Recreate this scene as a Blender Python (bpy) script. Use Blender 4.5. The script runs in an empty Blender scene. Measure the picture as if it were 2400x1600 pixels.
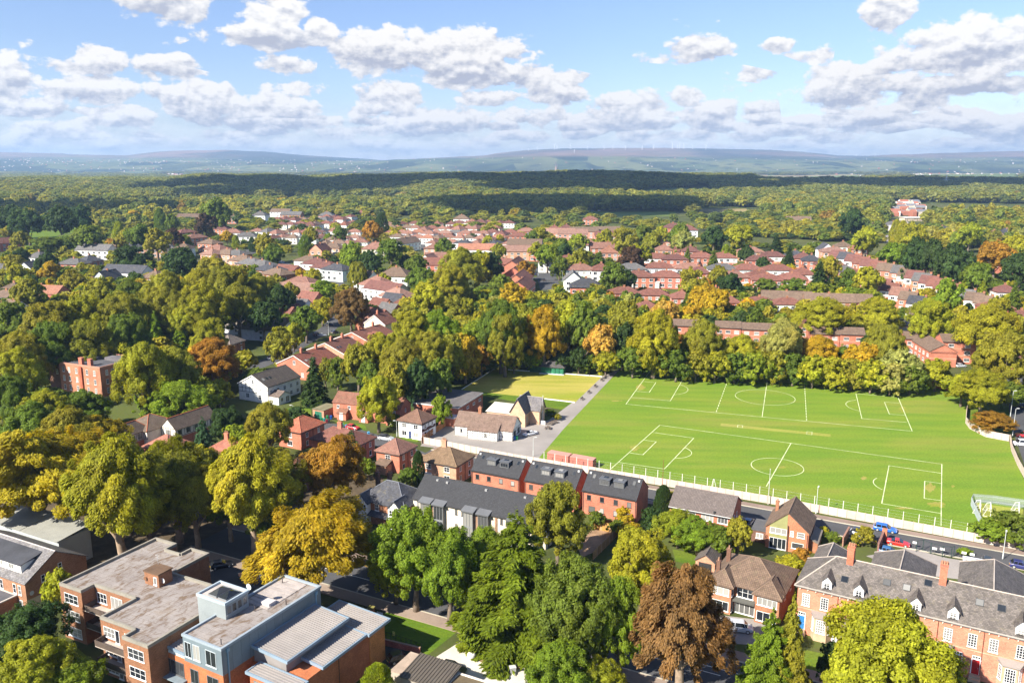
import bpy, bmesh, math, random
import numpy as np
from mathutils import Vector, Matrix

random.seed(7)
RNG = np.random.default_rng(11)
S = bpy.context.scene
COL = S.collection

# ------------------------------------------------------------------ camera
FPX, YHOR, CAMZ = 1950.0, 388.0, 74.0          # focal length and horizon row for a 2400 x 1600 frame, drone height in metres
PITCH = math.atan((800 - YHOR) / FPX)
cam_d = bpy.data.cameras.new('camera')
cam_d.sensor_width = 36.0
cam_d.lens = FPX / 2400 * 36.0
cam_d.clip_start = 1.0
cam_d.clip_end = 60000.0
cam = bpy.data.objects.new('camera', cam_d)
COL.objects.link(cam)
cam.location = (0, 0, CAMZ)
cam.rotation_euler = (math.pi / 2 - PITCH, 0, 0)
S.camera = cam

# ------------------------------------------------------------------ render settings
S.render.engine = 'CYCLES'
S.view_settings.view_transform = 'Standard'
S.view_settings.look = 'None'
S.view_settings.gamma = 1.0
S.view_settings.use_curve_mapping = False
S.view_settings.exposure = 1.3
cy = S.cycles
cy.max_bounces = 5
cy.diffuse_bounces = 3
cy.glossy_bounces = 2
cy.transmission_bounces = 3
cy.transparent_max_bounces = 4
cy.volume_bounces = 0
cy.use_adaptive_sampling = True
cy.adaptive_threshold = 0.02
cy.caustics_reflective = False
cy.caustics_refractive = False
cy.sample_clamp_indirect = 4.0
try:
    cy.use_denoising = True
    cy.denoiser = 'OPENIMAGEDENOISE'
    cy.denoising_input_passes = 'RGB_ALBEDO_NORMAL'
except Exception:
    pass

# ------------------------------------------------------------------ pixel <-> place
TILE = {'R1': (0, 340), 'R2': (600, 340), 'R3': (1200, 340), 'R4': (1800, 340), 'R5': (0, 740), 'R6': (600, 740),
        'R7': (1200, 740), 'R8': (1800, 740), 'S1': (0, 1200), 'S2': (600, 1000), 'S3': (1200, 1000), 'S4': (1800, 1000),
        'S5': (400, 1200), 'S6': (850, 1200), 'S7': (1400, 1200), 'S8': (1800, 1200)}
CP, SP = math.cos(PITCH), math.sin(PITCH)

def ray(x, y):
    X = (x - 1200) / FPX; Y = -(y - 800) / FPX
    return (X, CP + Y * SP, -SP + Y * CP)

def G(x, y, z=0.0):
    """photo pixel -> the point of the horizontal plane at height z"""
    d = ray(x, y); t = (z - CAMZ) / d[2]
    return Vector((d[0] * t, d[1] * t, z))

def P(t, x, y, z=0.0):
    if t == 'F':
        return G(x / 0.98, y / 0.98, z)
    a = TILE[t]
    return G(a[0] + x / 3.92, a[1] + y / 3.92, z)

def PX(t, x, y):
    if t == 'F':
        return x / 0.98, y / 0.98
    a = TILE[t]
    return a[0] + x / 3.92, a[1] + y / 3.92

def proj(p):
    zz = p[2] - CAMZ
    f = p[1] * CP - zz * SP; u = p[1] * SP + zz * CP
    return 1200 + FPX * p[0] / f, 800 - FPX * u / f

# ------------------------------------------------------------------ node helpers
def nd(nt, typ, **kw):
    n = nt.nodes.new(typ)
    for k, v in kw.items():
        if hasattr(n, k):
            setattr(n, k, v)
    return n

def lk(nt, a, b):
    nt.links.new(a, b)

def mth(nt, op, a, b=None, c=None, clamp=False):
    n = nt.nodes.new('ShaderNodeMath'); n.operation = op; n.use_clamp = clamp
    for i, v in enumerate((a, b, c)):
        if v is None:
            continue
        if isinstance(v, (int, float)):
            n.inputs[i].default_value = v
        else:
            nt.links.new(v, n.inputs[i])
    return n.outputs[0]

def mapr(nt, v, a, b, c=0.0, d=1.0, smooth=False):
    n = nt.nodes.new('ShaderNodeMapRange')
    if smooth:
        n.interpolation_type = 'SMOOTHSTEP'
    n.inputs['From Min'].default_value = a; n.inputs['From Max'].default_value = b
    n.inputs['To Min'].default_value = c; n.inputs['To Max'].default_value = d
    nt.links.new(v, n.inputs['Value'])
    return n.outputs[0]

def mixc(nt, fac, a, b, mode='MIX'):
    n = nt.nodes.new('ShaderNodeMix'); n.data_type = 'RGBA'; n.blend_type = mode
    for sock, v in ((n.inputs[0], fac), (n.inputs[6], a), (n.inputs[7], b)):
        if isinstance(v, (int, float)):
            sock.default_value = v
        elif isinstance(v, (tuple, list)):
            sock.default_value = tuple(v) + (1.0,) * (4 - len(v))
        else:
            nt.links.new(v, sock)
    return n.outputs[2]

def noise(nt, vec, scale, detail=3.0, rough=0.55, dist=0.0, col=False):
    n = nt.nodes.new('ShaderNodeTexNoise')
    n.inputs['Scale'].default_value = scale; n.inputs['Detail'].default_value = detail
    n.inputs['Roughness'].default_value = rough; n.inputs['Distortion'].default_value = dist
    if vec is not None:
        nt.links.new(vec, n.inputs['Vector'])
    return n.outputs['Color' if col else 'Fac']

# ------------------------------------------------------------------ sky and sun
SUN_EL = math.radians(37.0)
SUN_DIR = Vector((-0.788 * math.cos(SUN_EL), -0.616 * math.cos(SUN_EL), math.sin(SUN_EL))).normalized()

def build_world():
    w = bpy.data.worlds.new('World'); S.world = w; w.use_nodes = True
    nt = w.node_tree; nt.nodes.clear()
    out = nd(nt, 'ShaderNodeOutputWorld'); bg = nd(nt, 'ShaderNodeBackground')
    sky = nd(nt, 'ShaderNodeTexSky'); sky.sky_type = 'NISHITA'; sky.sun_disc = False
    sky.sun_elevation = SUN_EL
    sky.sun_rotation = math.atan2(SUN_DIR.x, SUN_DIR.y)
    sky.altitude = 100; sky.air_density = 1.0; sky.dust_density = 0.25; sky.ozone_density = 2.5
    tc = nd(nt, 'ShaderNodeTexCoord')
    d = tc.outputs['Generated']
    sep = nd(nt, 'ShaderNodeSeparateXYZ'); lk(nt, d, sep.inputs[0])
    dx, dy, dz = sep.outputs
    az = mth(nt, 'MULTIPLY', mth(nt, 'ARCTAN2', dx, dy), 57.2958)
    el = mth(nt, 'MULTIPLY', mth(nt, 'ARCSINE', dz), 57.2958)
    comb = nd(nt, 'ShaderNodeCombineXYZ'); lk(nt, az, comb.inputs[0]); lk(nt, el, comb.inputs[1])
    ae = comb.outputs[0]
    # billowing edges: fractal noise and rounded cells; the same field a little towards the sun gives light and shade
    def cells(vec, sc):
        v = nd(nt, 'ShaderNodeTexVoronoi'); v.voronoi_dimensions = '2D'; v.inputs['Scale'].default_value = sc
        lk(nt, vec, v.inputs['Vector']); return v.outputs['Distance']
    def fields(vec):
        big = noise(nt, vec, 0.42, 6.0, 0.58)
        fine = noise(nt, vec, 1.9, 5.0, 0.62)
        v = mth(nt, 'ADD', mth(nt, 'MULTIPLY', big, 0.62), mth(nt, 'MULTIPLY', fine, 0.26))
        v = mth(nt, 'SUBTRACT', v, mth(nt, 'MULTIPLY', cells(vec, 0.75), 0.17))
        v = mth(nt, 'SUBTRACT', v, mth(nt, 'MULTIPLY', cells(vec, 1.9), 0.05))
        return mth(nt, 'ADD', v, 0.16)
    stretch = nd(nt, 'ShaderNodeVectorMath', operation='MULTIPLY'); lk(nt, ae, stretch.inputs[0]); stretch.inputs[1].default_value = (1.0, 1.5, 1.0)
    sh = nd(nt, 'ShaderNodeVectorMath', operation='ADD'); lk(nt, stretch.outputs[0], sh.inputs[0]); sh.inputs[1].default_value = (-0.16, 0.55, 0.0)
    n1 = fields(stretch.outputs[0]); n2 = fields(sh.outputs[0])
    # the cumulus of this afternoon, x0 y0 x1 y1 in photo pixels
    clouds = [(255, -70, 500, 46), (470, 45, 800, 112), (555, -30, 720, 100), (690, 38, 800, 106), (150, 98, 305, 168), (300, 118, 465, 172),
              (-120, 118, 100, 232), (85, 166, 340, 244), (340, 176, 600, 282), (560, 205, 760, 284), (760, 50, 1010, 166), (880, 52, 1255, 168),
              (970, 120, 1250, 205), (835, 180, 1000, 262), (820, 246, 1210, 312), (200, 238, 400, 290), (440, 258, 830, 302), (-60, 222, 190, 272),
              (1555, 74, 1725, 140), (1780, 84, 1870, 122), (2010, -50, 2155, 60), (2055, 20, 2560, 176), (1850, 132, 2130, 254), (2030, 165, 2500, 222),
              (2080, 198, 2240, 262), (1185, 142, 1320, 206), (1225, 186, 1390, 244), (1375, 204, 1580, 282), (1612, 222, 1740, 298),
              (1900, 250, 2180, 306), (2190, 246, 2360, 314), (2310, 262, 2520, 322), (1240, 262, 1640, 312), (1700, 268, 1960, 322), (0, 282, 250, 312)]
    def angles(x, y):
        v = Vector(ray(x, y)).normalized()
        return math.degrees(math.atan2(v.x, v.y)), math.degrees(math.asin(v.z))
    shape = None; low = None
    for (x0, y0, x1, y1) in clouds:
        a0, e0 = angles(x0, (y0 + y1) / 2); a1, e1 = angles(x1, (y0 + y1) / 2)
        et = angles((x0 + x1) / 2, y0)[1]; eb = angles((x0 + x1) / 2, y1)[1]
        ca, ce, ra, re = (a0 + a1) / 2, et * 0.42 + eb * 0.58, (a1 - a0) / 2 * 1.3, (et - eb) / 2 * 1.42
        mp = nd(nt, 'ShaderNodeMapping'); mp.vector_type = 'TEXTURE'
        mp.inputs['Location'].default_value = (ca, ce, 0); mp.inputs['Scale'].default_value = (ra, re, 1)
        lk(nt, ae, mp.inputs['Vector'])
        gr = nd(nt, 'ShaderNodeTexGradient', gradient_type='SPHERICAL'); lk(nt, mp.outputs[0], gr.inputs[0])
        v = gr.outputs['Fac']
        # height inside this cloud, for the grey underside
        s2 = nd(nt, 'ShaderNodeSeparateXYZ'); lk(nt, mp.outputs[0], s2.inputs[0])
        hgt = mth(nt, 'MULTIPLY', v, s2.outputs[1])
        if shape is None:
            shape, low = v, hgt
        else:
            shape = mth(nt, 'MAXIMUM', shape, v); low = mth(nt, 'ADD', low, hgt)
    # the same weather all round: a thinning field of cumulus on a plane, and a bank towards the horizon
    inv = mth(nt, 'DIVIDE', 1.0, mth(nt, 'MAXIMUM', dz, 0.02))
    px = mth(nt, 'MULTIPLY', dx, inv); py = mth(nt, 'MULTIPLY', dy, inv)
    pc = nd(nt, 'ShaderNodeCombineXYZ'); lk(nt, px, pc.inputs[0]); lk(nt, py, pc.inputs[1])
    plane = noise(nt, pc.outputs[0], 0.55, 3.0, 0.5)
    over = mapr(nt, plane, 0.58, 0.75, 0.0, 0.6)
    over = mth(nt, 'MULTIPLY', over, mapr(nt, el, 9.0, 13.0))
    # rows of smaller cumulus towards the horizon
    def row(sx, sy, e0, e1, e2, e3, keep, amp):
        vv = nd(nt, 'ShaderNodeVectorMath', operation='MULTIPLY'); lk(nt, ae, vv.inputs[0]); vv.inputs[1].default_value = (sx, sy, 0.0)
        vo = nd(nt, 'ShaderNodeTexVoronoi'); vo.voronoi_dimensions = '2D'; vo.inputs['Scale'].default_value = 1.0; lk(nt, vv.outputs[0], vo.inputs['Vector'])
        sc_ = nd(nt, 'ShaderNodeSeparateColor'); lk(nt, vo.outputs['Color'], sc_.inputs[0])
        df = nd(nt, 'ShaderNodeVectorMath', operation='SUBTRACT'); lk(nt, vv.outputs[0], df.inputs[0]); lk(nt, vo.outputs['Position'], df.inputs[1])
        sd = nd(nt, 'ShaderNodeSeparateXYZ'); lk(nt, df.outputs[0], sd.inputs[0])
        v = mth(nt, 'MULTIPLY', mth(nt, 'SUBTRACT', 0.82, vo.outputs['Distance']), amp, clamp=True)
        v = mth(nt, 'MULTIPLY', v, mapr(nt, sc_.outputs[0], keep, keep + 0.12))
        v = mth(nt, 'MULTIPLY', v, mth(nt, 'MULTIPLY', mapr(nt, el, e0, e1, 0, 1, True), mapr(nt, el, e3, e2, 0, 1, True)))
        return v, mth(nt, 'MULTIPLY', v, sd.outputs[1])
    r1, l1 = row(0.24, 0.75, 1.6, 2.6, 6.0, 8.5, 0.40, 0.78)
    r2, l2 = row(0.36, 1.25, -0.6, 0.4, 2.8, 4.2, 0.16, 1.0)
    shape = mth(nt, 'MAXIMUM', mth(nt, 'MAXIMUM', shape, over), mth(nt, 'MAXIMUM', r1, r2))
    low = mth(nt, 'ADD', low, mth(nt, 'ADD', l1, l2))
    dens = mth(nt, 'ADD', shape, mth(nt, 'MULTIPLY', mth(nt, 'SUBTRACT', n1, 0.5), 1.6))
    mask = mapr(nt, dens, 0.23, 0.40, 0.0, 1.0, True)
    veil = mth(nt, 'MULTIPLY', mapr(nt, noise(nt, ae, 0.16, 3.0, 0.6), 0.35, 0.65, 0.25, 0.75), mapr(nt, el, 4.5, 0.8, 0.0, 1.0, True))
    mask = mth(nt, 'MAXIMUM', mask, veil)
    light = mth(nt, 'MULTIPLY', mth(nt, 'SUBTRACT', n1, n2), 4.2)
    light = mth(nt, 'ADD', light, mth(nt, 'MULTIPLY', low, 1.7))
    light = mth(nt, 'ADD', light, 0.70)
    light = mth(nt, 'SUBTRACT', light, mapr(nt, dens, 0.4, 1.2, 0.0, 0.12), clamp=True)
    ccol = mixc(nt, light, (3.35, 3.55, 4.25), (6.9, 6.75, 6.6))
    fade = mapr(nt, el, 0.0, 3.0, 0.85, 1.0)
    mask = mth(nt, 'MULTIPLY', mask, fade, clamp=True)
    skyc = mixc(nt, 1.0, sky.outputs[0], (0.94, 0.93, 1.10), 'MULTIPLY')
    final = mixc(nt, mask, skyc, ccol)
    lk(nt, final, bg.inputs[0]); bg.inputs[1].default_value = 0.066
    lk(nt, bg.outputs[0], out.inputs[0])
build_world()

sun_d = bpy.data.lights.new('sun', 'SUN'); sun_d.energy = 5.0; sun_d.angle = math.radians(0.53); sun_d.color = (1.0, 0.93, 0.81)
sun = bpy.data.objects.new('sun', sun_d); COL.objects.link(sun)
sun.rotation_euler = (-SUN_DIR).to_track_quat('-Z', 'Y').to_euler()
sun.location = (0, 0, 300)

# ------------------------------------------------------------------ mesh helper
class MB:
    def __init__(s):
        s.v = []; s.f = []; s.m = []
    def face(s, pts, m=0):
        i = len(s.v); s.v.extend([tuple(p) for p in pts]); s.f.append(tuple(range(i, i + len(pts)))); s.m.append(m)
    def box(s, x0, y0, z0, x1, y1, z1, m=0):
        a = [(x0, y0, z0), (x1, y0, z0), (x1, y1, z0), (x0, y1, z0), (x0, y0, z1), (x1, y0, z1), (x1, y1, z1), (x0, y1, z1)]
        for q in ((3, 2, 1, 0), (4, 5, 6, 7), (0, 1, 5, 4), (1, 2, 6, 5), (2, 3, 7, 6), (3, 0, 4, 7)):
            s.face([a[k] for k in q], m)
        return s
    def prism(s, poly, z0, z1, m=0, cap=True):
        n = len(poly)
        for i in range(n):
            a, b = poly[i], poly[(i + 1) % n]
            s.face([(a[0], a[1], z0), (b[0], b[1], z0), (b[0], b[1], z1), (a[0], a[1], z1)], m)
        if cap:
            s.face([(p[0], p[1], z1) for p in poly], m)
            s.face([(p[0], p[1], z0) for p in reversed(poly)], m)
        return s
    def slab(s, pts, t, m=0, me=None):
        """plate: top face pts (counter-clockwise from above), thickness t along the normal"""
        a = [Vector(p) for p in pts]
        n = (a[1] - a[0]).cross(a[2] - a[0]).normalized()
        b = [p - n * t for p in a]
        s.face(a, m); s.face(list(reversed(b)), m if me is None else me)
        k = len(a)
        for i in range(k):
            j = (i + 1) % k
            s.face([b[i], b[j], a[j], a[i]], m if me is None else me)
        return s
    def tube(s, path, rad, n=8, m=0, cap=True):
        rings = []
        for i, p in enumerate(path):
            p = Vector(p)
            a = Vector(path[max(0, i - 1)]); b = Vector(path[min(len(path) - 1, i + 1)])
            t = (b - a).normalized()
            u = t.cross(Vector((0.31, 0.17, 0.93)) if abs(t.z) < 0.9 else Vector((1, 0.1, 0))).normalized(); w = t.cross(u)
            r = rad[i] if isinstance(rad, (list, tuple)) else rad
            i0 = len(s.v)
            s.v.extend([tuple(p + (u * math.cos(2 * math.pi * k / n) + w * math.sin(2 * math.pi * k / n)) * r) for k in range(n)])
            rings.append(i0)
        for q in range(len(rings) - 1):
            for k in range(n):
                s.f.append((rings[q] + k, rings[q] + (k + 1) % n, rings[q + 1] + (k + 1) % n, rings[q + 1] + k)); s.m.append(m)
        if cap:
            s.f.append(tuple(rings[-1] + k for k in range(n))); s.m.append(m)
            s.f.append(tuple(rings[0] + k for k in reversed(range(n)))); s.m.append(m)
        return s
    def loft(s, rings, m=0, cap=True):
        ids = []
        for r in rings:
            ids.append(len(s.v)); s.v.extend([tuple(p) for p in r])
        n = len(rings[0])
        for q in range(len(ids) - 1):
            for k in range(n):
                s.f.append((ids[q] + k, ids[q] + (k + 1) % n, ids[q + 1] + (k + 1) % n, ids[q + 1] + k)); s.m.append(m)
        if cap:
            s.f.append(tuple(ids[0] + k for k in reversed(range(n)))); s.m.append(m)
            s.f.append(tuple(ids[-1] + k for k in range(n))); s.m.append(m)
        return s
    def mesh(s, name, mats, smooth=False):
        me = bpy.data.meshes.new(name)
        me.from_pydata(s.v, [], s.f)
        for mm in (mats if isinstance(mats, (list, tuple)) else [mats]):
            me.materials.append(mm)
        uv = me.uv_layers.new(name='UVMap')
        co = np.array(s.v, dtype=float); k = 0
        data = np.empty((sum(len(f) for f in s.f), 2))
        for fi, f in enumerate(s.f):
            p = co[list(f)]
            nrm = np.zeros(3)
            for i in range(len(f)):
                nrm += np.cross(p[i] - p[0], p[(i + 1) % len(f)] - p[0])
            l = np.linalg.norm(nrm); nrm = nrm / l if l > 1e-12 else np.array((0, 0, 1.0))
            t = np.cross((0, 0, 1.0), nrm); l = np.linalg.norm(t)
            t = t / l if l > 1e-3 else np.array((1.0, 0, 0))
            b = np.cross(nrm, t)
            data[k:k + len(f), 0] = p @ t; data[k:k + len(f), 1] = p @ b; k += len(f)
        uv.data.foreach_set('uv', data.ravel().astype(np.float32))
        me.polygons.foreach_set('material_index', np.array(s.m, dtype=np.int32))
        if smooth:
            me.polygons.foreach_set('use_smooth', np.ones(len(s.f), dtype=bool))
        me.update()
        return me

def ob(name, me, parent=None, loc=(0, 0, 0), rz=0.0, color=None, scale=None, rot=None):
    o = bpy.data.objects.new(name, me); COL.objects.link(o)
    if parent is not None:
        o.parent = parent
    o.location = loc
    if rot is not None:
        o.rotation_euler = rot
    elif rz:
        o.rotation_euler = (0, 0, rz)
    if scale is not None:
        o.scale = scale
    if color is not None:
        o.color = tuple(color) + (1.0,)
    return o

def empty(name, loc, rz=0.0):
    o = bpy.data.objects.new(name, None); COL.objects.link(o); o.location = loc; o.rotation_euler = (0, 0, rz)
    o.empty_display_size = 0.5
    return o

def tag(o, label, cat, group=None):
    o['label'] = label; o['category'] = cat
    if group:
        o['group'] = group
    return o

def struct(o):
    o['kind'] = 'structure'; return o

def stuff(o, label=None, cat=None):
    o['kind'] = 'stuff'
    if label:
        o['label'] = label; o['category'] = cat
    return o

# ------------------------------------------------------------------ materials
def new_mat(name):
    m = bpy.data.materials.new(name); m.use_nodes = True
    nt = m.node_tree
    b = nt.nodes['Principled BSDF']
    return m, nt, b

def spec(b, v):
    b.inputs['Specular IOR Level'].default_value = v

def bump(nt, b, h, strength, dist=0.02):
    n = nd(nt, 'ShaderNodeBump'); n.inputs['Strength'].default_value = strength; n.inputs['Distance'].default_value = dist
    lk(nt, h, n.inputs['Height']); lk(nt, n.outputs[0], b.inputs['Normal'])

def surface(name, base, rough=0.85, var=0.25, vscale=0.6, fine=6.0, kind='plain', tint=False, metal=0.0, sp=0.3, bs=0.25, moss=True):
    """coloured surface with stains and grain; kind: plain, brick, tile, slate, ribs, planks; tint multiplies by the object's colour"""
    m, nt, b = new_mat(name)
    tc = nd(nt, 'ShaderNodeTexCoord'); oi = nd(nt, 'ShaderNodeObjectInfo')
    add = nd(nt, 'ShaderNodeVectorMath', operation='ADD'); lk(nt, tc.outputs['Object'], add.inputs[0])
    cr = nd(nt, 'ShaderNodeCombineXYZ')
    r50 = mth(nt, 'MULTIPLY', oi.outputs['Random'], 50.0); lk(nt, r50, cr.inputs[0]); lk(nt, r50, cr.inputs[1])
    lk(nt, cr.outputs[0], add.inputs[1]); oc = add.outputs[0]
    uv = tc.outputs['UV']
    big = noise(nt, oc, vscale, 4.0, 0.6); fin = noise(nt, oc, fine, 3.0, 0.6)
    col = mixc(nt, 1.0, base, oi.outputs['Color'], 'MULTIPLY') if tint else None
    if col is None:
        rgb = nd(nt, 'ShaderNodeRGB'); rgb.outputs[0].default_value = tuple(base) + (1,); col = rgb.outputs[0]
    k = mth(nt, 'ADD', mapr(nt, big, 0.3, 0.7, 1 - var, 1 + var), mapr(nt, fin, 0.3, 0.7, -var * 0.4, var * 0.4))
    h = fin
    if kind in ('brick', 'tile', 'slate'):
        br = nd(nt, 'ShaderNodeTexBrick'); lk(nt, uv, br.inputs['Vector'])
        w, rh, mo = {'brick': (0.225, 0.075, 0.011), 'tile': (0.30, 0.34, 0.028), 'slate': (0.36, 0.27, 0.02)}[kind]
        br.offset = 0.5 if kind != 'tile' else 0.0
        br.inputs['Scale'].default_value = 1.0; br.inputs['Mortar Size'].default_value = mo
        br.inputs['Brick Width'].default_value = w; br.inputs['Row Height'].default_value = rh; br.inputs['Bias'].default_value = 0.0
        br.inputs['Mortar Smooth'].default_value = 0.3
        sprd = {'brick': 0.26, 'tile': 0.16, 'slate': 0.30}[kind]
        br.inputs['Color1'].default_value = (1 - sprd,) * 3 + (1,); br.inputs['Color2'].default_value = (1 + sprd,) * 3 + (1,)
        mc = {'brick': (1.25, 1.3, 1.3, 1), 'tile': (0.5, 0.5, 0.5, 1), 'slate': (0.55, 0.55, 0.55, 1)}[kind]
        br.inputs['Mortar'].default_value = mc
        col = mixc(nt, 1.0, col, br.outputs['Color'], 'MULTIPLY')
        h = mth(nt, 'SUBTRACT', mth(nt, 'MULTIPLY', fin, 0.3), br.outputs['Fac'])
    if kind in ('ribs', 'planks'):
        wv = nd(nt, 'ShaderNodeTexWave'); wv.bands_direction = 'X'; lk(nt, uv, wv.inputs['Vector'])
        wv.inputs['Scale'].default_value = 1.0 if kind == 'ribs' else 2.1
        h = wv.outputs['Fac']
        col = mixc(nt, 1.0, col, mixc(nt, mapr(nt, h, 0.0, 0.12), (0.5, 0.5, 0.5), (1, 1, 1)), 'MULTIPLY')
    cc = nd(nt, 'ShaderNodeCombineXYZ')
    for i in range(3):
        lk(nt, k, cc.inputs[i])
    col = mixc(nt, 1.0, col, cc.outputs[0], 'MULTIPLY')
    if kind in ('tile', 'slate') and moss:     # lichen and moss on old roofs
        ms = mapr(nt, noise(nt, oc, 1.1, 5.0, 0.65), 0.55, 0.75, 0.0, 0.45)
        col = mixc(nt, ms, col, (0.20, 0.17, 0.10))
    lk(nt, col, b.inputs['Base Color'])
    b.inputs['Roughness'].default_value = rough; b.inputs['Metallic'].default_value = metal; spec(b, sp)
    if bs:
        bump(nt, b, h, bs, 0.03)
    return m

M = {}
M['brick'] = surface('brick', (1, 1, 1), 0.9, 0.18, 0.5, 5.0, 'brick', True)
M['render'] = surface('render', (1, 1, 1), 0.85, 0.12, 0.7, 8.0, 'plain', True)
M['tile'] = surface('roof_tile', (1, 1, 1), 0.85, 0.22, 0.8, 5.0, 'tile', True, bs=0.6)
M['tile_new'] = surface('new_roof_tile', (1, 1, 1), 0.7, 0.08, 0.8, 5.0, 'tile', True, bs=0.5, moss=False)
M['slate'] = surface('roof_slate', (1, 1, 1), 0.6, 0.25, 0.7, 5.0, 'slate', True, sp=0.4, bs=0.5)
M['ribs'] = surface('standing_seam', (1, 1, 1), 0.5, 0.10, 0.5, 5.0, 'ribs', True, sp=0.4, bs=0.5)
M['planks'] = surface('timber_boards', (1, 1, 1), 0.85, 0.25, 0.8, 8.0, 'planks', True)
M['paint'] = surface('paint', (1, 1, 1), 0.55, 0.06, 0.6, 5.0, 'plain', True, bs=0.05)
M['metal'] = surface('clad_metal', (1, 1, 1), 0.45, 0.10, 0.35, 3.0, 'plain', True, sp=0.5, bs=0.03)
M['felt'] = surface('roof_felt', (1, 1, 1), 0.9, 0.22, 0.35, 2.5, 'plain', True)
M['concrete'] = surface('concrete', (1, 1, 1), 0.9, 0.16, 0.5, 6.0, 'plain', True)
M['asphalt'] = surface('asphalt', (0.072, 0.072, 0.076), 0.9, 0.22, 0.10, 3.0)
M['paving'] = surface('paving', (1, 1, 1), 0.9, 0.18, 0.15, 3.0, 'plain', True)
M['line'] = surface('line_paint', (0.72, 0.72, 0.66), 0.8, 0.18, 0.8, 6.0)
M['bark'] = surface('bark', (0.16, 0.125, 0.095), 0.95, 0.35, 1.2, 6.0, 'plain', True)
M['pitch_line'] = surface('worn_line_paint', (0.56, 0.60, 0.36), 0.9, 0.35, 0.25, 3.0)
M['gold_line'] = surface('yellow_line_paint', (0.62, 0.36, 0.03), 0.8, 0.15, 0.8, 6.0)

def mat_glass():
    m, nt, b = new_mat('window_glass')
    oi = nd(nt, 'ShaderNodeObjectInfo')
    f = mapr(nt, oi.outputs['Random'], 0.35, 0.95, 0.0, 0.85)
    lk(nt, mixc(nt, f, (0.018, 0.022, 0.028), (0.42, 0.41, 0.38)), b.inputs['Base Color'])
    b.inputs['Roughness'].default_value = 0.08; spec(b, 0.6)
    return m
M['glass'] = mat_glass()

def mat_simple(name, col, rough=0.5, metal=0.0, sp=0.4, coat=0.0):
    m, nt, b = new_mat(name)
    oi = nd(nt, 'ShaderNodeObjectInfo')
    lk(nt, mixc(nt, 1.0, tuple(col), oi.outputs['Color'], 'MULTIPLY'), b.inputs['Base Color'])
    b.inputs['Roughness'].default_value = rough; b.inputs['Metallic'].default_value = metal; spec(b, sp)
    b.inputs['Coat Weight'].default_value = coat
    return m
M['frame'] = mat_simple('window_frame_paint', (1, 1, 1), 0.45)
M['car'] = mat_simple('car_paint', (1, 1, 1), 0.32, 0.0, 0.5, 0.8)
M['carglass'] = mat_simple('car_glass', (0.012, 0.015, 0.02), 0.06, 0.0, 0.6)
M['rubber'] = mat_simple('rubber', (0.02, 0.02, 0.02), 0.8)
M['steel'] = mat_simple('galvanised_steel', (0.55, 0.57, 0.58), 0.45, 0.5)

def mat_leaf(name, far=False):
    m, nt, b = new_mat(name)
    tc = nd(nt, 'ShaderNodeTexCoord')
    geo = nd(nt, 'ShaderNodeNewGeometry'); oi = nd(nt, 'ShaderNodeObjectInfo')
    if far:
        at = nd(nt, 'ShaderNodeAttribute'); at.attribute_type = 'INSTANCER'; at.attribute_name = 'tint'; base = at.outputs['Color']
    else:
        base = oi.outputs['Color']
    ri = geo.outputs['Random Per Island']
    k = mapr(nt, ri, 0.0, 1.0, 0.70, 1.58)
    n1 = noise(nt, tc.outputs['Object'], 0.32, 3.0, 0.6)
    k = mth(nt, 'MULTIPLY', k, mapr(nt, n1, 0.3, 0.7, 0.68, 1.32))
    cc = nd(nt, 'ShaderNodeCombineXYZ')
    for i in range(3):
        lk(nt, k, cc.inputs[i])
    col = mixc(nt, 1.0, base, cc.outputs[0], 'MULTIPLY')
    n2 = noise(nt, tc.outputs['Object'], 0.20, 2.0, 0.5)
    yel = mixc(nt, 1.0, col, (1.22, 1.02, 0.75), 'MULTIPLY')
    col = mixc(nt, mapr(nt, n2, 0.45, 0.72, 0.0, 0.75), col, yel)
    lk(nt, col, b.inputs['Base Color']); b.inputs['Roughness'].default_value = 0.6; spec(b, 0.18)
    tr = nd(nt, 'ShaderNodeBsdfTranslucent'); lk(nt, mixc(nt, 1.0, col, (1.25, 1.2, 0.6), 'MULTIPLY'), tr.inputs['Color'])
    mx = nd(nt, 'ShaderNodeMixShader'); mx.inputs[0].default_value = 0.5
    lk(nt, b.outputs[0], mx.inputs[1]); lk(nt, tr.outputs[0], mx.inputs[2])
    lk(nt, mx.outputs[0], nt.nodes['Material Output'].inputs['Surface'])
    return m
M['leaf'] = mat_leaf('leaves')
M['leaf_far'] = mat_leaf('far_leaves', True)

# colours (linear)
BR = {'red': (0.42, 0.150, 0.095), 'orange': (0.45, 0.165, 0.09), 'brown': (0.30, 0.135, 0.075), 'dark': (0.15, 0.08, 0.055), 'pale': (0.46, 0.24, 0.155),
      'pink': (0.46, 0.15, 0.095)}
RC = {'red': (0.195, 0.082, 0.062), 'terra': (0.245, 0.125, 0.094), 'orange': (0.31, 0.14, 0.09), 'brown': (0.165, 0.112, 0.08), 'maroon': (0.155, 0.068, 0.058),
      'grey': (0.13, 0.125, 0.125), 'slate': (0.06, 0.062, 0.074), 'charcoal': (0.042, 0.043, 0.048), 'pinkish': (0.27, 0.155, 0.12)}
WH = (0.78, 0.77, 0.73); CREAM = (0.66, 0.58, 0.44); FW = (0.80, 0.80, 0.79); FG = (0.06, 0.065, 0.07)
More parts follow.
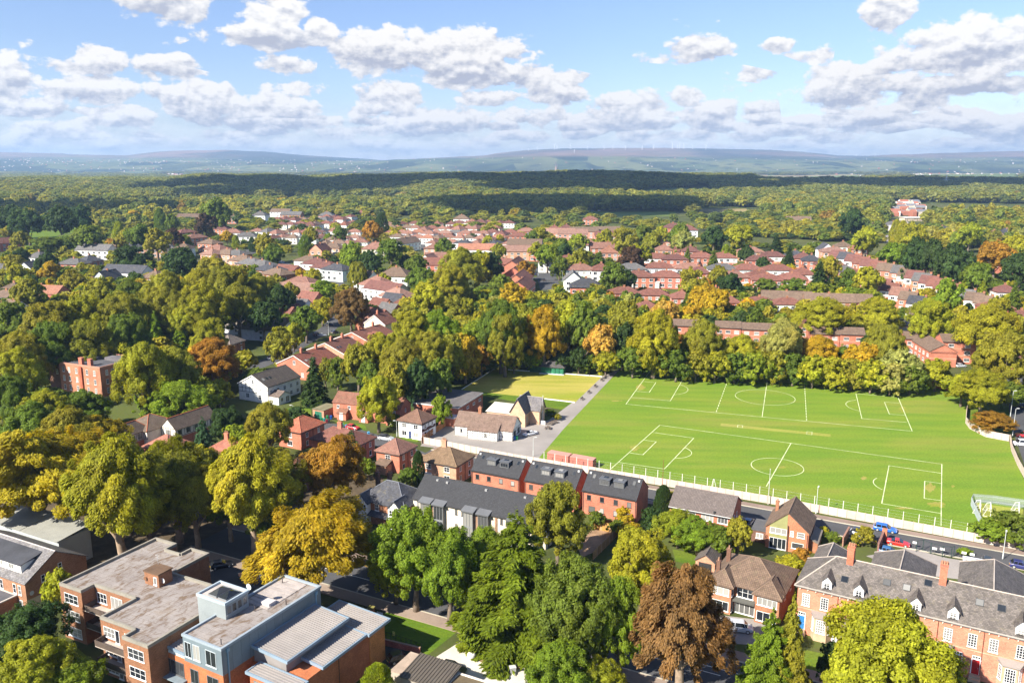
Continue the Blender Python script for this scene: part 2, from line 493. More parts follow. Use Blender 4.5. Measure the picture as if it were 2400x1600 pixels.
# ------------------------------------------------------------------ ground materials
def mat_ground():
    m, nt, b = new_mat('ground_cover')
    tc = nd(nt, 'ShaderNodeTexCoord'); oc = tc.outputs['Object']
    a = noise(nt, oc, 0.035, 5.0, 0.6); c = noise(nt, oc, 0.6, 4.0, 0.65); e = noise(nt, oc, 0.004, 3.0, 0.5)
    col = mixc(nt, mapr(nt, a, 0.4, 0.6), (0.050, 0.062, 0.020), (0.085, 0.105, 0.026))
    col = mixc(nt, mapr(nt, c, 0.5, 0.75, 0.0, 0.6), col, (0.10, 0.085, 0.045))
    col = mixc(nt, mapr(nt, e, 0.5, 0.62, 0.0, 0.55), col, (0.12, 0.115, 0.045))
    sp_ = nd(nt, 'ShaderNodeSeparateXYZ'); lk(nt, oc, sp_.inputs[0])       # farmland out on the plain
    wp = nd(nt, 'ShaderNodeVectorMath', operation='MULTIPLY'); lk(nt, oc, wp.inputs[0]); wp.inputs[1].default_value = (1.0, 0.45, 1.0)
    vo = nd(nt, 'ShaderNodeTexVoronoi'); vo.inputs['Scale'].default_value = 0.0035; lk(nt, wp.outputs[0], vo.inputs['Vector'])
    sv = nd(nt, 'ShaderNodeSeparateColor'); lk(nt, vo.outputs['Color'], sv.inputs[0])
    fc = mixc(nt, sv.outputs[0], (0.10, 0.14, 0.04), (0.25, 0.25, 0.09)); fc = mixc(nt, mapr(nt, sv.outputs[1], 0.7, 0.75), fc, (0.30, 0.24, 0.13))
    col = mixc(nt, mapr(nt, sp_.outputs[1], 3000.0, 3600.0), col, fc)
    lk(nt, col, b.inputs['Base Color']); b.inputs['Roughness'].default_value = 0.95; spec(b, 0.1)
    bump(nt, b, c, 0.6, 0.2)
    return m

def mat_turf(name, c0, c1, c2, sc=0.09, stripe=None):
    m, nt, b = new_mat(name)
    tc = nd(nt, 'ShaderNodeTexCoord'); oc = tc.outputs['Object']
    mp = nd(nt, 'ShaderNodeMapping'); lk(nt, oc, mp.inputs[0]); mp.inputs['Rotation'].default_value = (0, 0, math.radians(18)); mp.inputs['Scale'].default_value = (0.35, 1.4, 1)
    a = noise(nt, mp.outputs[0], sc, 5.0, 0.62); f = noise(nt, oc, 2.2, 4.0, 0.7); p = noise(nt, mp.outputs[0], 0.055, 4.0, 0.55)
    col = mixc(nt, mapr(nt, a, 0.38, 0.62), c0, c1)
    col = mixc(nt, mapr(nt, p, 0.50, 0.72, 0.0, 0.8), col, c2)
    wv = nd(nt, 'ShaderNodeTexWave'); lk(nt, mp.outputs[0], wv.inputs['Vector']); wv.bands_direction = 'Y'; wv.inputs['Scale'].default_value = 0.045; wv.inputs['Distortion'].default_value = 3.0
    k = mth(nt, 'MULTIPLY', mapr(nt, f, 0.3, 0.7, 0.75, 1.25), mapr(nt, wv.outputs['Fac'], 0.0, 1.0, 0.97, 1.03))
    cc = nd(nt, 'ShaderNodeCombineXYZ')
    for i in range(3):
        lk(nt, k, cc.inputs[i])
    col = mixc(nt, 1.0, col, cc.outputs[0], 'MULTIPLY')
    lk(nt, col, b.inputs['Base Color']); b.inputs['Roughness'].default_value = 0.9; spec(b, 0.15)
    bump(nt, b, f, 0.5, 0.08)
    return m
M['ground'] = mat_ground()
M['turf'] = mat_turf('playing_turf', (0.120, 0.205, 0.018), (0.158, 0.226, 0.022), (0.225, 0.228, 0.042))
M['green'] = mat_turf('bowling_turf', (0.26, 0.265, 0.035), (0.40, 0.33, 0.085), (0.20, 0.26, 0.025), 0.07)
M['lawn'] = mat_turf('lawn', (0.07, 0.13, 0.010), (0.11, 0.17, 0.012), (0.16, 0.17, 0.03), 0.2)
M['farfield'] = mat_turf('pasture', (0.10, 0.155, 0.028), (0.14, 0.19, 0.035), (0.20, 0.20, 0.06), 0.01)
M['stubble'] = mat_turf('dry_grass', (0.24, 0.19, 0.085), (0.30, 0.23, 0.10), (0.18, 0.18, 0.05), 0.01)
M['strip'] = mat_turf('wicket_turf', (0.24, 0.26, 0.045), (0.27, 0.28, 0.05), (0.30, 0.28, 0.08), 0.3)
M['gravel'] = surface('pale_gravel', (0.55, 0.50, 0.44), 0.95, 0.14, 0.25, 3.0)
M['dirt'] = surface('bare_earth', (0.30, 0.19, 0.115), 0.95, 0.3, 0.4, 3.0)
M['litter'] = surface('leaf_litter', (0.085, 0.062, 0.036), 0.95, 0.4, 0.5, 3.0)
M['tarmac_pale'] = surface('worn_tarmac', (0.27, 0.245, 0.225), 0.9, 0.16, 0.10, 3.0)
M['flag'] = surface('paving_flags', (0.20, 0.155, 0.125), 0.9, 0.2, 0.2, 3.0)

def sheet(name, pts, mat, z, kind=True):
    mb = MB(); q = [(p[0], p[1], z) for p in pts]
    a = sum(q[i][0] * q[(i + 1) % len(q)][1] - q[(i + 1) % len(q)][0] * q[i][1] for i in range(len(q)))
    if a < 0:
        q.reverse()
    mb.face(q)
    me = mb.mesh(name, mat)
    o = ob(name, me)
    if kind:
        struct(o)
    return o

def band(name, pts, w, mat, z, parent=None):
    """strip of width w along a world polyline"""
    mb = MB(); L, R = [], []
    q = [Vector((p[0], p[1], 0)) for p in pts]
    for i, p in enumerate(q):
        t = (q[min(i + 1, len(q) - 1)] - q[max(i - 1, 0)]).normalized(); n = Vector((-t.y, t.x, 0))
        L.append(p + n * w / 2); R.append(p - n * w / 2)
    for i in range(len(q) - 1):
        mb.face([(R[i].x, R[i].y, z), (R[i + 1].x, R[i + 1].y, z), (L[i + 1].x, L[i + 1].y, z), (L[i].x, L[i].y, z)])
    o = ob(name, mb.mesh(name, mat), parent)
    if parent is None:
        struct(o)
    return o

# one sheet to the horizon
sheet('ground', [(-40000, -3000), (40000, -3000), (40000, 45000), (-40000, 45000)], M['ground'], 0.0)

# the park hill in the middle distance
def sstep(a, b, x):
    t = np.clip((x - a) / (b - a), 0, 1); return t * t * (3 - 2 * t)
def TZ(x, y):
    a = 9 + 19 * sstep(-1500, -800, x) * (1 - sstep(700, 1500, x)) + 6 * np.sin(x * 0.004 + 1.0) + 4 * np.sin(x * 0.0105 + y * 0.004) + 3 * np.sin(x * 0.023 + y * 0.009)
    return a * sstep(1450, 2650, y) * (1 - sstep(2900, 4600, y))
def GT(x, y, dz=0.0):
    d = ray(x, y); D = np.arange(900.0, 12000.0, 12.0); z = TZ(d[0] / d[1] * D, D)
    hit = np.nonzero(CAMZ + d[2] / d[1] * D <= z)[0]
    if len(hit) == 0:
        return G(x, y)
    k = hit[0]; return Vector((d[0] / d[1] * D[k], D[k], z[k] + dz))
def PT(t, x, y, dz=0.0):
    return GT(*PX(t, x, y), dz)
def park_hill():
    xs = np.arange(-3400, 3401, 100.0); ys = np.arange(1400, 4701, 75.0); v = []; f = []
    for y in ys:
        for x in xs: v.append((x, y, float(TZ(x, y)) - (0.4 if y in (ys[0], ys[-1]) else -0.03)))
    n = len(xs)
    for j in range(len(ys) - 1):
        for i in range(n - 1): f.append((j * n + i, j * n + i + 1, (j + 1) * n + i + 1, (j + 1) * n + i))
    me = bpy.data.meshes.new('park_hill'); me.from_pydata(v, [], f); me.materials.append(M['ground']); me.polygons.foreach_set('use_smooth', np.ones(len(f), dtype=bool)); struct(ob('park_hill', me))
park_hill()

# hills along the horizon
CREST = [(-600, 372), (-300, 366), (0, 358), (120, 360), (230, 364), (340, 366), (395, 359), (440, 356), (500, 354.5), (560, 354), (640, 357), (720, 364), (800, 370), (880, 375),
         (920, 377), (1000, 372.5), (1080, 369), (1140, 366), (1165, 361), (1240, 354), (1320, 351), (1420, 350), (1560, 349.5), (1680, 352), (1780, 354), (1850, 358),
         (1930, 366), (1990, 367), (2060, 364), (2150, 361), (2220, 360), (2300, 357), (2400, 356), (2600, 360), (3000, 366)]
FOOT = [(-600, 384), (0, 378), (300, 380), (600, 383), (850, 385), (950, 377), (1050, 374), (1200, 372), (1320, 367), (1420, 370), (1550, 374), (1700, 374), (1900, 377), (2100, 379), (2300, 378), (3000, 382)]

def mat_hills():
    m, nt, b = new_mat('moorland')
    geo = nd(nt, 'ShaderNodeNewGeometry'); pos = geo.outputs['Position']
    sep = nd(nt, 'ShaderNodeSeparateXYZ'); lk(nt, pos, sep.inputs[0])
    vor = nd(nt, 'ShaderNodeTexVoronoi'); vor.inputs['Scale'].default_value = 0.0022; vor.inputs['Randomness'].default_value = 0.9
    warp = nd(nt, 'ShaderNodeVectorMath', operation='MULTIPLY'); lk(nt, pos, warp.inputs[0]); warp.inputs[1].default_value = (1.0, 0.55, 1.0)
    lk(nt, warp.outputs[0], vor.inputs['Vector'])
    sv = nd(nt, 'ShaderNodeSeparateColor'); lk(nt, vor.outputs['Color'], sv.inputs[0])
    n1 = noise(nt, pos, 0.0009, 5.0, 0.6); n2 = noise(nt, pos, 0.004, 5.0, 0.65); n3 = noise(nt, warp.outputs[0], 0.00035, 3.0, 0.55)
    fieldc = mixc(nt, sv.outputs[0], (0.085, 0.115, 0.045), (0.17, 0.18, 0.075))
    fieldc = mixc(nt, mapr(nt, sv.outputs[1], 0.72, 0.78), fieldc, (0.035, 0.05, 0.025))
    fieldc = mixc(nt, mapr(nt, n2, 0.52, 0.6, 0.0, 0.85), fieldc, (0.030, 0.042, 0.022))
    moor = mixc(nt, mapr(nt, n1, 0.42, 0.6), (0.27, 0.165, 0.115), (0.17, 0.12, 0.07))
    moor = mixc(nt, mapr(nt, n2, 0.5, 0.65, 0.0, 0.6), moor, (0.10, 0.08, 0.06))
    hh = mth(nt, 'ADD', sep.outputs[2], mth(nt, 'MULTIPLY', mth(nt, 'SUBTRACT', n1, 0.5), 130.0))
    col = mixc(nt, mapr(nt, hh, 165.0, 215.0), fieldc, moor)
    col = mixc(nt, mapr(nt, n3, 0.50, 0.58, 0.0, 0.78), col, (0.022, 0.034, 0.026))  # broad dark patches for woods, doubling as cloud shadows painted into the colour
    lk(nt, col, b.inputs['Base Color']); b.inputs['Roughness'].default_value = 1.0; spec(b, 0.0)
    return m
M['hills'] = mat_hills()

def hills():
    xs = np.arange(-700, 3101, 14.0); rows = 64
    cx, cyv = zip(*CREST); fx, fy = zip(*FOOT)
    cr = np.interp(xs, cx, cyv); ft = np.interp(xs, fx, fy)
    D0, DF, DC, D1 = 8200.0, 10800.0, 14500.0, 19000.0
    rg = np.random.default_rng(3)
    lump = rg.normal(size=(rows, len(xs)))
    for _ in range(7):
        lump = (lump + np.roll(lump, 1, 1) + np.roll(lump, -1, 1) + np.roll(lump, 1, 0) + np.roll(lump, -1, 0)) / 5
    lump /= lump.std()
    v = []; f = []
    hc = (YHOR - cr) / FPX * DC / CP + CAMZ; hf = (YHOR - ft) / FPX * DF / CP + CAMZ
    for j in range(rows):
        D = D0 + (D1 - D0) * j / (rows - 1)
        for i, x in enumerate(xs):
            if D <= DF:
                t = (D - D0) / (DF - D0); z = hf[i] * (3 * t * t - 2 * t ** 3)
            elif D <= DC:
                t = (D - DF) / (DC - DF); z = hf[i] + (hc[i] - hf[i]) * (t ** 1.3)
            else:
                t = (D - DC) / (D1 - DC); z = hc[i] * (1 - t * t)
            k = min(1.0, j / 8.0) * (0.25 if abs(D - DC) < 400 else 1.0)
            z = max(-2.0 if j == 0 else 0.0, z + lump[j, i] * 7.0 * k) - (2.0 if j == 0 else 0.0)
            v.append(((x - 1200) / FPX * D / CP, D, z))
    n = len(xs)
    for j in range(rows - 1):
        for i in range(n - 1):
            f.append((j * n + i, j * n + i + 1, (j + 1) * n + i + 1, (j + 1) * n + i))
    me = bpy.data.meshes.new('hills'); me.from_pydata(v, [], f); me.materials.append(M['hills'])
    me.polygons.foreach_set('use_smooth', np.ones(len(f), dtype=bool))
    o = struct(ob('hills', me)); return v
HILLV = np.array(hills())

def hill_z(X, Y):
    d = (HILLV[:, 0] - X) ** 2 + (HILLV[:, 1] - Y) ** 2
    return HILLV[int(np.argmin(d)), 2]

# ------------------------------------------------------------------ playing field, bowling green, paths
def T(t, *pts):
    return [P(t, x, y) for x, y in pts]

field_poly = [G(1263, 1072), G(1320, 1005), G(1451, 868)] + T('R7', (1100, 470), (1270, 462), (1800, 500)) + T('R8', (0, 545), (700, 605), (1400, 640), (1560, 660), (1740, 715), (1830, 790), (1822, 960), (1860, 1035), (2010, 1115), (2215, 1155), (2240, 1260), (2352, 1500), (2480, 1720)) + [Vector((98, 154, 0)), Vector((57.4, 176.2, 0)), Vector((3, 203, 0))]
sheet('playing_field', field_poly, M['turf'], 0.008)
field_o = bpy.data.objects['playing_field']
Z1 = 0.013
LW = 0.19

def line(a, b, w=LW, z=Z1, mat='pitch_line'):
    return band('pitch_line', [a, b], w, M[mat], z, field_o)

def pline(t, *pts):
    q = [P(*(p if isinstance(p[0], str) else (t,) + tuple(p))) for p in pts]
    for a, b in zip(q, q[1:]):
        d = (b - a).normalized() * (LW / 2)
        line(a - d, b + d, z=Z1 + random.random() * 0.003)

def circle_line(c, r, a0=0.0, a1=2 * math.pi, n=56):
    pts = [Vector((c[0] + r * math.cos(a0 + (a1 - a0) * i / n), c[1] + r * math.sin(a0 + (a1 - a0) * i / n), 0)) for i in range(n + 1)]
    band('pitch_line', pts, LW * 0.85, M['pitch_line'], Z1 + 0.004, field_o)

def arc3(t, p0, p1, p2):
    a, b, c = (P(t, *p) for p in (p0, p1, p2))
    d = 2 * (a.x * (b.y - c.y) + b.x * (c.y - a.y) + c.x * (a.y - b.y))
    ux = ((a.x ** 2 + a.y ** 2) * (b.y - c.y) + (b.x ** 2 + b.y ** 2) * (c.y - a.y) + (c.x ** 2 + c.y ** 2) * (a.y - b.y)) / d
    uy = ((a.x ** 2 + a.y ** 2) * (c.x - b.x) + (b.x ** 2 + b.y ** 2) * (a.x - c.x) + (c.x ** 2 + c.y ** 2) * (b.x - a.x)) / d
    r = math.hypot(a.x - ux, a.y - uy)
    an = [math.atan2(q.y - uy, q.x - ux) for q in (a, b, c)]
    while an[1] - an[0] > math.pi: an[1] -= 2 * math.pi
    while an[1] - an[0] < -math.pi: an[1] += 2 * math.pi
    while an[2] - an[1] > math.pi: an[2] -= 2 * math.pi
    while an[2] - an[1] < -math.pi: an[2] += 2 * math.pi
    circle_line((ux, uy), r, an[0], an[2], 24)

def dashed(a, b, n):
    for i in range(n):
        line(a.lerp(b, (i + 0.2) / n), a.lerp(b, (i + 0.8) / n), 0.24)

pline('R7', (1270, 505), (1047, 810)); pline('R7', (1270, 505), ('R8', 1168, 685)); pline('R7', (1047, 810), ('R8', 1325, 1058)); pline('R8', (1168, 685), (1325, 1058))
pline('R7', (1242, 553), (1570, 582), (1455, 780), (1095, 748)); pline('R7', (1203, 603), (1322, 612), (1260, 703), (1140, 692))
arc3('R7', (1545, 632), (1617, 680), (1490, 725))
dashed(P('R7', 1992, 565), P('R7', 1875, 885), 15); dashed(P('R8', 335, 620), P('R8', 355, 965), 15)
pline('R7', (2345, 595), (2298, 925))
ca, cb = P('R7', 2052, 723), P('R8', 250, 770)
circle_line((ca + cb) / 2, (ca - cb).length / 2)
pline('R8', (1185, 745), (808, 715), (862, 942), (1270, 977)); pline('R8', (1205, 800), (1070, 792), (1115, 902), (1255, 912)); arc3('R8', (812, 772), (715, 808), (838, 873))
pline('R7', (1358, 1003), ('R8', 1597, 1360)); pline('R7', (1358, 1003), (910, 1403)); pline('R7', (1297, 1070), (1670, 1122), (1400, 1405), (985, 1345))
pline('R7', (1212, 1140), (1325, 1155), (1203, 1275), (1085, 1258)); arc3('R7', (1590, 1212), (1648, 1250), (1497, 1307))
pline('R8', (212, 1168), ('S4', -15, 545)); ca, cb = P('R7', 2197, 1365), P('R8', 328, 1405); circle_line((ca + cb) / 2, (ca - cb).length / 2)
pline('S4', (1597, 342), (1590, 905)); pline('S4', (1590, 425), (1112, 355), (1045, 703), (1585, 793)); pline('S4', (1585, 518), (1440, 498), (1435, 655), (1583, 675)); arc3('S4', (1000, 470), (968, 510), (1050, 575))
st = sheet('wicket_strip', [P('R7', 1920, 986), P('R8', 575, 1086), P('R8', 575, 1110), P('R7', 1915, 1010)], M['strip'], 0.012, False); st.parent = field_o
for pts in ([('R7', 2075, 1002), ('R7', 2120, 1006), ('R7', 2117, 1027), ('R7', 2072, 1023)], [('R8', 358, 1062), ('R8', 405, 1066), ('R8', 403, 1091), ('R8', 356, 1087)]):
    q = [P(*p) for p in pts]
    for a, b in zip(q, q[1:] + q[:1]):
        line(a, b, 0.13, 0.018 + random.random() * 0.002)
def worn(t, x, y, rx, ry, sd, z=0.0105):
    rg = np.random.default_rng(sd); q = [P(t, x + math.cos(a) * rx * rg.uniform(0.5, 1.15), y + math.sin(a) * ry * rg.uniform(0.5, 1.15)) for a in np.linspace(0, 6.28, 22, endpoint=False)]
    o = sheet('worn_patch', q, M['worn'], z, False); o.parent = field_o
M['worn'] = mat_turf('worn_turf', (0.22, 0.235, 0.03), (0.29, 0.25, 0.07), (0.18, 0.235, 0.02), 0.3)
for i, a in enumerate((('S4', 1550, 715, 95, 30), ('S4', 1490, 560, 60, 45), ('S4', 880, 470, 30, 20), ('S4', 1700, 545, 22, 12), ('R7', 1180, 655, 45, 30), ('R7', 1130, 1210, 50, 32), ('R8', 1240, 855, 45, 26), ('R7', 960, 780, 60, 8), ('R8', 130, 1390, 40, 14), ('S4', 1250, 745, 80, 12))): worn(*a, i)
bench_soil = sheet('soil_margin', T('R7', (1180, 480), (1270, 455), (1800, 492)) + T('R8', (0, 520), (700, 585), (1400, 625), (1560, 645), (1545, 668), (1400, 640), (700, 602), (0, 545)) + T('R7', (1800, 503), (1270, 468), (1180, 492)), M['dirt'], 0.020)

green_poly = [G(1082, 913), G(1162.5, 862.4), G(1413, 880.5), G(1348, 943)]
sheet('bowling_green', green_poly, M['green'], 0.022)
sheet('lawn', [G(1120, 925), G(1082, 913), G(1348, 943), G(1330, 962), G(1290, 955)], M['lawn'], 0.012)
sheet('car_park', [G(985, 1045), G(1005, 1020), G(1052, 990), G(1210, 1000), G(1285, 985), G(1345, 940), G(1414, 880), G(1452, 866), G(1320, 1006), G(1262, 1074), G(1200, 1074), G(1100, 1058)], M['tarmac_pale'], 0.018)

# kerb edging round the green: low white boards
def boards(pts, gap, name, h=0.22, w=0.10, col=WH):
    for i in range(len(pts) - 1):
        a, b = pts[i], pts[i + 1]; L = (b - a).length; n = max(1, int(L / gap)); ang = math.atan2((b - a).y, (b - a).x)
        for k in range(n):
            p = a.lerp(b, k / n)
            me = KERBM.setdefault(round(L / n, 2), MB().box(0.06, -w / 2, 0, L / n - 0.12, w / 2, h).mesh('board', M['paint']))
            ob('board', me, bpy.data.objects['bowling_green'], (p.x, p.y, 0.0), ang, col)
KERBM = {}
gz = [G(1082, 913), G(1162.5, 862.4)]
boards(gz, 5.0, 'board'); boards([G(1180, 866), G(1412, 883)], 4.4, 'board', 0.3, 0.25); boards([G(1276, 935), G(1348, 943.5)], 4.0, 'board', 0.3, 0.25)

# ------------------------------------------------------------------ streets
A1 = math.radians(-27.0)
E1 = Vector((math.cos(A1), math.sin(A1), 0)); E2 = Vector((-math.sin(A1), math.cos(A1), 0))
def along(o, s, t=0.0):
    p = Vector((o[0], o[1], 0)) + E1 * s + E2 * t
    return p
K0 = (63.9, 167.1)          # far kerb of the street beside the playing field
band('road', [along(K0, -96, -3.2), along(K0, 130, -3.2)], 6.4, M['asphalt'], 0.030)
def kerb(o, s0, s1, t, w=0.3):
    a, b = along(o, s0, t), along(o, s1, t)
    L = (b - a).length
    k = ob('kerb', MB().box(0, -w / 2, 0, L, w / 2, 0.13).mesh('kerb', M['paving']), None, (a.x, a.y, 0), A1, (0.42, 0.38, 0.30)); struct(k)
def pavement(o, s0, s1, t0, t1, col=(0.23, 0.17, 0.14)):
    a = along(o, s0, t0); L = s1 - s0
    k = ob('pavement', MB().box(0, 0, 0, L, t1 - t0, 0.12).mesh('pavement', M['paving']), None, (a.x, a.y, 0), A1, col); struct(k)
kerb(K0, -96, 130, 0.15); pavement(K0, -96, 130, 0.30, 2.3); kerb(K0, -96, 130, -6.55); pavement(K0, -96, -4, -8.4, -6.7)
M0 = (-22.2, 142.9)         # far kerb of the main road in front
band('road', [along(M0, -42, -4.7), along(M0, 150, -4.7)], 9.4, M['asphalt'], 0.030)
kerb(M0, -42, 150, 0.15); pavement(M0, -42, 150, 0.30, 2.8, (0.26, 0.19, 0.15)); kerb(M0, -42, 150, -9.55); pavement(M0, -42, 150, -12.4, -9.7, (0.26, 0.20, 0.16))
main_road = bpy.data.objects['road.001']
for s in (-0.35, -0.6):
    band('road_line', [along(M0, -30, s), along(M0, 20, s)], 0.12, M['gold_line'], 0.036, main_road)
for k in range(-4, 14):
    band('road_line', [along(M0, k * 8.0 + 2, -4.7), along(M0, k * 8.0 + 6, -4.7)], 0.15, M['line'], 0.036, main_road)
band('road_line', [along(M0, 40, -3.1), along(M0, 75, -3.1)], 0.14, M['line'], 0.036, main_road)
for k in range(4):
    band('road_line', [along(K0, 18 + k * 7.0, -6.2), along(K0, 23.6 + k * 7.0, -6.2)], 0.14, M['line'], 0.036, bpy.data.objects['road'])

def pxroad(pts, w, z=0.03, mat='asphalt', name='road'):
    return band(name, [P(*p) for p in pts], w, M[mat], z)
pxroad([('R6', -40, 480), ('R6', 180, 390), ('R6', 430, 245), ('R6', 660, 120), ('R6', 790, -10)], 8.0)
pxroad([('R6', 480, 1000), ('R6', 760, 1030), ('R6', 1080, 1130), ('R6', 1300, 1215), ('R6', 1480, 1290)], 6.5, 0.026)
pxroad([('R8', 2310, 560), ('R8', 2330, 700), ('R8', 2345, 900), ('R8', 2420, 1150), ('R8', 2560, 1500)], 7.5)
pxroad([('R2', -60, 960), ('R2', 60, 1010), ('R2', 330, 1130), ('R2', 420, 1180)], 11.0, 0.028)
pxroad([('R2', 1480, 790), ('R2', 1560, 930), ('R2', 1640, 1060)], 10.0, 0.027)
pxroad([('R3', 290, 1120), ('R3', 320, 1220), ('R3', 360, 1330)], 13.0, 0.025)
pxroad([('R3', 430, 1250), ('R3', 200, 1215)], 9.0, 0.022)
pxroad([('R2', 590, 1160), ('R2', 700, 1230), ('R2', 850, 1330), ('R2', 900, 1420)], 8.0, 0.021)
pxroad([('R4', 560, 1020), ('R4', 950, 1130), ('R4', 1300, 1240), ('R4', 1700, 1370), ('R4', 2100, 1500)], 9.0, 0.021)
pxroad([('R1', -40, 1330), ('R1', 200, 1400), ('R1', 500, 1500)], 8.0, 0.023)
pxroad([('R4', 1180, 900), ('R4', 1200, 800), ('R4', 1190, 700)], 26.0, 0.05, 'tarmac_pale')
sheet('parking_court', [P('S5', 330, 470), P('S5', 560, 420), P('S5', 1000, 560), P('S5', 1180, 640), P('S5', 900, 780), P('S5', 700, 800), P('S5', 330, 680)], M['asphalt'], 0.020)
sheet('woodland_floor', [G(-80, 1330), G(20, 1120), G(560, 1050), G(900, 1120), G(860, 1290), G(560, 1330), G(300, 1345)], M['litter'], 0.006)
sheet('lawn', [P('S5', 1880, 960), P('S5', 2100, 880), P('S6', 620, 950), P('S6', 850, 1110), P('S6', 560, 1340), P('S6', 110, 1130)], M['lawn'], 0.014)
sheet('gravel_yard', [P('S6', 560, 1400), P('S6', 930, 1165), P('S6', 1500, 1360), P('S6', 1520, 1560), P('S6', 1100, 1650), P('S6', 300, 1560)], M['gravel'], 0.016)
sheet('bare_earth', [P('S6', 960, 1200), P('S6', 1010, 1170), P('S6', 1480, 1370), P('S6', 1440, 1440), P('S6', 1180, 1420), P('S6', 950, 1310)], M['dirt'], 0.024)
sheet('lawn', [P('S1', 430, 1290), P('S1', 640, 1180), P('S1', 910, 1420), P('S1', 780, 1560), P('S1', 380, 1560)], M['lawn'], 0.014)
sheet('parking_court', [P('S5', 1870, 1210), P('S5', 2290, 1290), P('S5', 2040, 1480), P('S5', 1860, 1600)], M['asphalt'], 0.019)
sheet('driveway', [P('S7', 1100, 940), P('S7', 1600, 1000), P('S7', 1450, 1220), P('S7', 1040, 1190)], M['tarmac_pale'], 0.017)
sheet('lawn', [P('S7', 690, 340), P('S7', 930, 380), P('S7', 920, 490), P('S7', 720, 450)], M['lawn'], 0.015)
sheet('lawn', [P('S7', 1760, 470), P('S7', 1900, 500), P('S7', 1850, 800), P('S7', 1770, 780)], M['lawn'], 0.015)
sheet('lawn', [P('S8', 330, 1260), P('S8', 520, 1300), P('S8', 560, 1600), P('S8', 300, 1560)], M['lawn'], 0.015)
sheet('back_yard', [P('S8', 900, 400), P('S8', 1300, 330), P('S8', 1650, 420), P('S8', 2050, 480), P('S8', 1800, 620), P('S8', 1300, 560)], M['paving'], 0.013).color = (0.30, 0.27, 0.25, 1)
sheet('back_yard', [P('S3', 740, 930), P('S3', 980, 960), P('S3', 800, 1130), P('S3', 640, 1200), P('S3', 600, 1100)], M['dirt'], 0.013)
sheet('verge', T('R8', (1860, 800), (2230, 830), (2240, 1080), (2000, 1060), (1860, 960)), M['lawn'], 0.024)
sheet('lawn', T('R6', (270, 850), (500, 830), (510, 930), (280, 930)), M['lawn'], 0.014)
sheet('lawn', T('R6', (700, 960), (1000, 1000), (1020, 1050), (930, 1060)), M['lawn'], 0.0145)
sheet('lawn', T('R6', (1350, 1100), (1510, 1130), (1480, 1160), (1340, 1130)), M['lawn'], 0.036)
# far meadows and sports grounds
for nm, t, pts, mt, z in (('meadow', 'R1', [(1370, 508), (2400, 513), (2900, 528), (2900, 552), (2200, 540), (1400, 530)], 'farfield', 0.05),
                          ('meadow', 'R1', [(230, 735), (770, 760), (760, 800), (560, 820), (330, 935), (200, 930), (230, 800)], 'lawn', 0.05),
                          ('meadow', 'R1', [(590, 930), (730, 920), (700, 980), (600, 970)], 'lawn', 0.05),
                          ('meadow', 'R3', [(1030, 415), (1250, 400), (1600, 385), (1640, 430), (1500, 470), (1060, 470)], 'farfield', 0.10),
                          ('meadow', 'R3', [(560, 605), (900, 615), (1500, 610), (1520, 650), (900, 660), (600, 650)], 'farfield', 0.06),
                          ('meadow', 'R3', [(1700, 572), (2150, 580), (2180, 625), (1900, 640), (1690, 600)], 'stubble', 0.06),
                          ('meadow', 'R4', [(-120, 305), (560, 285), (540, 318), (330, 345), (-120, 335)], 'farfield', 0.20),
                          ('meadow', 'R4', [(580, 285), (940, 280), (930, 330), (700, 340), (590, 315)], 'farfield', 0.22),
                          ('meadow', 'R4', [(1290, 280), (2400, 262), (2400, 330), (1900, 345), (1500, 300)], 'farfield', 0.18),
                          ('meadow', 'R4', [(1550, 372), (1660, 375), (1650, 410), (1540, 398)], 'farfield', 0.12),
                          ('meadow', 'R3', [(850, 250), (1800, 235), (2350, 245), (2350, 262), (1500, 275), (860, 275)], 'farfield', 0.25),
                          ('meadow', 'R3', [(-420, 225), (0, 205), (300, 222), (200, 245), (-400, 250)], 'stubble', 0.25),
                          ('meadow', 'R3', [(1700, 268), (2350, 262), (2350, 290), (1750, 296)], 'stubble', 0.22)):
    q = [PT(t, x, y, z + 0.6) for x, y in pts] if min(P(t, x, y).y for x, y in pts) > 1300 else None
    if q is None:
        sheet(nm, T(t, *pts), M[mt], z)
    else:
        mb = MB(); c = sum(q, Vector()) / len(q); c.z += 0.8
        for i in range(len(q)):
            mb.face([q[i], q[(i + 1) % len(q)], c] if (q[i] - c).cross(q[(i + 1) % len(q)] - c).z > 0 else [q[(i + 1) % len(q)], q[i], c])
        struct(ob(nm, mb.mesh(nm, M[mt])))

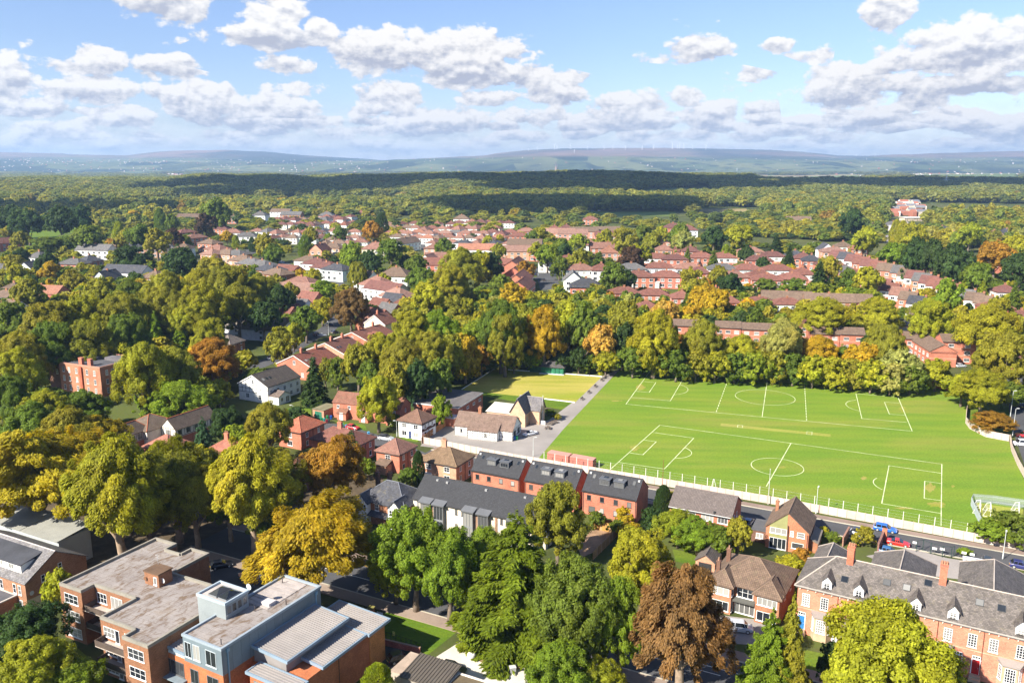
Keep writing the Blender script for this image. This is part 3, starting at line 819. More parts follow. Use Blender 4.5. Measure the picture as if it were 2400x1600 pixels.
# ------------------------------------------------------------------ concrete panel walls (every bay a part)
PANEL = {}
def panel_wall(pts, h, label, bay=1.83, brick=False, col=(0.52, 0.44, 0.38), name='panel_wall'):
    r = empty(name, pts[0]); tag(r, label, 'wall')
    base = Vector(pts[0]); carry = 0
    for a, b in zip(pts, pts[1:]):
        a, b = Vector(a), Vector(b); L = (b - a).length; n = max(1, round(L / bay)); w = L / n; ang = math.atan2((b - a).y, (b - a).x)
        for k in range(n):
            p = a.lerp(b, k / n) - base
            key = (round(w, 3), h)
            if key not in PANEL:
                mb = MB(); nr = 5
                for j in range(nr):
                    mb.box(0.07, -0.03, h * j / nr + 0.012, w - 0.07, 0.03, h * (j + 1) / nr - 0.012)
                mb.box(0.06, -0.02, 0.0, w - 0.06, 0.02, h - 0.05)
                PANEL[key] = (mb.mesh('panel', M['concrete']), MB().box(-0.08, -0.075, 0, 0.08, 0.075, h + 0.08).mesh('post', M['concrete']))
            v = random.uniform(0.9, 1.1)
            ob('panel', PANEL[key][0], r, (p.x, p.y, 0), ang, tuple(c * v for c in col))
            ob('post', PANEL[key][1], r, (p.x, p.y, 0), ang, (0.40, 0.30, 0.25))
    return r
W0 = Vector((-24.0, 216.0, 0)); W1 = Vector((0.4, 202.4, 0)); W2 = Vector((57.2, 175.0, 0)); W3 = Vector((101, 151.2, 0)); W4 = Vector((128, 136.6, 0))
panel_wall([W0, W1, W2, W3, W4], 1.85, 'long pale concrete panel wall between the street and the playing field')
panel_wall([P('R8', *q) for q in ((1842, 790), (1822, 900), (1815, 985), (1850, 1035), (2000, 1112), (2215, 1152))], 1.9, 'curving pale panel wall round the grass verge beyond the pitches')
panel_wall([P('R8', *q) for q in ((2222, 1152), (2235, 1240), (2290, 1370), (2360, 1500), (2470, 1700))], 1.9, 'pale panel wall beside the side road at the right edge')
bw = empty('brick_wall', P('R8', 1410, 645)); tag(bw, 'red brick boundary wall at the far right corner of the playing field', 'wall')
q = [P('R8', *p) for p in ((1410, 645), (1540, 660), (1650, 685), (1745, 720))]
for a, b in zip(q, q[1:]):
    L = (b - a).length; ang = math.atan2((b - a).y, (b - a).x); o_ = a - q[0]
    ob('wall_section', MB().box(0, -0.12, 0, L, 0.12, 2.3).box(-0.05, -0.16, 2.3, L + 0.05, 0.16, 2.4).mesh('wall_section', M['brick']), bw, (o_.x, o_.y, 0), ang, (0.50, 0.15, 0.09))

# tall fence posts with wires along the field side
wf = empty('wire_fence', along(W1, 0, 1.0)); tag(wf, 'row of tall white posts carrying wires along the near touchline', 'fence')
pm = MB().box(-0.06, -0.06, 0, 0.06, 0.06, 3.3).mesh('post', M['concrete'])
fb = along(W1, 0, 1.0); ang12 = math.atan2((W2 - W1).y, (W2 - W1).x)
prev = None; wires = MB()
for k in range(44):
    s = 8.0 + k * 2.95
    p = (W1.lerp(W2, s / (W2 - W1).length) if s < (W2 - W1).length else W2 + (W3 - W2).normalized() * (s - (W2 - W1).length)) + E2 * 1.1
    o_ = p - fb
    ob('post', pm, wf, (o_.x, o_.y, 0), ang12, (0.62, 0.60, 0.55))
    if prev is not None:
        for zz in (1.95, 2.5, 3.2):
            wires.tube([(prev.x, prev.y, zz), (o_.x, o_.y, zz)], 0.012, 4)
    prev = o_
ob('wire', wires.mesh('wire', M['steel']), wf)
# ------------------------------------------------------------------ building kit
CACHE = {}
def cached(key, fn):
    if key not in CACHE:
        CACHE[key] = fn()
    return CACHE[key]

def window_meshes(w, h, nx, ny, near):
    def mk():
        fr = MB(); e = 0.075
        fr.box(-w / 2, -0.055, 0, -w / 2 + e, 0.02, h); fr.box(w / 2 - e, -0.055, 0, w / 2, 0.02, h)
        fr.box(-w / 2 + e, -0.055, 0, w / 2 - e, 0.02, e); fr.box(-w / 2 + e, -0.055, h - e, w / 2 - e, 0.02, h)
        for i in range(1, nx):
            x = -w / 2 + w * i / nx; fr.box(x - 0.03, -0.05, e, x + 0.03, 0.015, h - e)
        for j in range(1, ny):
            z = h * j / ny
            for i in range(nx):
                xa = -w / 2 + w * i / nx + (0.03 if i else e); xb = -w / 2 + w * (i + 1) / nx - (0.03 if i < nx - 1 else e)
                fr.box(xa, -0.045, z - 0.022, xb, 0.012, z + 0.022)
        fr.box(-w / 2 - 0.08, -0.13, -0.09, w / 2 + 0.08, 0.02, -0.003)
        gl = MB(); gl.face([(-w / 2 + e, -0.022, e), (w / 2 - e, -0.022, e), (w / 2 - e, -0.022, h - e), (-w / 2 + e, -0.022, h - e)])
        if near:
            return fr.mesh('window', M['frame']), gl.mesh('pane', M['glass'])
        fr.face([(-w / 2 + e, -0.022, e), (w / 2 - e, -0.022, e), (w / 2 - e, -0.022, h - e), (-w / 2 + e, -0.022, h - e)], 1)
        return fr.mesh('window', [M['frame'], M['glass']]), None
    return cached(('win', round(w, 2), round(h, 2), nx, ny, near), mk)

class Bld:
    def __init__(s, name, A, B, label=None, cat='house', group=None, near=True, ang=None, w=None):
        A, B = Vector(A), Vector(B)
        d = B - A
        s.ang = math.atan2(d.y, d.x) if ang is None else math.radians(ang)
        s.w = w if w else math.hypot(d.x, d.y)
        s.root = empty(name, (A.x, A.y, 0), s.ang); s.near = near
        if label:
            tag(s.root, label, cat, group)
        s.blk = None
    def at(s, x, y, z=0.0):
        c, n = math.cos(s.ang), math.sin(s.ang)
        return s.root.location + Vector((x * c - y * n, x * n + y * c, z))
    def part(s, name, mb, mat, col=(1, 1, 1), parent=None, key=None, smooth=False, loc=(0, 0, 0)):
        me = cached(key, lambda: mb.mesh(name, mat, smooth)) if key else mb.mesh(name, mat, smooth)
        return ob(name, me, parent or s.root, loc, 0.0, col)
    def block(s, x0, y0, w, d, h, col, mat='brick', gable=None, rise=0.0, name='wall', z0=-0.3, key=None, apex=0.5):
        def mk():
            mb = MB(); x1, y1 = x0 + w, y0 + d; t = h + rise
            if gable == 'x':
                ym = y0 + d * apex
                mb.face([(x0, y0, z0), (x1, y0, z0), (x1, y0, h), (x0, y0, h)]); mb.face([(x1, y1, z0), (x0, y1, z0), (x0, y1, h), (x1, y1, h)])
                mb.face([(x1, y0, z0), (x1, y1, z0), (x1, y1, h), (x1, ym, t), (x1, y0, h)]); mb.face([(x0, y1, z0), (x0, y0, z0), (x0, y0, h), (x0, ym, t), (x0, y1, h)])
            elif gable == 'y':
                xm = x0 + w * apex
                mb.face([(x0, y0, z0), (x1, y0, z0), (x1, y0, h), (xm, y0, t), (x0, y0, h)]); mb.face([(x1, y1, z0), (x0, y1, z0), (x0, y1, h), (xm, y1, t), (x1, y1, h)])
                mb.face([(x1, y0, z0), (x1, y1, z0), (x1, y1, h), (x1, y0, h)]); mb.face([(x0, y1, z0), (x0, y0, z0), (x0, y0, h), (x0, y1, h)])
            else:
                mb.box(x0, y0, z0, x1, y1, h)
            return mb.mesh(name, M[mat])
        me = cached(key, mk) if key else mk()
        ob(name, me, s.root, color=col)
        s.blk = (x0, y0, w, d, h); return s.blk
    def gable(s, b, rise, axis, col, mat='tile', ov=0.28, vg=0.22, t=0.14, key=None, ridge=None, apex=0.5, drop=0.0):
        x0, y0, w, d, h = b
        h -= drop
        def mk():
            mb = MB(); x1, y1 = x0 + w, y0 + d
            if axis == 'x':
                ym = y0 + d * apex; s1 = rise / (ym - y0); s2 = rise / (y1 - ym); z = h + rise + 0.06
                mb.slab([(x0 - vg, y0 - ov, h - ov * s1 + 0.06), (x1 + vg, y0 - ov, h - ov * s1 + 0.06), (x1 + vg, ym, z), (x0 - vg, ym, z)], t)
                mb.slab([(x1 + vg, y1 + ov, h - ov * s2 + 0.06), (x0 - vg, y1 + ov, h - ov * s2 + 0.06), (x0 - vg, ym, z + 0.001), (x1 + vg, ym, z + 0.001)], t)
            else:
                xm = x0 + w * apex; s1 = rise / (xm - x0); s2 = rise / (x1 - xm); z = h + rise + 0.06
                mb.slab([(x0 - ov, y1 + vg, h - ov * s1 + 0.06), (x0 - ov, y0 - vg, h - ov * s1 + 0.06), (xm, y0 - vg, z), (xm, y1 + vg, z)], t)
                mb.slab([(x1 + ov, y0 - vg, h - ov * s2 + 0.06), (x1 + ov, y1 + vg, h - ov * s2 + 0.06), (xm, y1 + vg, z + 0.001), (xm, y0 - vg, z + 0.001)], t)
            return mb.mesh('roof', M[mat])
        me = cached(key, mk) if key else mk()
        r = ob('roof', me, s.root, color=col)
        def mr():
            mb = MB(); z = h + rise + 0.02
            if axis == 'x':
                ym = y0 + d * apex; mb.tube([(x0 - vg - 0.01, ym, z), (x0 + w + vg + 0.01, ym, z)], 0.13, 6)
            else:
                xm = x0 + w * apex; mb.tube([(xm, y0 - vg - 0.01, z), (xm, y0 + d + vg + 0.01, z)], 0.13, 6)
            return mb.mesh('ridge', M['concrete'])
        ob('ridge', cached(key + ('r',), mr) if key else mr(), r, color=ridge or tuple(c * 1.15 for c in col))
        s.roof = r
        return r
    def hip(s, b, rise, col, mat='tile', ov=0.4, key=None, ends='both', ridge=None):
        x0, y0, w, d, h = b
        xa, ya, xb, yb = x0 - ov, y0 - ov, x0 + w + ov, y0 + d + ov
        W, D = xb - xa, yb - ya
        slope = rise / (min(W, D) / 2); ze = h - 0.05
        def pts():
            if W >= D:
                i = D / 2
                r0 = (xa + (i if ends in ('both', 'left') else 0), ya + D / 2, ze + rise); r1 = (xb - (i if ends in ('both', 'right') else 0), ya + D / 2, ze + rise)
                if W - D < 0.3 and ends == 'both':
                    r0 = r1 = ((xa + xb) / 2, (ya + yb) / 2, ze + rise)
            else:
                i = W / 2
                r0 = (xa + W / 2, ya + (i if ends in ('both', 'left') else 0), ze + rise); r1 = (xa + W / 2, yb - (i if ends in ('both', 'right') else 0), ze + rise)
            return r0, r1
        r0, r1 = pts()
        def mk():
            mb = MB(); c = [(xa, ya, ze), (xb, ya, ze), (xb, yb, ze), (xa, yb, ze)]
            if W >= D:
                fs = [[c[0], c[1], r1, r0], [c[1], c[2], r1], [c[2], c[3], r0, r1], [c[3], c[0], r0]]
            else:
                fs = [[c[0], c[1], r0], [c[1], c[2], r1, r0], [c[2], c[3], r1], [c[3], c[0], r0, r1]]
            for f in fs:
                g = []
                for p in f:
                    if not g or (Vector(p) - Vector(g[-1])).length > 1e-4:
                        g.append(p)
                if len(g) > 2 and (Vector(g[0]) - Vector(g[-1])).length < 1e-4:
                    g.pop()
                if len(g) > 2:
                    mb.face(g)
            lo = [(p[0], p[1], ze - 0.16) for p in c]
            mb.face(list(reversed(lo)))
            for i in range(4):
                mb.face([lo[i], lo[(i + 1) % 4], c[(i + 1) % 4], c[i]])
            return mb.mesh('roof', M[mat])
        r = ob('roof', cached(key, mk) if key else mk(), s.root, color=col)
        def mr():
            mb = MB(); c = [(xa, ya, ze), (xb, ya, ze), (xb, yb, ze), (xa, yb, ze)]
            own = [r0, r1, r1, r0] if W >= D else [r0, r0, r1, r1]
            for i in range(4):
                skip = (ends == 'left' and i in ((1, 2) if W >= D else (2, 3))) or (ends == 'right' and i in ((0, 3) if W >= D else (0, 1)))
                if not skip:
                    mb.tube([c[i], own[i]], 0.10, 5)
            if (Vector(r0) - Vector(r1)).length > 0.3:
                mb.tube([r0, r1], 0.12, 5)
            return mb.mesh('ridge', M['concrete'])
        ob('ridge', cached(key + ('r',), mr) if key else mr(), r, color=ridge or tuple(c * 1.2 for c in col))
        s.roof = r
        return r
    def flat(s, b, col, mat='felt', par=0.35, pcol=(0.3, 0.28, 0.25), pt=0.25, ov=0.0):
        x0, y0, w, d, h = b
        r = s.part('roof', MB().box(x0 - ov, y0 - ov, h + 0.002, x0 + w + ov, y0 + d + ov, h + 0.12), M[mat], col)
        if par:
            mb = MB(); z0, z1 = h + 0.0, h + par; x1, y1 = x0 + w, y0 + d; e = 0.06
            mb.box(x0 - e, y0 - e, z0, x1 + e, y0 + pt, z1); mb.box(x0 - e, y1 - pt, z0, x1 + e, y1 + e, z1)
            mb.box(x0 - e, y0 + pt, z0, x0 + pt, y1 - pt, z1); mb.box(x1 - pt, y0 + pt, z0, x1 + e, y1 - pt, z1)
            s.part('parapet', mb, M['concrete'], pcol)
        s.roof = r
        return r
    def face(s, b, f, u, z):
        x0, y0, w, d, h = b
        return {'F': ((x0 + u, y0, z), 0.0), 'R': ((x0 + w, y0 + u, z), math.pi / 2), 'B': ((x0 + w - u, y0 + d, z), math.pi), 'L': ((x0, y0 + d - u, z), -math.pi / 2)}[f]
    def win(s, b, f, u, z, w=1.2, h=1.2, nx=2, ny=1, fc=FW, name='window'):
        fm, gm = window_meshes(w, h, nx, ny, s.near)
        loc, rz = s.face(b, f, u, z)
        o = ob(name, fm, s.root, loc, rz, fc)
        if gm is not None:
            ob('pane', gm, o)
        return o
    def door(s, b, f, u, col, w=0.95, h=2.1, z=0.1, surround=FW):
        loc, rz = s.face(b, f, u, z)
        def mk():
            mb = MB().box(-w / 2, -0.05, 0, w / 2, 0.02, h)
            for i in range(2):
                for j in range(2):
                    mb.box(-w / 2 + 0.1 + i * w / 2, -0.075, 0.2 + j * h / 2, -0.08 + i * w / 2, -0.03, h / 2 - 0.15 + j * h / 2)
            return mb.mesh('door', M['paint'])
        o = ob('door', cached(('door', w, h), mk), s.root, loc, rz, col)
        ob('door_frame', cached(('doorf', w, h), lambda: MB().box(-w / 2 - 0.12, -0.09, 0, -w / 2 - 0.003, 0.02, h + 0.14).box(w / 2 + 0.003, -0.09, 0, w / 2 + 0.12, 0.02, h + 0.14).box(-w / 2 - 0.003, -0.09, h + 0.003, w / 2 + 0.003, 0.02, h + 0.14).mesh('door_frame', M['frame'])), o, color=surround)
        ob('handle', cached('dh', lambda: MB().box(0.28, -0.12, 1.0, 0.36, -0.05, 1.1).mesh('handle', M['steel'])), o)
        return o
    def chimney(s, x, y, z0, z1, w=0.9, d=0.6, col=BR['red'], pots=2):
        def mk():
            mb = MB().box(-w / 2, -d / 2, 0, w / 2, d / 2, z1 - z0 - 0.25).box(-w / 2 - 0.07, -d / 2 - 0.07, z1 - z0 - 0.25, w / 2 + 0.07, d / 2 + 0.07, z1 - z0)
            return mb.mesh('chimney', M['brick'])
        c = ob('chimney', cached(('chim', round(w, 2), round(d, 2), round(z1 - z0, 2)), mk), s.roof, (x, y, z0), 0, col)
        pm = cached('pot', lambda: MB().tube([(0, 0, 0), (0, 0, 0.25), (0, 0, 0.55)], [0.15, 0.12, 0.13], 8).mesh('chimney_pot', M['concrete']))
        for i in range(pots):
            ob('chimney_pot', pm, s.root, (x - w / 2 + w * (i + 0.5) / pots, y, z1), 0, (0.36, 0.2, 0.12))
        return c
    def skylight(s, b, side, u, v, w=0.8, h=1.1, rise=3.0, col=(0.35, 0.5, 0.6), apex=0.5):
        """roof window on the front (F) slope of a gable along x or the right (R) slope of a gable along y; u along the eave, v share up the slope"""
        x0, y0, W, D, H = b
        def mk():
            return MB().box(-w / 2 - 0.06, -0.06, 0, w / 2 + 0.06, h + 0.06, 0.07).mesh('roof_window', M['frame'])
        def mg():
            return MB().box(-w / 2, 0, 0.072, w / 2, h, 0.085).mesh('pane', M['glass'])
        if side == 'F':
            run = D * apex; sl = math.atan2(rise, run); loc = (x0 + u, y0 + run * v, H + rise * v + 0.07); rot = (sl, 0, 0)
        elif side == 'B':
            run = D * (1 - apex); sl = math.atan2(rise, run); loc = (x0 + u, y0 + D - run * v, H + rise * v + 0.07); rot = (sl, 0, math.pi)
        elif side == 'R':
            run = W * (1 - apex); sl = math.atan2(rise, run); loc = (x0 + W - run * v, y0 + u, H + rise * v + 0.07); rot = (sl, 0, math.pi / 2)
        else:
            run = W * apex; sl = math.atan2(rise, run); loc = (x0 + run * v, y0 + D - u, H + rise * v + 0.07); rot = (sl, 0, -math.pi / 2)
        o = ob('roof_window', cached(('rw', w, h), mk), s.roof, loc, color=FG, rot=rot)
        ob('pane', cached(('rwp', w, h), mg), s.root, loc, color=(1, 1, 1), rot=rot)
    def gutter(s, b, sides='F', ov=0.36, col=(0.05, 0.05, 0.05), drop=0.10):
        x0, y0, w, d, h = b
        for sd in sides:
            mb = MB()
            if sd == 'F': mb.box(x0 - 0.15, y0 - ov - 0.1, h - drop - 0.22, x0 + w + 0.15, y0 - ov + 0.02, h - drop - 0.10)
            if sd == 'R': mb.box(x0 + w + ov - 0.02, y0 - 0.15, h - drop - 0.22, x0 + w + ov + 0.1, y0 + d + 0.15, h - drop - 0.10)
            s.part('gutter', mb, M['paint'], col)
    def pipe(s, b, f, u, h=None, col=(0.05, 0.05, 0.05)):
        loc, rz = s.face(b, f, u, 0); hh = h or b[4]
        ob('drainpipe', cached(('pipe', round(hh, 1)), lambda: MB().box(-0.045, -0.11, 0, 0.045, -0.02, hh - 0.25).mesh('drainpipe', M['paint'])), s.root, loc, rz, col)

# timber framing on a facade: black strips, each face one part
def framing(b, blk, f, L, z0, z1, nx, nz, col=(0.03, 0.03, 0.03), t=0.12):
    mb = MB()
    for i in range(nx + 1):
        x = L * i / nx; mb.box(x - t / 2, -0.03, z0, x + t / 2, 0.01, z1)
    for j in range(nz + 1):
        z = z0 + (z1 - z0) * j / nz
        for i in range(nx):
            mb.box(L * i / nx + t / 2, -0.026, z - t / 2, L * (i + 1) / nx - t / 2, 0.01, z + t / 2)
    loc, rz = b.face(blk, f, 0.0, 0.0)
    return ob('timber_framing', mb.mesh('timber_framing', M['paint']), b.root, loc, rz, col)

# ------------------------------------------------------------------ three new brick houses with dormers
def new_build(A, label):
    b = Bld('dormer_house', A, A + E1 * 12.2, label, 'house', 'new brick houses below the playing field')
    k = b.block(0, 0, 12.2, 7.8, 5.5, BR['red'], gable='x', rise=3.1)
    b.gable(k, 3.1, 'x', RC['charcoal'], 'tile_new', ov=0.25, vg=0.08, ridge=(0.05, 0.05, 0.05))
    for u in (1.5, 4.5, 7.6, 10.6):
        b.win(k, 'F', u, 3.35, 0.95, 1.15, 1, 1, (0.10, 0.08, 0.07))
    for u, w in ((2.2, 1.5), (4.5, 0.95), (7.6, 0.95), (10.2, 1.7)):
        b.win(k, 'F', u, 0.8, w, 1.2, 1, 1, (0.10, 0.08, 0.07))
    for dx in (3.3, 6.6):
        zf = 5.5 + 3.1 * 0.34
        d = b.part('dormer', MB().box(dx, 1.35, zf - 0.25, dx + 2.3, 3.75, zf + 1.45).box(dx - 0.12, 1.15, zf + 1.452, dx + 2.42, 3.9, zf + 1.6), M['metal'], (0.11, 0.115, 0.125))
        fm, gm = window_meshes(1.9, 0.95, 3, 1, True)
        wn = ob('window', fm, d, (dx + 1.15, 1.35, zf + 0.3), 0, (0.12, 0.125, 0.13)); ob('pane', gm, b.root, (dx + 1.15, 1.35, zf + 0.3))
        d2 = ob('roof_window', cached('dsky', lambda: MB().box(0, 0, 0, 1.0, 0.8, 0.1).mesh('roof_window', M['glass'])), b.root, (dx + 0.65, 2.1, zf + 1.602))
    for u in (1.6, 10.7):
        b.skylight(k, 'F', u, 0.62, 0.55, 0.95, 3.1)
    for x in (0.6, 11.6):
        b.part('roof_vent', MB().box(x - 0.22, 3.1, 8.1, x + 0.22, 3.5, 8.45), M['paint'], (0.5, 0.5, 0.5))
    b.gutter(k, 'F'); b.pipe(k, 'F', 0.2); b.pipe(k, 'F', 12.0)
    return b
new_build(Vector((15.3, 169.6, 0)), 'new red brick house with two grey dormers, nearest of three to the road')
new_build(Vector((2.9, 175.5, 0)), 'new red brick house with two grey dormers, middle one of three')
new_build(Vector((-9.3, 181.8, 0)), 'new red brick house with two grey dormers, beside the brown hipped semi')

# ------------------------------------------------------------------ cream row with glazed bays
b = Bld('cream_terrace', Vector((-20.6, 163.0, 0)), Vector((0, 0, 0)), 'cream rendered row with long charcoal roof and glazed grey bays', 'house', ang=-27, w=27.6)
k = b.block(0, 0, 27.6, 9.6, 6.4, (0.66, 0.58, 0.47), 'render', gable='x', rise=3.4)
b.gable(k, 3.4, 'x', RC['charcoal'], 'tile_new', ov=0.35, vg=0.1, ridge=(0.05, 0.05, 0.05))
for u in (3.4, 6.6, 13.6, 17.0, 23.8):
    mb = MB().box(u - 1.1, -0.9, -0.2, u - 1.0, 0.0, 6.0).box(u + 1.0, -0.9, -0.2, u + 1.1, 0.0, 6.0).box(u - 1.0, -0.88, 2.7, u + 1.0, 0, 3.1)
    for i in (-0.33, 0.33):
        mb.box(u + i - 0.04, -0.9, -0.2, u + i + 0.04, -0.80, 6.0)
    bay = b.part('bay', mb, M['paint'], (0.20, 0.21, 0.22))
    b.part('pane', MB().box(u - 1.0, -0.84, 0.1, u + 1.0, -0.82, 6.0), M['glass'], parent=bay)
    b.part('bay_roof', MB().slab([(u - 1.45, -1.3, 6.35), (u + 1.45, -1.3, 6.35), (u + 1.45, 1.1, 7.0), (u - 1.45, 1.1, 7.0)], 0.3), M['metal'], (0.13, 0.135, 0.145), parent=bay)
for u in (1.2, 10.4, 11.9, 20.8, 22.0, 26.4):
    b.win(k, 'F', u, 4.6, 0.55, 1.2, 1, 1, FG); b.win(k, 'F', u, 1.4, 0.55, 1.2, 1, 1, FG)
for u in (5.0, 12.7, 15.3, 19.6):
    b.part('pier', MB().box(u - 0.22, -0.22, -0.2, u + 0.22, 0.05, 6.25), M['brick'], (0.28, 0.17, 0.11))
for x, y in ((3.5, 4.1), (6, 3.9), (15.2, 4.0), (24, 4.1)):
    b.part('roof_vent', MB().box(x - 0.25, y - 0.2, 9.15, x + 0.25, y + 0.2, 9.55), M['paint'], (0.3, 0.3, 0.3))
b.gutter(k, 'F'); b.win(k, 'R', 2.6, 3.6, 0.7, 1.1, 1, 1, FG); b.win(k, 'R', 6.2, 3.6, 0.7, 1.1, 1, 1, FG)
kk = b.block(27.6, 2.4, 1.7, 3.0, 2.6, (0.6, 0.54, 0.44), 'render', name='porch'); b.part('porch_roof', MB().slab([(27.6, 2.2, 2.9), (29.5, 2.2, 2.7), (29.5, 5.6, 2.7), (27.6, 5.6, 2.9)], 0.15), M['metal'], (0.25, 0.27, 0.3))
b.door(kk, 'R', 1.4, FG)

# ------------------------------------------------------------------ semi with wide white windows
b = Bld('brick_semi', Vector((32.8, 162.1, 0)), Vector((44, 156.2, 0)), 'brick semi with plain brown roof and wide white windows above a hedge', 'house', ang=-27.4, w=12.7)
k = b.block(0, 0, 12.7, 9.2, 5.0, BR['red'], gable='x', rise=2.7)
b.gable(k, 2.7, 'x', (0.14, 0.115, 0.105), 'tile_new', ov=0.3)
for u, w in ((1.5, 1.7), (4.4, 2.2), (7.9, 2.4), (11.0, 2.0)):
    b.win(k, 'F', u, 3.2, w, 1.25, 3, 1)
for u, w in ((2.0, 2.2), (5.0, 1.2), (7.9, 2.4), (11.0, 2.0)):
    b.win(k, 'F', u, 0.6, w, 1.5, 3, 1)
b.win(k, 'R', 2.6, 3.2, 1.0, 1.1, 2, 1); b.win(k, 'R', 5.0, 3.2, 0.8, 1.1, 1, 1); b.part('fascia', MB().box(-0.2, -0.34, 4.60, 12.9, -0.30, 4.86), M['paint'], FW); b.gutter(k, 'F', 0.42)
b.part('flue', MB().box(9.1, -0.15, 4.8, 9.4, 0.2, 5.5), M['paint'], (0.04, 0.04, 0.04))

# ------------------------------------------------------------------ split-colour gabled house
b = Bld('gabled_house', Vector((50.2, 153.2, 0)), Vector((0, 0, 0)), 'brick house with green upper panels and steep brown gable by the road', 'house', ang=-27, w=8.0)
k = b.block(0, 0, 8.0, 9.0, 4.6, BR['orange'], gable='y', rise=3.4, apex=0.5)
b.gable(k, 3.4, 'y', RC['brown'], 'tile', ov=0.35, apex=0.5)
mb = MB(); mb.prism([(0.7, -0.05), (4.0, -0.05), (4.0, 0.02), (0.7, 0.02)], 2.45, 3.3); mb.slab([(0.7, -0.05, 4.5), (4.0, -0.05, 4.5), (4.0, -0.05, 7.7), (0.7, -0.05, 5.15)], 0.06)
b.part('panel', mb, M['render'], (0.26, 0.26, 0.11))
b.win(k, 'F', 2.35, 3.3, 3.2, 1.2, 3, 1); b.win(k, 'F', 2.35, 0.15, 3.2, 2.25, 4, 1); b.win(k, 'F', 4.9, 3.3, 0.65, 1.1, 1, 2); b.win(k, 'F', 6.6, 3.3, 1.4, 1.05, 1, 2); b.win(k, 'F', 6.1, 0.9, 2.2, 1.2, 1, 1)
b.part('pier', MB().box(4.02, -0.35, -0.2, 4.2, 0.02, 5.4), M['brick'], BR['dark']); b.pipe(k, 'F', 7.8, 4.4)
b.chimney(0.9, 6.6, 5.2, 7.4, 0.6, 0.6, BR['brown'], 1)
kk = b.block(-3.0, 1.5, 3.0, 5.5, 2.5, BR['dark'], name='side_extension'); b.flat(kk, (0.10, 0.10, 0.105), par=0, ov=0.15); b.win(kk, 'F', 1.6, 0.9, 1.4, 1.1, 2, 1); b.door(k, 'R', 4.0, (0.05, 0.08, 0.2))
b = Bld('garden_shed', Vector((59.5, 150.2, 0)), Vector((0, 0, 0)), 'low grey roofed garage beside the split coloured gabled house', 'garage', ang=63, w=6.5)
k = b.block(0, 0, 6.5, 2.8, 2.2, BR['brown'], gable='x', rise=0.6); b.gable(k, 0.6, 'x', (0.20, 0.17, 0.14), 'felt', ov=0.15)

# ------------------------------------------------------------------ large hipped house and its garage
b = Bld('hipped_house', Vector((34.2, 130.6, 0)), Vector((0, 0, 0)), 'large brick house with hipped brown tile roof and white windows', 'house', ang=-31, w=11.6)
k = b.block(0, 0, 11.6, 10.2, 5.2, BR['brown']); b.hip(k, 3.2, RC['brown'], ov=0.5)
for x0, w in ((0.0, 3.7), (7.7, 3.9)):
    kk = b.block(x0, -1.3, w, 1.3, 5.2, BR['brown'] if x0 else (0.36, 0.17, 0.10), name='bay'); xa, xb = x0 - 0.5, x0 + w + 0.5; xm = (xa + xb) / 2; rz = 5.15 + 2.0
    mb = MB(); mb.face([(xa, -1.8, 5.16), (xb, -1.8, 5.16), (xm, 0.6, rz)]); mb.face([(xb, -1.8, 5.16), (xb, 0.8, 5.16), (xm, 3.0, rz), (xm, 0.6, rz)]); mb.face([(xa, 0.8, 5.16), (xa, -1.8, 5.16), (xm, 0.6, rz), (xm, 3.0, rz)])
    mb.box(xa, -1.8, 4.98, xb, -0.9, 5.15)
    b.part('bay_roof', mb, M['tile'], RC['brown'])
    b.part('ridge', MB().tube([(xa, -1.8, 5.16), (xm, 0.6, rz), (xb, -1.8, 5.16)], 0.10, 5).tube([(xm, 0.6, rz), (xm, 2.6, rz)], 0.10, 5), M['concrete'], (0.2, 0.14, 0.1))
    b.win(kk, 'F', w / 2, 3.3, w - 0.7, 1.35, 3 if x0 == 0 else 4, 1); b.win(kk, 'F', w / 2, 0.5, w - 0.7, 1.7, 3, 1)
    if x0 == 0:
        b.win(kk, 'R', 0.65, 3.3, 1.0, 1.35, 1, 1); b.win(kk, 'R', 0.65, 0.5, 1.0, 1.7, 1, 1)
b.win(k, 'F', 5.7, 3.1, 2.7, 1.9, 3, 2); b.win(k, 'F', 5.7, 0.15, 3.4, 2.2, 4, 1)
b.part('canopy', MB().slab([(3.9, -1.1, 2.75), (7.5, -1.1, 2.75), (7.5, 0.0, 2.95), (3.9, 0.0, 2.95)], 0.25), M['felt'], (0.10, 0.10, 0.09))
b.chimney(0.5, 1.6, 5.2, 7.9, 0.6, 0.6, BR['dark'], 1); b.chimney(0.9, 6.2, 5.4, 8.3, 0.7, 0.6, BR['dark'], 1)
for u in (2.5, 6.5):
    b.win(k, 'R', u, 3.3, 0.9, 1.1, 1, 1)
b = Bld('garage', Vector((34.2, 143.2, 0)), Vector((0, 0, 0)), 'small brick garage with dark door behind the hipped house', 'garage', ang=-27, w=3.6)
k = b.block(0, 0, 3.6, 5.4, 2.4, BR['pale'], gable='y', rise=1.3); b.gable(k, 1.3, 'y', (0.12, 0.10, 0.09), 'tile', ov=0.2)
b.part('garage_door', MB().box(0.6, -0.06, 0, 3.0, 0.02, 2.0), M['planks'], (0.03, 0.03, 0.03))

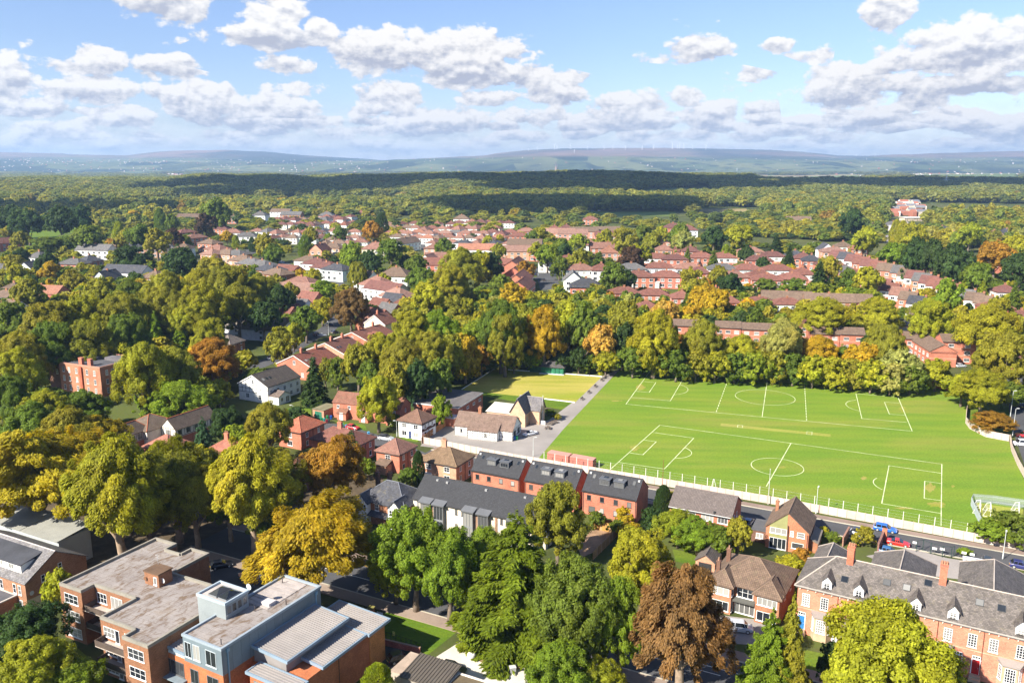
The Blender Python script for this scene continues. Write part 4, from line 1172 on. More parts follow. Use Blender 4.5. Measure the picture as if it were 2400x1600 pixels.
# ------------------------------------------------------------------ victorian terrace
b = Bld('red_terrace', Vector((45.9, 122.5, 0)), Vector((0, 0, 0)), 'long red brick terrace with grey slate roof, white dormers and tall chimneys', 'house', ang=-30, w=46.0)
SL = (0.132, 0.114, 0.102); RB = (0.50, 0.195, 0.125); ST = (0.46, 0.33, 0.22)
k = b.block(0, 0, 46, 9.6, 8.5, RB); b.hip(k, 3.9, SL, 'slate', ov=0.45, ends='left', ridge=(0.42, 0.36, 0.31))
b.part('cornice', MB().box(-0.30, -0.30, 8.02, 46, -0.002, 8.30).box(-0.52, -0.62, 8.31, 46, -0.46, 8.46), M['paint'], (0.40, 0.37, 0.33))
mb = MB()
for i in range(38):
    mb.box(0.3 + i * 1.2, -0.24, 7.75, 0.45 + i * 1.2, -0.003, 8.0)
b.part('bracket', mb, M['paint'], (0.72, 0.62, 0.52))
b.part('string_course', MB().box(-0.06, -0.08, 4.45, 46, -0.002, 4.62), M['concrete'], ST)
for u in (1.35, 4.15, 9.0, 13.0, 16.6, 21.6, 24.8, 27.5, 30.9, 34, 38):
    b.win(k, 'F', u, 5.05, 1.15, 2.05, 3, 5); b.part('sill', MB().box(u - 0.75, -0.16, 4.88, u + 0.75, -0.003, 4.955), M['concrete'], ST)
for u in (6.1, 12.0, 20.2, 26.2, 33):
    b.pipe(k, 'F', u, 8.2, (0.12, 0.05, 0.03))
for u in (0.9, 23.2, 25.6):
    b.door(k, 'F', u, (0.03, 0.17, 0.42) if u < 2 else (0.42, 0.02, 0.02), 1.0, 2.3, 0.9); b.win(k, 'F', u, 3.3, 1.1, 0.5, 3, 1)
    b.part('step', MB().box(u - 0.8, -1.0, -0.1, u + 0.8, -0.003, 0.45).box(u - 0.7, -0.6, 0.452, u + 0.7, -0.003, 0.88), M['concrete'], ST)
for u in (4.0, 8.6, 20.9, 29.9, 35.5):
    poly = [(u - 1.55, 0.0), (u - 0.95, -1.15), (u + 0.95, -1.15), (u + 1.55, 0.0)]
    bay = b.part('bay', MB().prism(poly, -0.2, 4.0), M['concrete'], ST)
    pr_ = [(u - 1.8, 0.0, 4.35), (u - 1.1, -1.4, 4.02), (u + 1.1, -1.4, 4.02), (u + 1.8, 0.0, 4.35)]
    mb = MB(); mb.prism([(p[0], p[1]) for p in pr_], 4.001, 4.14); mb.face([(pr_[0][0], 0, 4.62), (pr_[1][0], pr_[1][1], 4.143), (pr_[2][0], pr_[2][1], 4.143), (pr_[3][0], 0, 4.62)])
    b.part('bay_roof', mb, M['metal'], (0.27, 0.24, 0.22), parent=bay)
    fm, gm = window_meshes(1.35, 2.2, 4, 5, True)
    o = ob('window', fm, bay, (u, -1.15, 1.5), 0, FW); ob('pane', gm, b.root, (u, -1.15, 1.5))
    fm, gm = window_meshes(0.8, 2.2, 2, 5, True)
    for sx, rr in ((-1, -1.09), (1, 1.09)):
        o = ob('window', fm, bay, (u + sx * 1.25, -0.575, 1.5), rr, FW); ob('pane', gm, b.root, (u + sx * 1.25, -0.575, 1.5), rr)
def white_dormer(u, white=True):
    zf = 8.1; mb = MB()
    mb.box(u - 0.72, -0.12, zf, u - 0.45, 1.7, zf + 1.95).box(u + 0.45, -0.12, zf, u + 0.72, 1.7, zf + 1.95).box(u - 0.45, -0.06, zf + 1.55, u + 0.45, 1.7, zf + 1.95).box(u - 0.45, 0.1, zf, u + 0.45, 1.7, zf + 0.3)
    mb.prism([(u - 0.72, -0.121), (u + 0.72, -0.121), (u + 0.72, 0.1), (u - 0.72, 0.1)], zf + 1.951, zf + 2.0)
    mb.face([(u - 0.72, -0.12, zf + 2.0), (u + 0.72, -0.12, zf + 2.0), (u, -0.12, zf + 2.8)])
    d = b.part('dormer', mb, M['paint'], FW)
    b.part('dormer_roof', MB().slab([(u - 1.0, 2.9, zf + 1.8), (u - 1.0, -0.35, zf + 1.8), (u, -0.35, zf + 2.95), (u, 2.9, zf + 2.95)], 0.1).slab([(u + 1.0, -0.35, zf + 1.8), (u + 1.0, 2.9, zf + 1.8), (u, 2.9, zf + 2.951), (u, -0.35, zf + 2.951)], 0.1), M['slate'], SL, parent=d)
    fm, gm = window_meshes(0.88, 1.5, 2, 4, True)
    o = ob('window', fm, d, (u, 0.02, zf + 0.2), 0, FW); ob('pane', gm, b.root, (u, 0.02, zf + 0.2))
    rl = MB()
    for i in range(7):
        rl.box(u - 0.6 + i * 0.2 - 0.012, -0.3, zf + 0.0, u - 0.6 + i * 0.2 + 0.012, -0.276, zf + 0.75)
    rl.box(u - 0.65, -0.31, zf + 0.75, u + 0.65, -0.27, zf + 0.8)
    b.part('railing', rl, M['paint'], (0.02, 0.02, 0.02), parent=d)
for u in (4.3, 9.0, 17.0, 22.0, 30.6, 36):
    white_dormer(u)
def srise(): return 3.9
for u, v in ((6.6, 0.35), (12.6, 0.52), (15.4, 0.50), (18.2, 0.74), (25.2, 0.54), (28.0, 0.52), (33.0, 0.5)):
    kk = (0 - 0.45, -0.45, 46, 10.5, 8.45); b.skylight(kk, 'F', u + 0.45, v, 0.95, 0.95, 3.9, (0.1, 0.1, 0.1))
b.chimney(6.9, 4.9, 11.3, 14.6, 1.0, 1.9, (0.46, 0.14, 0.08), 3); b.chimney(20.1, 4.9, 11.3, 14.8, 1.0, 1.9, (0.44, 0.15, 0.09), 3); b.chimney(36, 5.0, 11.3, 14.8, 1.0, 1.9, (0.44, 0.15, 0.09), 3)
for x0, w, d, h in ((0.5, 5.0, 6.5, 8.2), (9.4, 9.2, 9.0, 8.2), (22.4, 9.0, 12.4, 8.2), (38, 8, 10, 8.2)):
    kk = b.block(x0, 9.6, w, d, h, RB, name='rear_wing'); b.hip((x0, 5.0, w, d + 4.6, h), min(3.7, w * 0.5), SL, 'slate', ov=0.3, ends='right', ridge=(0.42, 0.36, 0.31))
    b.win(kk, 'R', d * 0.6, 4.6, 1.0, 1.6, 2, 2); b.win(kk, 'L', d * 0.5, 4.6, 1.0, 1.6, 2, 2)
b.part('basement_window', MB().box(5.6, -0.06, 0.1, 6.6, 0.02, 1.2), M['frame'], FW)

# ------------------------------------------------------------------ dark edwardian pair
A = P('S2', 935, 655, 5.0); B = P('S2', 1370, 745, 5.0)
b = Bld('edwardian_pair', A, B, 'dark slate roofed pair with half timbered white gables in tree shade', 'house', ang=-27)
k = b.block(0, 0, b.w, 9.0, 5.0, BR['brown']); b.hip(k, 3.4, RC['slate'], 'slate', ov=0.4, ridge=(0.16, 0.17, 0.2))
for x0 in (0.1, b.w - 3.3):
    kk = b.block(x0, -1.2, 3.2, 1.3, 5.0, WH, 'render', gable='y', rise=1.7, name='bay'); b.gable((x0, -1.2, 3.2, 3.6, 5.0), 1.7, 'y', RC['slate'], 'slate', ov=0.3, ridge=(0.16, 0.17, 0.2))
    b.win(kk, 'F', 1.6, 3.2, 2.6, 1.4, 4, 2); b.win(kk, 'F', 1.6, 0.5, 2.6, 1.7, 4, 2)
    mb = MB()
    for i in range(5):
        mb.box(0.4 + i * 0.6, -0.03, 4.8, 0.48 + i * 0.6, 0.01, 5.0 + 1.7 * (1 - abs(0.44 + i * 0.6 - 1.6) / 1.6))
    ob('timber_framing', mb.mesh('timber_framing', M['paint']), b.root, (x0, -1.2, 0), 0, (0.03, 0.03, 0.03))
b.roof = [c for c in b.root.children if c.name.startswith('roof')][0]
b.win(k, 'F', b.w / 2 - 1.0, 3.2, 1.0, 1.4, 2, 2); b.part('porch_roof', MB().slab([(3.4, -1.6, 2.5), (b.w - 3.4, -1.6, 2.5), (b.w - 3.4, 0, 3.1), (3.4, 0, 3.1)], 0.15), M['slate'], RC['slate'])
b.chimney(0.6, 6.5, 5.6, 8.9, 0.8, 0.8, BR['dark'], 2); b.chimney(2.6, 8.0, 5.6, 8.4, 0.8, 0.8, BR['dark'], 2)

# ------------------------------------------------------------------ near houses left of the new builds
def hip_house(name, A, B, d, label, eave=5.0, rise=2.6, wall=BR['red'], roof=RC['red'], mat='brick', wins=2, ang=-27, lower=None, chim=True):
    b = Bld(name, A, B, label, 'house', ang=ang)
    k = b.block(0, 0, b.w, d, eave, wall, mat); b.hip(k, rise, roof, ov=0.4)
    n = wins
    for i in range(n):
        u = b.w * (i + 0.5) / n
        b.win(k, 'F', u, 3.0, 1.5, 1.25, 2, 2); b.win(k, 'F', u, 0.7, 1.6, 1.4, 2, 1)
    for i in range(2):
        b.win(k, 'R', d * (i + 0.5) / 2, 3.0, 0.9, 1.2, 1, 2); b.win(k, 'R', d * (i + 0.5) / 2, 0.7, 0.9, 1.3, 1, 1)
    b.gutter(k, 'FR', 0.45); b.pipe(k, 'R', d * 0.5)
    if chim:
        b.chimney(b.w * 0.45, d * 0.5, eave + rise - 0.4, eave + rise + 1.5, 1.2, 0.7, wall if mat == 'brick' else BR['red'], 3)
    return b, k
b, k = hip_house('brick_semi', P('S2', 1500, 295, 5), P('S2', 1850, 350, 5), 8.2, 'brick semi with mossy brown hipped roof below the car park wall', roof=(0.19, 0.125, 0.075), rise=2.8, wall=BR['pale'], wins=2)
kk = b.block(-2.6, 0.5, 2.6, 4.5, 4.2, BR['pale'], name='extension'); b.gable(kk, 0.9, 'x', (0.19, 0.14, 0.1), ov=0.2)
cv = b.block(1.0, -3.0, 2.6, 2.6, 1.9, (0.6, 0.6, 0.58), 'render', name='conservatory'); b.hip(cv, 0.9, (0.55, 0.57, 0.56), 'ribs', ov=0.1)
b, k = hip_house('red_roofed_house', P('S2', 1105, 212, 5), P('S2', 1297, 260, 5), 7.2, 'square brick house with plain red tile roof beside the green conifer', roof=RC['terra'], wins=1, wall=BR['red'], chim=False)
kk = b.block(1.2, -2.6, 3.4, 2.6, 2.3, BR['pale'], name='lean_to'); b.part('lean_to_roof', MB().slab([(1.0, -2.8, 2.3), (4.8, -2.8, 2.3), (4.8, 0, 3.2), (1.0, 0, 3.2)], 0.14), M['tile'], RC['brown'])
b, k = hip_house('red_roofed_semi', P('R6', 505, 1120, 5), P('R6', 975, 1160, 5), 8.0, 'red tiled semi half hidden behind the coppery tree', roof=RC['red'], wall=BR['red'])
b, k = hip_house('corner_house', P('R6', 205, 1030, 5), P('R6', 332, 1092, 5), 9.5, 'brick house with bright red tiles and roof windows by the lane end', roof=(0.40, 0.13, 0.075), wall=BR['red'], wins=1, chim=False)
b.skylight((-0.4, -0.4, b.w + 0.8, 10.3, 4.95), 'L', 5.0, 0.5, 0.6, 0.9, 2.6); b.skylight((-0.4, -0.4, b.w + 0.8, 10.3, 4.95), 'L', 7.0, 0.5, 0.6, 0.9, 2.6)
b, k = hip_house('white_house', P('R6', 1308, 945, 5.2), P('R6', 1536, 970, 5.2), 7.2, 'square white house with brown hipped roof by a timber fence', roof=(0.18, 0.10, 0.07), wall=WH, mat='render', rise=2.6, chim=False)
b.part('band', MB().box(b.w + 0.002, 0.2, 2.3, b.w + 0.05, 7.0, 3.1).box(b.w + 0.002, 0.2, 4.2, b.w + 0.05, 7.0, 5.0), M['planks'], (0.10, 0.045, 0.035)); b.door(k, 'F', b.w * 0.5, (0.05, 0.07, 0.16))
b, k = hip_house('red_roofed_house', P('R5', 1320, 1195, 4.5), P('R5', 1560, 1230, 4.5), 7.5, 'pinkish red roof peeping above the golden beeches', roof=(0.36, 0.15, 0.11), chim=False, eave=4.5)
b, k = hip_house('red_roofed_house', P('R5', 1890, 1235, 4.5), P('R5', 2080, 1300, 4.5), 7.0, 'small red roof with one chimney among garden trees', roof=(0.34, 0.13, 0.09), eave=4.5)
b, k = hip_house('red_roofed_house', P('R6', 220, 1430, 4.8), P('R6', 350, 1480, 4.8), 8.0, 'dark red tiled roof partly hidden by the olive beech', roof=(0.20, 0.09, 0.06), wall=BR['dark'], chim=False)

b = Bld('brick_terrace', P('R6', 705, 790, 4.8), P('R6', 1330, 852, 4.8), 'low brick terrace with small tiled porches behind a round tree', 'house', ang=-20)
k = b.block(0, 0, b.w, 7.0, 4.8, BR['red'], gable='x', rise=2.4); b.gable(k, 2.4, 'x', (0.23, 0.105, 0.07), ov=0.25)
for i in range(6):
    u = b.w * (i + 0.5) / 6
    b.win(k, 'F', u, 3.1, 0.9, 1.0, 2, 1)
for i in (0.17, 0.5, 0.9):
    u = b.w * i; kk = b.block(u - 1.5, -1.7, 3.0, 1.7, 2.2, BR['red'], gable='x', rise=0.9, name='porch', apex=0.999); b.part('porch_roof', MB().slab([(u - 1.7, -2.0, 2.1), (u + 1.7, -2.0, 2.1), (u + 1.7, 0, 3.3), (u - 1.7, 0, 3.3)], 0.12), M['tile'], (0.23, 0.11, 0.07)); b.door(kk, 'F', 1.5, FW)
b.win(k, 'R', 3.5, 3.1, 0.7, 1.0, 1, 2)
b = Bld('flat_garage', P('R6', 520, 855, 2.6), P('R6', 625, 875, 2.6), 'flat roofed brick garage with a green door', 'garage', ang=-27, w=4.2)
k = b.block(0, 0, 4.2, 6.5, 2.6, BR['pale']); b.flat(k, (0.19, 0.17, 0.10), par=0, ov=0.2); b.part('garage_door', MB().box(0.8, -0.05, 0, 3.4, 0.02, 2.1), M['planks'], (0.03, 0.16, 0.10))
b = Bld('flat_hall', P('R6', 1450, 795, 4.6), P('R6', 1870, 832, 4.6), 'wide flat roofed brick hall with grey felt beside the bowling green', 'hall', ang=-22)
b.root.location = P('R6', 1452, 797, 4.6).xy.to_3d(); dd = (P('R6', 2048, 692, 4.6) - P('R6', 1870, 832, 4.6)).length
k = b.block(0, 0, b.w, dd, 4.6, BR['red']); b.flat(k, (0.125, 0.115, 0.115), par=0, ov=0.15); b.part('fascia', MB().box(-0.2, -0.22, 4.35, b.w + 0.2, -0.155, 4.70).box(b.w + 0.155, -0.155, 4.35, b.w + 0.22, dd, 4.70), M['paint'], (0.66, 0.64, 0.60))
for i in range(4):
    b.win(k, 'R', dd * (i + 0.5) / 4, 2.6, 1.6, 0.8, 3, 1)
kk = b.block(b.w - 4.5, -4.0, 5.0, 4.0, 2.4, BR['red'], name='porch'); b.flat(kk, (0.5, 0.5, 0.52), par=0, ov=0.1)

b = Bld('timbered_club', P('R6', 1825, 1000, 3.0), P('R7', 8, 1052, 3.0), 'long white half timbered club building with mossy brown roof', 'clubhouse', ang=-19)
RCB = (0.20, 0.135, 0.105); k = b.block(0, 0, b.w, 7.5, 3.0, WH, 'render', gable='x', rise=3.0); b.gable(k, 3.0, 'x', RCB, ov=0.35)
framing(b, k, 'F', b.w, 0.15, 2.95, 18, 3, t=0.10); framing(b, k, 'R', 7.5, 0.15, 2.95, 8, 3, t=0.10)
kk = b.block(4.6, -1.6, 8.6, 1.6, 2.7, WH, 'render', name='bay'); b.part('bay_roof', MB().slab([(4.4, -1.9, 2.55), (13.4, -1.9, 2.55), (13.4, 1.2, 4.35), (4.4, 1.2, 4.35)], 0.15), M['tile'], RCB); framing(b, kk, 'F', 8.6, 0.15, 2.5, 12, 3, t=0.10)
b.win(k, 'F', 2.0, 1.2, 0.6, 0.8, 2, 2, FG); b.win(kk, 'F', 5.2, 1.2, 0.6, 0.8, 2, 2, FG); b.door(k, 'F', 15.4, (0.5, 0.5, 0.46)); b.chimney(6.2, 3.9, 5.6, 7.6, 0.9, 0.9, BR['brown'], 1)
for u in (2.0, 5.2):
    b.win(k, 'R', u, 1.0, 1.6, 1.5, 4, 2, FG)

b = Bld('gabled_clubhouse', P('R6', 2120, 872, 3.4), P('R7', 150, 862, 3.4), 'sandy brick clubhouse with steep grey gables overlooking the bowling green', 'clubhouse', ang=-22)
SB = (0.50, 0.33, 0.215); k = b.block(0, 0, b.w, 6.5, 3.4, SB); b.part('roof', MB().slab([(-0.3, -0.3, 3.4), (b.w * 0.72, -0.3, 3.4), (b.w * 0.72, 6.8, 4.4), (-0.3, 6.8, 4.4)], 0.15), M['ribs'], (0.62, 0.57, 0.50)); b.roof = b.root.children[-1]
for i in range(3):
    u = 2.0 + i * 3.0; b.part('louvre', MB().box(u, -0.05, 1.9, u + 0.7, 0.02, 2.3), M['paint'], (0.1, 0.1, 0.1))
SG = (0.115, 0.105, 0.11); u0 = b.w * 0.62; gw = b.w * 0.38
kk = b.block(u0, -0.6, gw, 8.6, 4.4, SB, gable='y', rise=4.0, name='gable_wing'); b.gable(kk, 4.0, 'y', SG, 'slate', ov=0.35, vg=0.35, ridge=(0.3, 0.28, 0.27))
k2 = b.block(u0 + 1.0, 3.2, gw + 2.0, 4.6, 4.4, SB, gable='x', rise=3.2, name='gable_wing'); b.gable(k2, 3.2, 'x', SG, 'slate', ov=0.3, vg=0.35, ridge=(0.3, 0.28, 0.27))
b.win(k2, 'R', 2.3, 1.0, 1.6, 2.4, 3, 2, (0.5, 0.42, 0.32)); b.win(kk, 'F', gw / 2, 1.2, 1.2, 1.6, 2, 2, (0.5, 0.2, 0.12)); b.win(kk, 'R', 1.5, 1.2, 1.0, 1.6, 2, 2, (0.5, 0.42, 0.32))

# ------------------------------------------------------------------ gabled houses climbing the lane
def lane_house(name, A, B, D, label, wall, roof, rise, eave=4.8, mat='brick', sky=0, chim=2, dorm=False):
    b = Bld(name, A, B, label, 'house', ang=-27)
    d = (Vector(D) - Vector(B)).length
    k = b.block(0, 0, b.w, d, eave, wall, mat, gable='y', rise=rise); b.gable(k, rise, 'y', roof, ov=0.3, vg=0.25)
    b.part('bargeboard', MB().slab([(-0.3, -0.26, eave - 0.25), (-0.3, -0.30, eave - 0.25), (b.w / 2, -0.30, eave + rise - 0.05), (b.w / 2, -0.26, eave + rise - 0.05)], 0.2).slab([(b.w + 0.3, -0.30, eave - 0.25), (b.w + 0.3, -0.26, eave - 0.25), (b.w / 2, -0.26, eave + rise - 0.05), (b.w / 2, -0.30, eave + rise - 0.05)], 0.2), M['paint'], FW)
    b.win(k, 'F', b.w / 2, eave + 0.2, 1.0, 1.4, 2, 2); b.win(k, 'F', b.w * 0.3, 1.0, 1.4, 1.5, 2, 2); b.win(k, 'F', b.w * 0.72, 1.0, 1.2, 1.5, 2, 2)
    n = max(2, int(d / 2.6))
    for i in range(n):
        b.win(k, 'R', d * (i + 0.5) / n, 2.9, 1.1, 1.3, 2, 2); b.win(k, 'R', d * (i + 0.5) / n, 0.6, 1.1, 1.3, 2, 2)
    for i in range(sky):
        b.skylight(k, 'R', 1.5 + i * 1.5, 0.42, 0.8, 1.1, rise)
    for i in range(chim):
        b.chimney(b.w / 2, d * (0.25 + 0.5 * i), eave + rise - 0.5, eave + rise + 1.6, 0.7, 0.9, BR['red'], 2)
    b.gutter(k, 'R', 0.34)
    return b, k, d
b, k, d = lane_house('timbered_house', P('R5', 2190, 610, 5.6), P('R6', 95, 655, 5.6), P('R6', 300, 548, 5.6), 'black and white gabled house with a brown and red tiled roof', WH, (0.085, 0.07, 0.06), 3.2, 5.6, 'render', 3, 0)
framing(b, k, 'F', b.w, 2.9, 5.5, 8, 2, t=0.13); mb = MB()
for i in range(1, 8):
    x = b.w * i / 8; mb.box(x - 0.06, -0.03, 5.6, x + 0.06, 0.01, 5.6 + 3.0 * (1 - abs(x - b.w / 2) / (b.w / 2)))
b.part('timber_framing', mb, M['paint'], (0.03, 0.03, 0.03))
kk = b.block(b.w, 0.3, 4.0, 5.5, 2.6, WH, 'render', gable='x', rise=1.3, name='extension'); b.gable(kk, 1.3, 'x', (0.16, 0.12, 0.1), ov=0.2); b.win(kk, 'R', 1.5, 0.9, 1.0, 1.2, 1, 1); b.win(kk, 'R', 4.0, 0.2, 1.6, 2.0, 2, 1)
b, k, d = lane_house('lane_house', P('R6', 192, 430, 5.0), P('R6', 385, 505, 5.0), P('R6', 560, 410, 5.0), 'steep brick gable with red roof and a row of four roof windows', BR['red'], (0.22, 0.075, 0.05), 3.6, 5.0, sky=4)
b, k, d = lane_house('lane_house', P('R6', 470, 305, 5.0), P('R6', 655, 382, 5.0), P('R6', 826, 312, 5.0), 'brick gable with white bargeboard and two roof windows on dark red tiles', BR['pale'], (0.155, 0.065, 0.048), 3.4, 5.0, sky=2)
b, k, d = lane_house('lane_house', P('R6', 720, 205, 5.0), P('R6', 880, 278, 5.0), P('R6', 985, 190, 5.0), 'brick gabled house with twin little dormers below the copper beech', BR['red'], (0.20, 0.08, 0.055), 3.4, 5.0)
for y in (2.0, 5.0):
    b.part('dormer', MB().box(b.w - 2.6, y, 6.4, b.w - 1.0, y + 1.6, 7.6), M['brick'], BR['red']); b.part('dormer_roof', MB().slab([(b.w - 3.2, y - 0.2, 7.55), (b.w - 0.8, y - 0.2, 7.55), (b.w - 0.8, y + 0.8, 8.35), (b.w - 3.2, y + 0.8, 8.35)], 0.1).slab([(b.w - 0.8, y + 1.8, 7.55), (b.w - 3.2, y + 1.8, 7.55), (b.w - 3.2, y + 0.8, 8.351), (b.w - 0.8, y + 0.8, 8.351)], 0.1), M['tile'], (0.20, 0.08, 0.055))
b, k, d = lane_house('cream_house', P('R6', 995, 60, 6.0), P('R6', 1200, 75, 6.0), P('R6', 1260, 40, 6.0), 'tall cream gabled house at the top of the lane', CREAM, (0.20, 0.085, 0.06), 3.8, 6.0, 'render', chim=1)

# ------------------------------------------------------------------ large buildings among the left trees
b = Bld('institution', P('R5', 540, 425, 10.0), P('R5', 905, 478, 10.0), 'three storey red brick institution with flat roof and stubby chimneys', 'building', ang=-24)
d = (P('R5', 1115, 372, 10) - P('R5', 905, 478, 10)).length
k = b.block(0, 0, b.w, d, 9.6, (0.37, 0.165, 0.10)); b.flat(k, (0.085, 0.085, 0.095), par=0.5, pcol=(0.44, 0.22, 0.15), pt=0.3)
for j in range(3):
    for i, u in enumerate((0.10, 0.24, 0.42, 0.68, 0.86)):
        b.win(k, 'F', b.w * u, 1.0 + j * 3.0, 0.95, 1.7, 2, 2)
        if i < 4: b.win(k, 'R', d * (u + 0.05), 1.0 + j * 3.0, 0.95, 1.7, 2, 2)
b.part('pier', MB().box(b.w * 0.55 - 0.7, -0.5, -0.2, b.w * 0.55 + 0.4, 0.02, 9.4), M['brick'], (0.34, 0.10, 0.055))
for x, y in ((b.w * 0.45, 1.8), (b.w * 0.68, 1.6)):
    b.chimney(x, y, 9.7, 12.0, 1.5, 1.0, BR['red'], 0)
kk = b.block(-8.0, 2.0, 8.0, 9.0, 8.2, BR['dark'], name='side_wing'); b.flat(kk, (0.05, 0.05, 0.055), par=0.4, pcol=(0.2, 0.1, 0.08)); b.win(kk, 'F', 4.0, 5.2, 0.9, 1.6, 2, 2); b.chimney(-3.6, 3.0, 8.3, 10.6, 2.2, 1.0, BR['brown'], 0)
b.part('roof_light', MB().box(b.w * 0.55, d * 0.55, 9.73, b.w * 0.95, d * 0.75, 10.7), M['felt'], (0.14, 0.13, 0.14)); b.part('roof_light', MB().box(b.w * 0.1, d * 0.5, 9.73, b.w * 0.4, d * 0.72, 10.4), M['felt'], (0.12, 0.12, 0.14))

b = Bld('timbered_home', P('R5', 1010, 1090, 5.0), P('R5', 1190, 1072, 5.0), 'rambling half timbered care home with brown hipped roofs and orange ridges', 'building', ang=-27)
d = (P('R5', 1430, 992, 5) - P('R5', 1190, 1072, 5)).length; TB = (0.155, 0.115, 0.085); OR = (0.42, 0.13, 0.06)
k = b.block(0, 0, b.w, d, 5.0, (0.66, 0.62, 0.56), 'render'); b.hip(k, 2.6, TB, ov=0.4, ridge=OR); framing(b, k, 'R', d, 2.7, 4.95, 10, 1, t=0.13); framing(b, k, 'F', b.w, 2.7, 4.95, 6, 1, t=0.13)
b.part('base', MB().box(b.w + 0.003, 0, -0.2, b.w + 0.06, d, 2.5), M['brick'], BR['red'])
for i in range(4): b.win(k, 'R', d * (i + 0.5) / 4, 3.2, 1.3, 1.2, 2, 1, FG)
k2 = b.block(-3.0, d - 2.0, b.w + 4.5, 10.0, 5.0, (0.66, 0.62, 0.56), 'render', name='rear_wing'); b.hip(k2, 2.8, TB, ov=0.4, ridge=OR); framing(b, k2, 'F', b.w + 4.5, 2.7, 4.95, 12, 1, t=0.13)
k3 = b.block(b.w + 1.5, d + 2.5, 5.5, 14.0, 5.0, (0.66, 0.62, 0.56), 'render', gable='y', rise=2.6, name='front_wing'); b.gable(k3, 2.6, 'y', TB, ov=0.35, ridge=OR); framing(b, k3, 'F', 5.5, 2.7, 4.95, 6, 1, t=0.13); framing(b, k3, 'R', 14.0, 2.7, 4.95, 14, 1, t=0.13)
b.part('base', MB().box(b.w + 1.5, d + 2.44, -0.2, b.w + 7.0, d + 2.497, 2.5).box(b.w + 7.003, d + 2.5, -0.2, b.w + 7.06, d + 16.5, 2.5), M['brick'], BR['red'])
for i in range(5): b.win(k3, 'R', 14.0 * (i + 0.5) / 5, 3.2, 1.2, 1.2, 2, 1, FG)
b.win(k3, 'F', 2.75, 3.2, 1.4, 1.2, 3, 1, FG)

b, k = hip_house('grey_hipped_house', P('R5', 2060, 100, 5.0), P('R6', 30, 165, 5.0), 9.0, 'white house with weathered grey hipped roof and blue panels', wall=(0.75, 0.76, 0.78), mat='render', roof=(0.21, 0.185, 0.16), rise=4.6, ang=-20, chim=False)
b, k = hip_house('grey_hipped_house', P('R5', 1840, 240, 4.0), P('R5', 2180, 235, 4.0), 9.0, 'brown hipped roof tucked below the grey roofed white house', wall=BR['brown'], roof=(0.20, 0.165, 0.14), rise=3.4, ang=-20, chim=False, eave=4.0)
b = Bld('flat_annexe', P('R5', 1490, 270, 3.5), P('R5', 1660, 300, 3.5), 'low flat roofed annexe between tall trees', 'building', ang=-20)
k = b.block(0, 0, b.w, 8.0, 3.5, BR['brown']); b.flat(k, (0.36, 0.31, 0.27), par=0.25)

# ------------------------------------------------------------------ brick flats behind the far touchline
def flats(A, B, d, h, label, rise=2.0, floors=2, bays=3, ang=None, roof=(0.17, 0.115, 0.085), gable='x'):
    b = Bld('brick_flats', A, B, label, 'flats', 'brick flats behind the playing field', ang=ang, near=False)
    k = b.block(0, 0, b.w, d, h, BR['red'], gable=gable, rise=rise); b.gable(k, rise, gable, roof, ov=0.4)
    for j in range(floors):
        for i in range(bays):
            b.win(k, 'F', b.w * (i + 0.5) / bays, 0.9 + j * (h - 0.4) / floors, 2.0, 1.3, 4, 1)
        if j:
            b.part('band', MB().box(-0.03, -0.04, j * (h - 0.4) / floors + 0.3, b.w + 0.03, -0.002, j * (h - 0.4) / floors + 0.55), M['concrete'], (0.50, 0.30, 0.20))
    b.gutter(k, 'F', 0.46)
    return b, k
flats(P('R7', 1480, 85, 6.5), P('R7', 1700, 95, 6.5), 8, 6.5, 'short brick flats at the end of the tree belt, left of two longer blocks', bays=2, ang=-12)
flats(P('R7', 1870, 102, 6.5), P('R7', 2105, 110, 6.5), 8, 6.5, 'brick flats with white windows above the belt, second block', bays=3, ang=-12)
flats(P('R7', 2112, 118, 6.2), P('R8', 130, 135, 6.2), 8, 6.2, 'brick flats mostly hidden behind yellowing trees, third block', bays=4, ang=-12)
flats(P('R8', 400, 160, 6.5), P('R8', 660, 168, 6.5), 8, 6.5, 'brick flats with stained brown roof behind the belt, fourth block', bays=3, ang=-10)
flats(P('R8', 668, 164, 6.8), P('R8', 895, 172, 6.8), 8, 6.8, 'brick flats joined to a pale weeping tree, fifth block', bays=2, ang=-10)
flats(P('R8', 1260, 205, 6.5), P('R8', 1460, 212, 6.5), 8, 6.5, 'brick flats behind the steep gabled block', bays=2, ang=-10)
flats(P('R8', 1610, 232, 8.6), P('R8', 1918, 242, 8.6), 9, 8.6, 'three storey brick flats at the right end of the belt', floors=3, bays=2, ang=-10)
b, k = flats(P('R8', 1490, 322, 6.0), P('R8', 1740, 330, 6.0), 22, 6.0, 'brick gable block with grey brown roof facing the playing field', rise=2.6, floors=2, bays=0, ang=-8, gable='y')
for i in range(5):
    b.win(k, 'L', 22 * (i + 0.5) / 5, 3.4, 1.8, 1.2, 3, 1); b.win(k, 'L', 22 * (i + 0.5) / 5, 0.9, 1.8, 1.2, 3, 1)
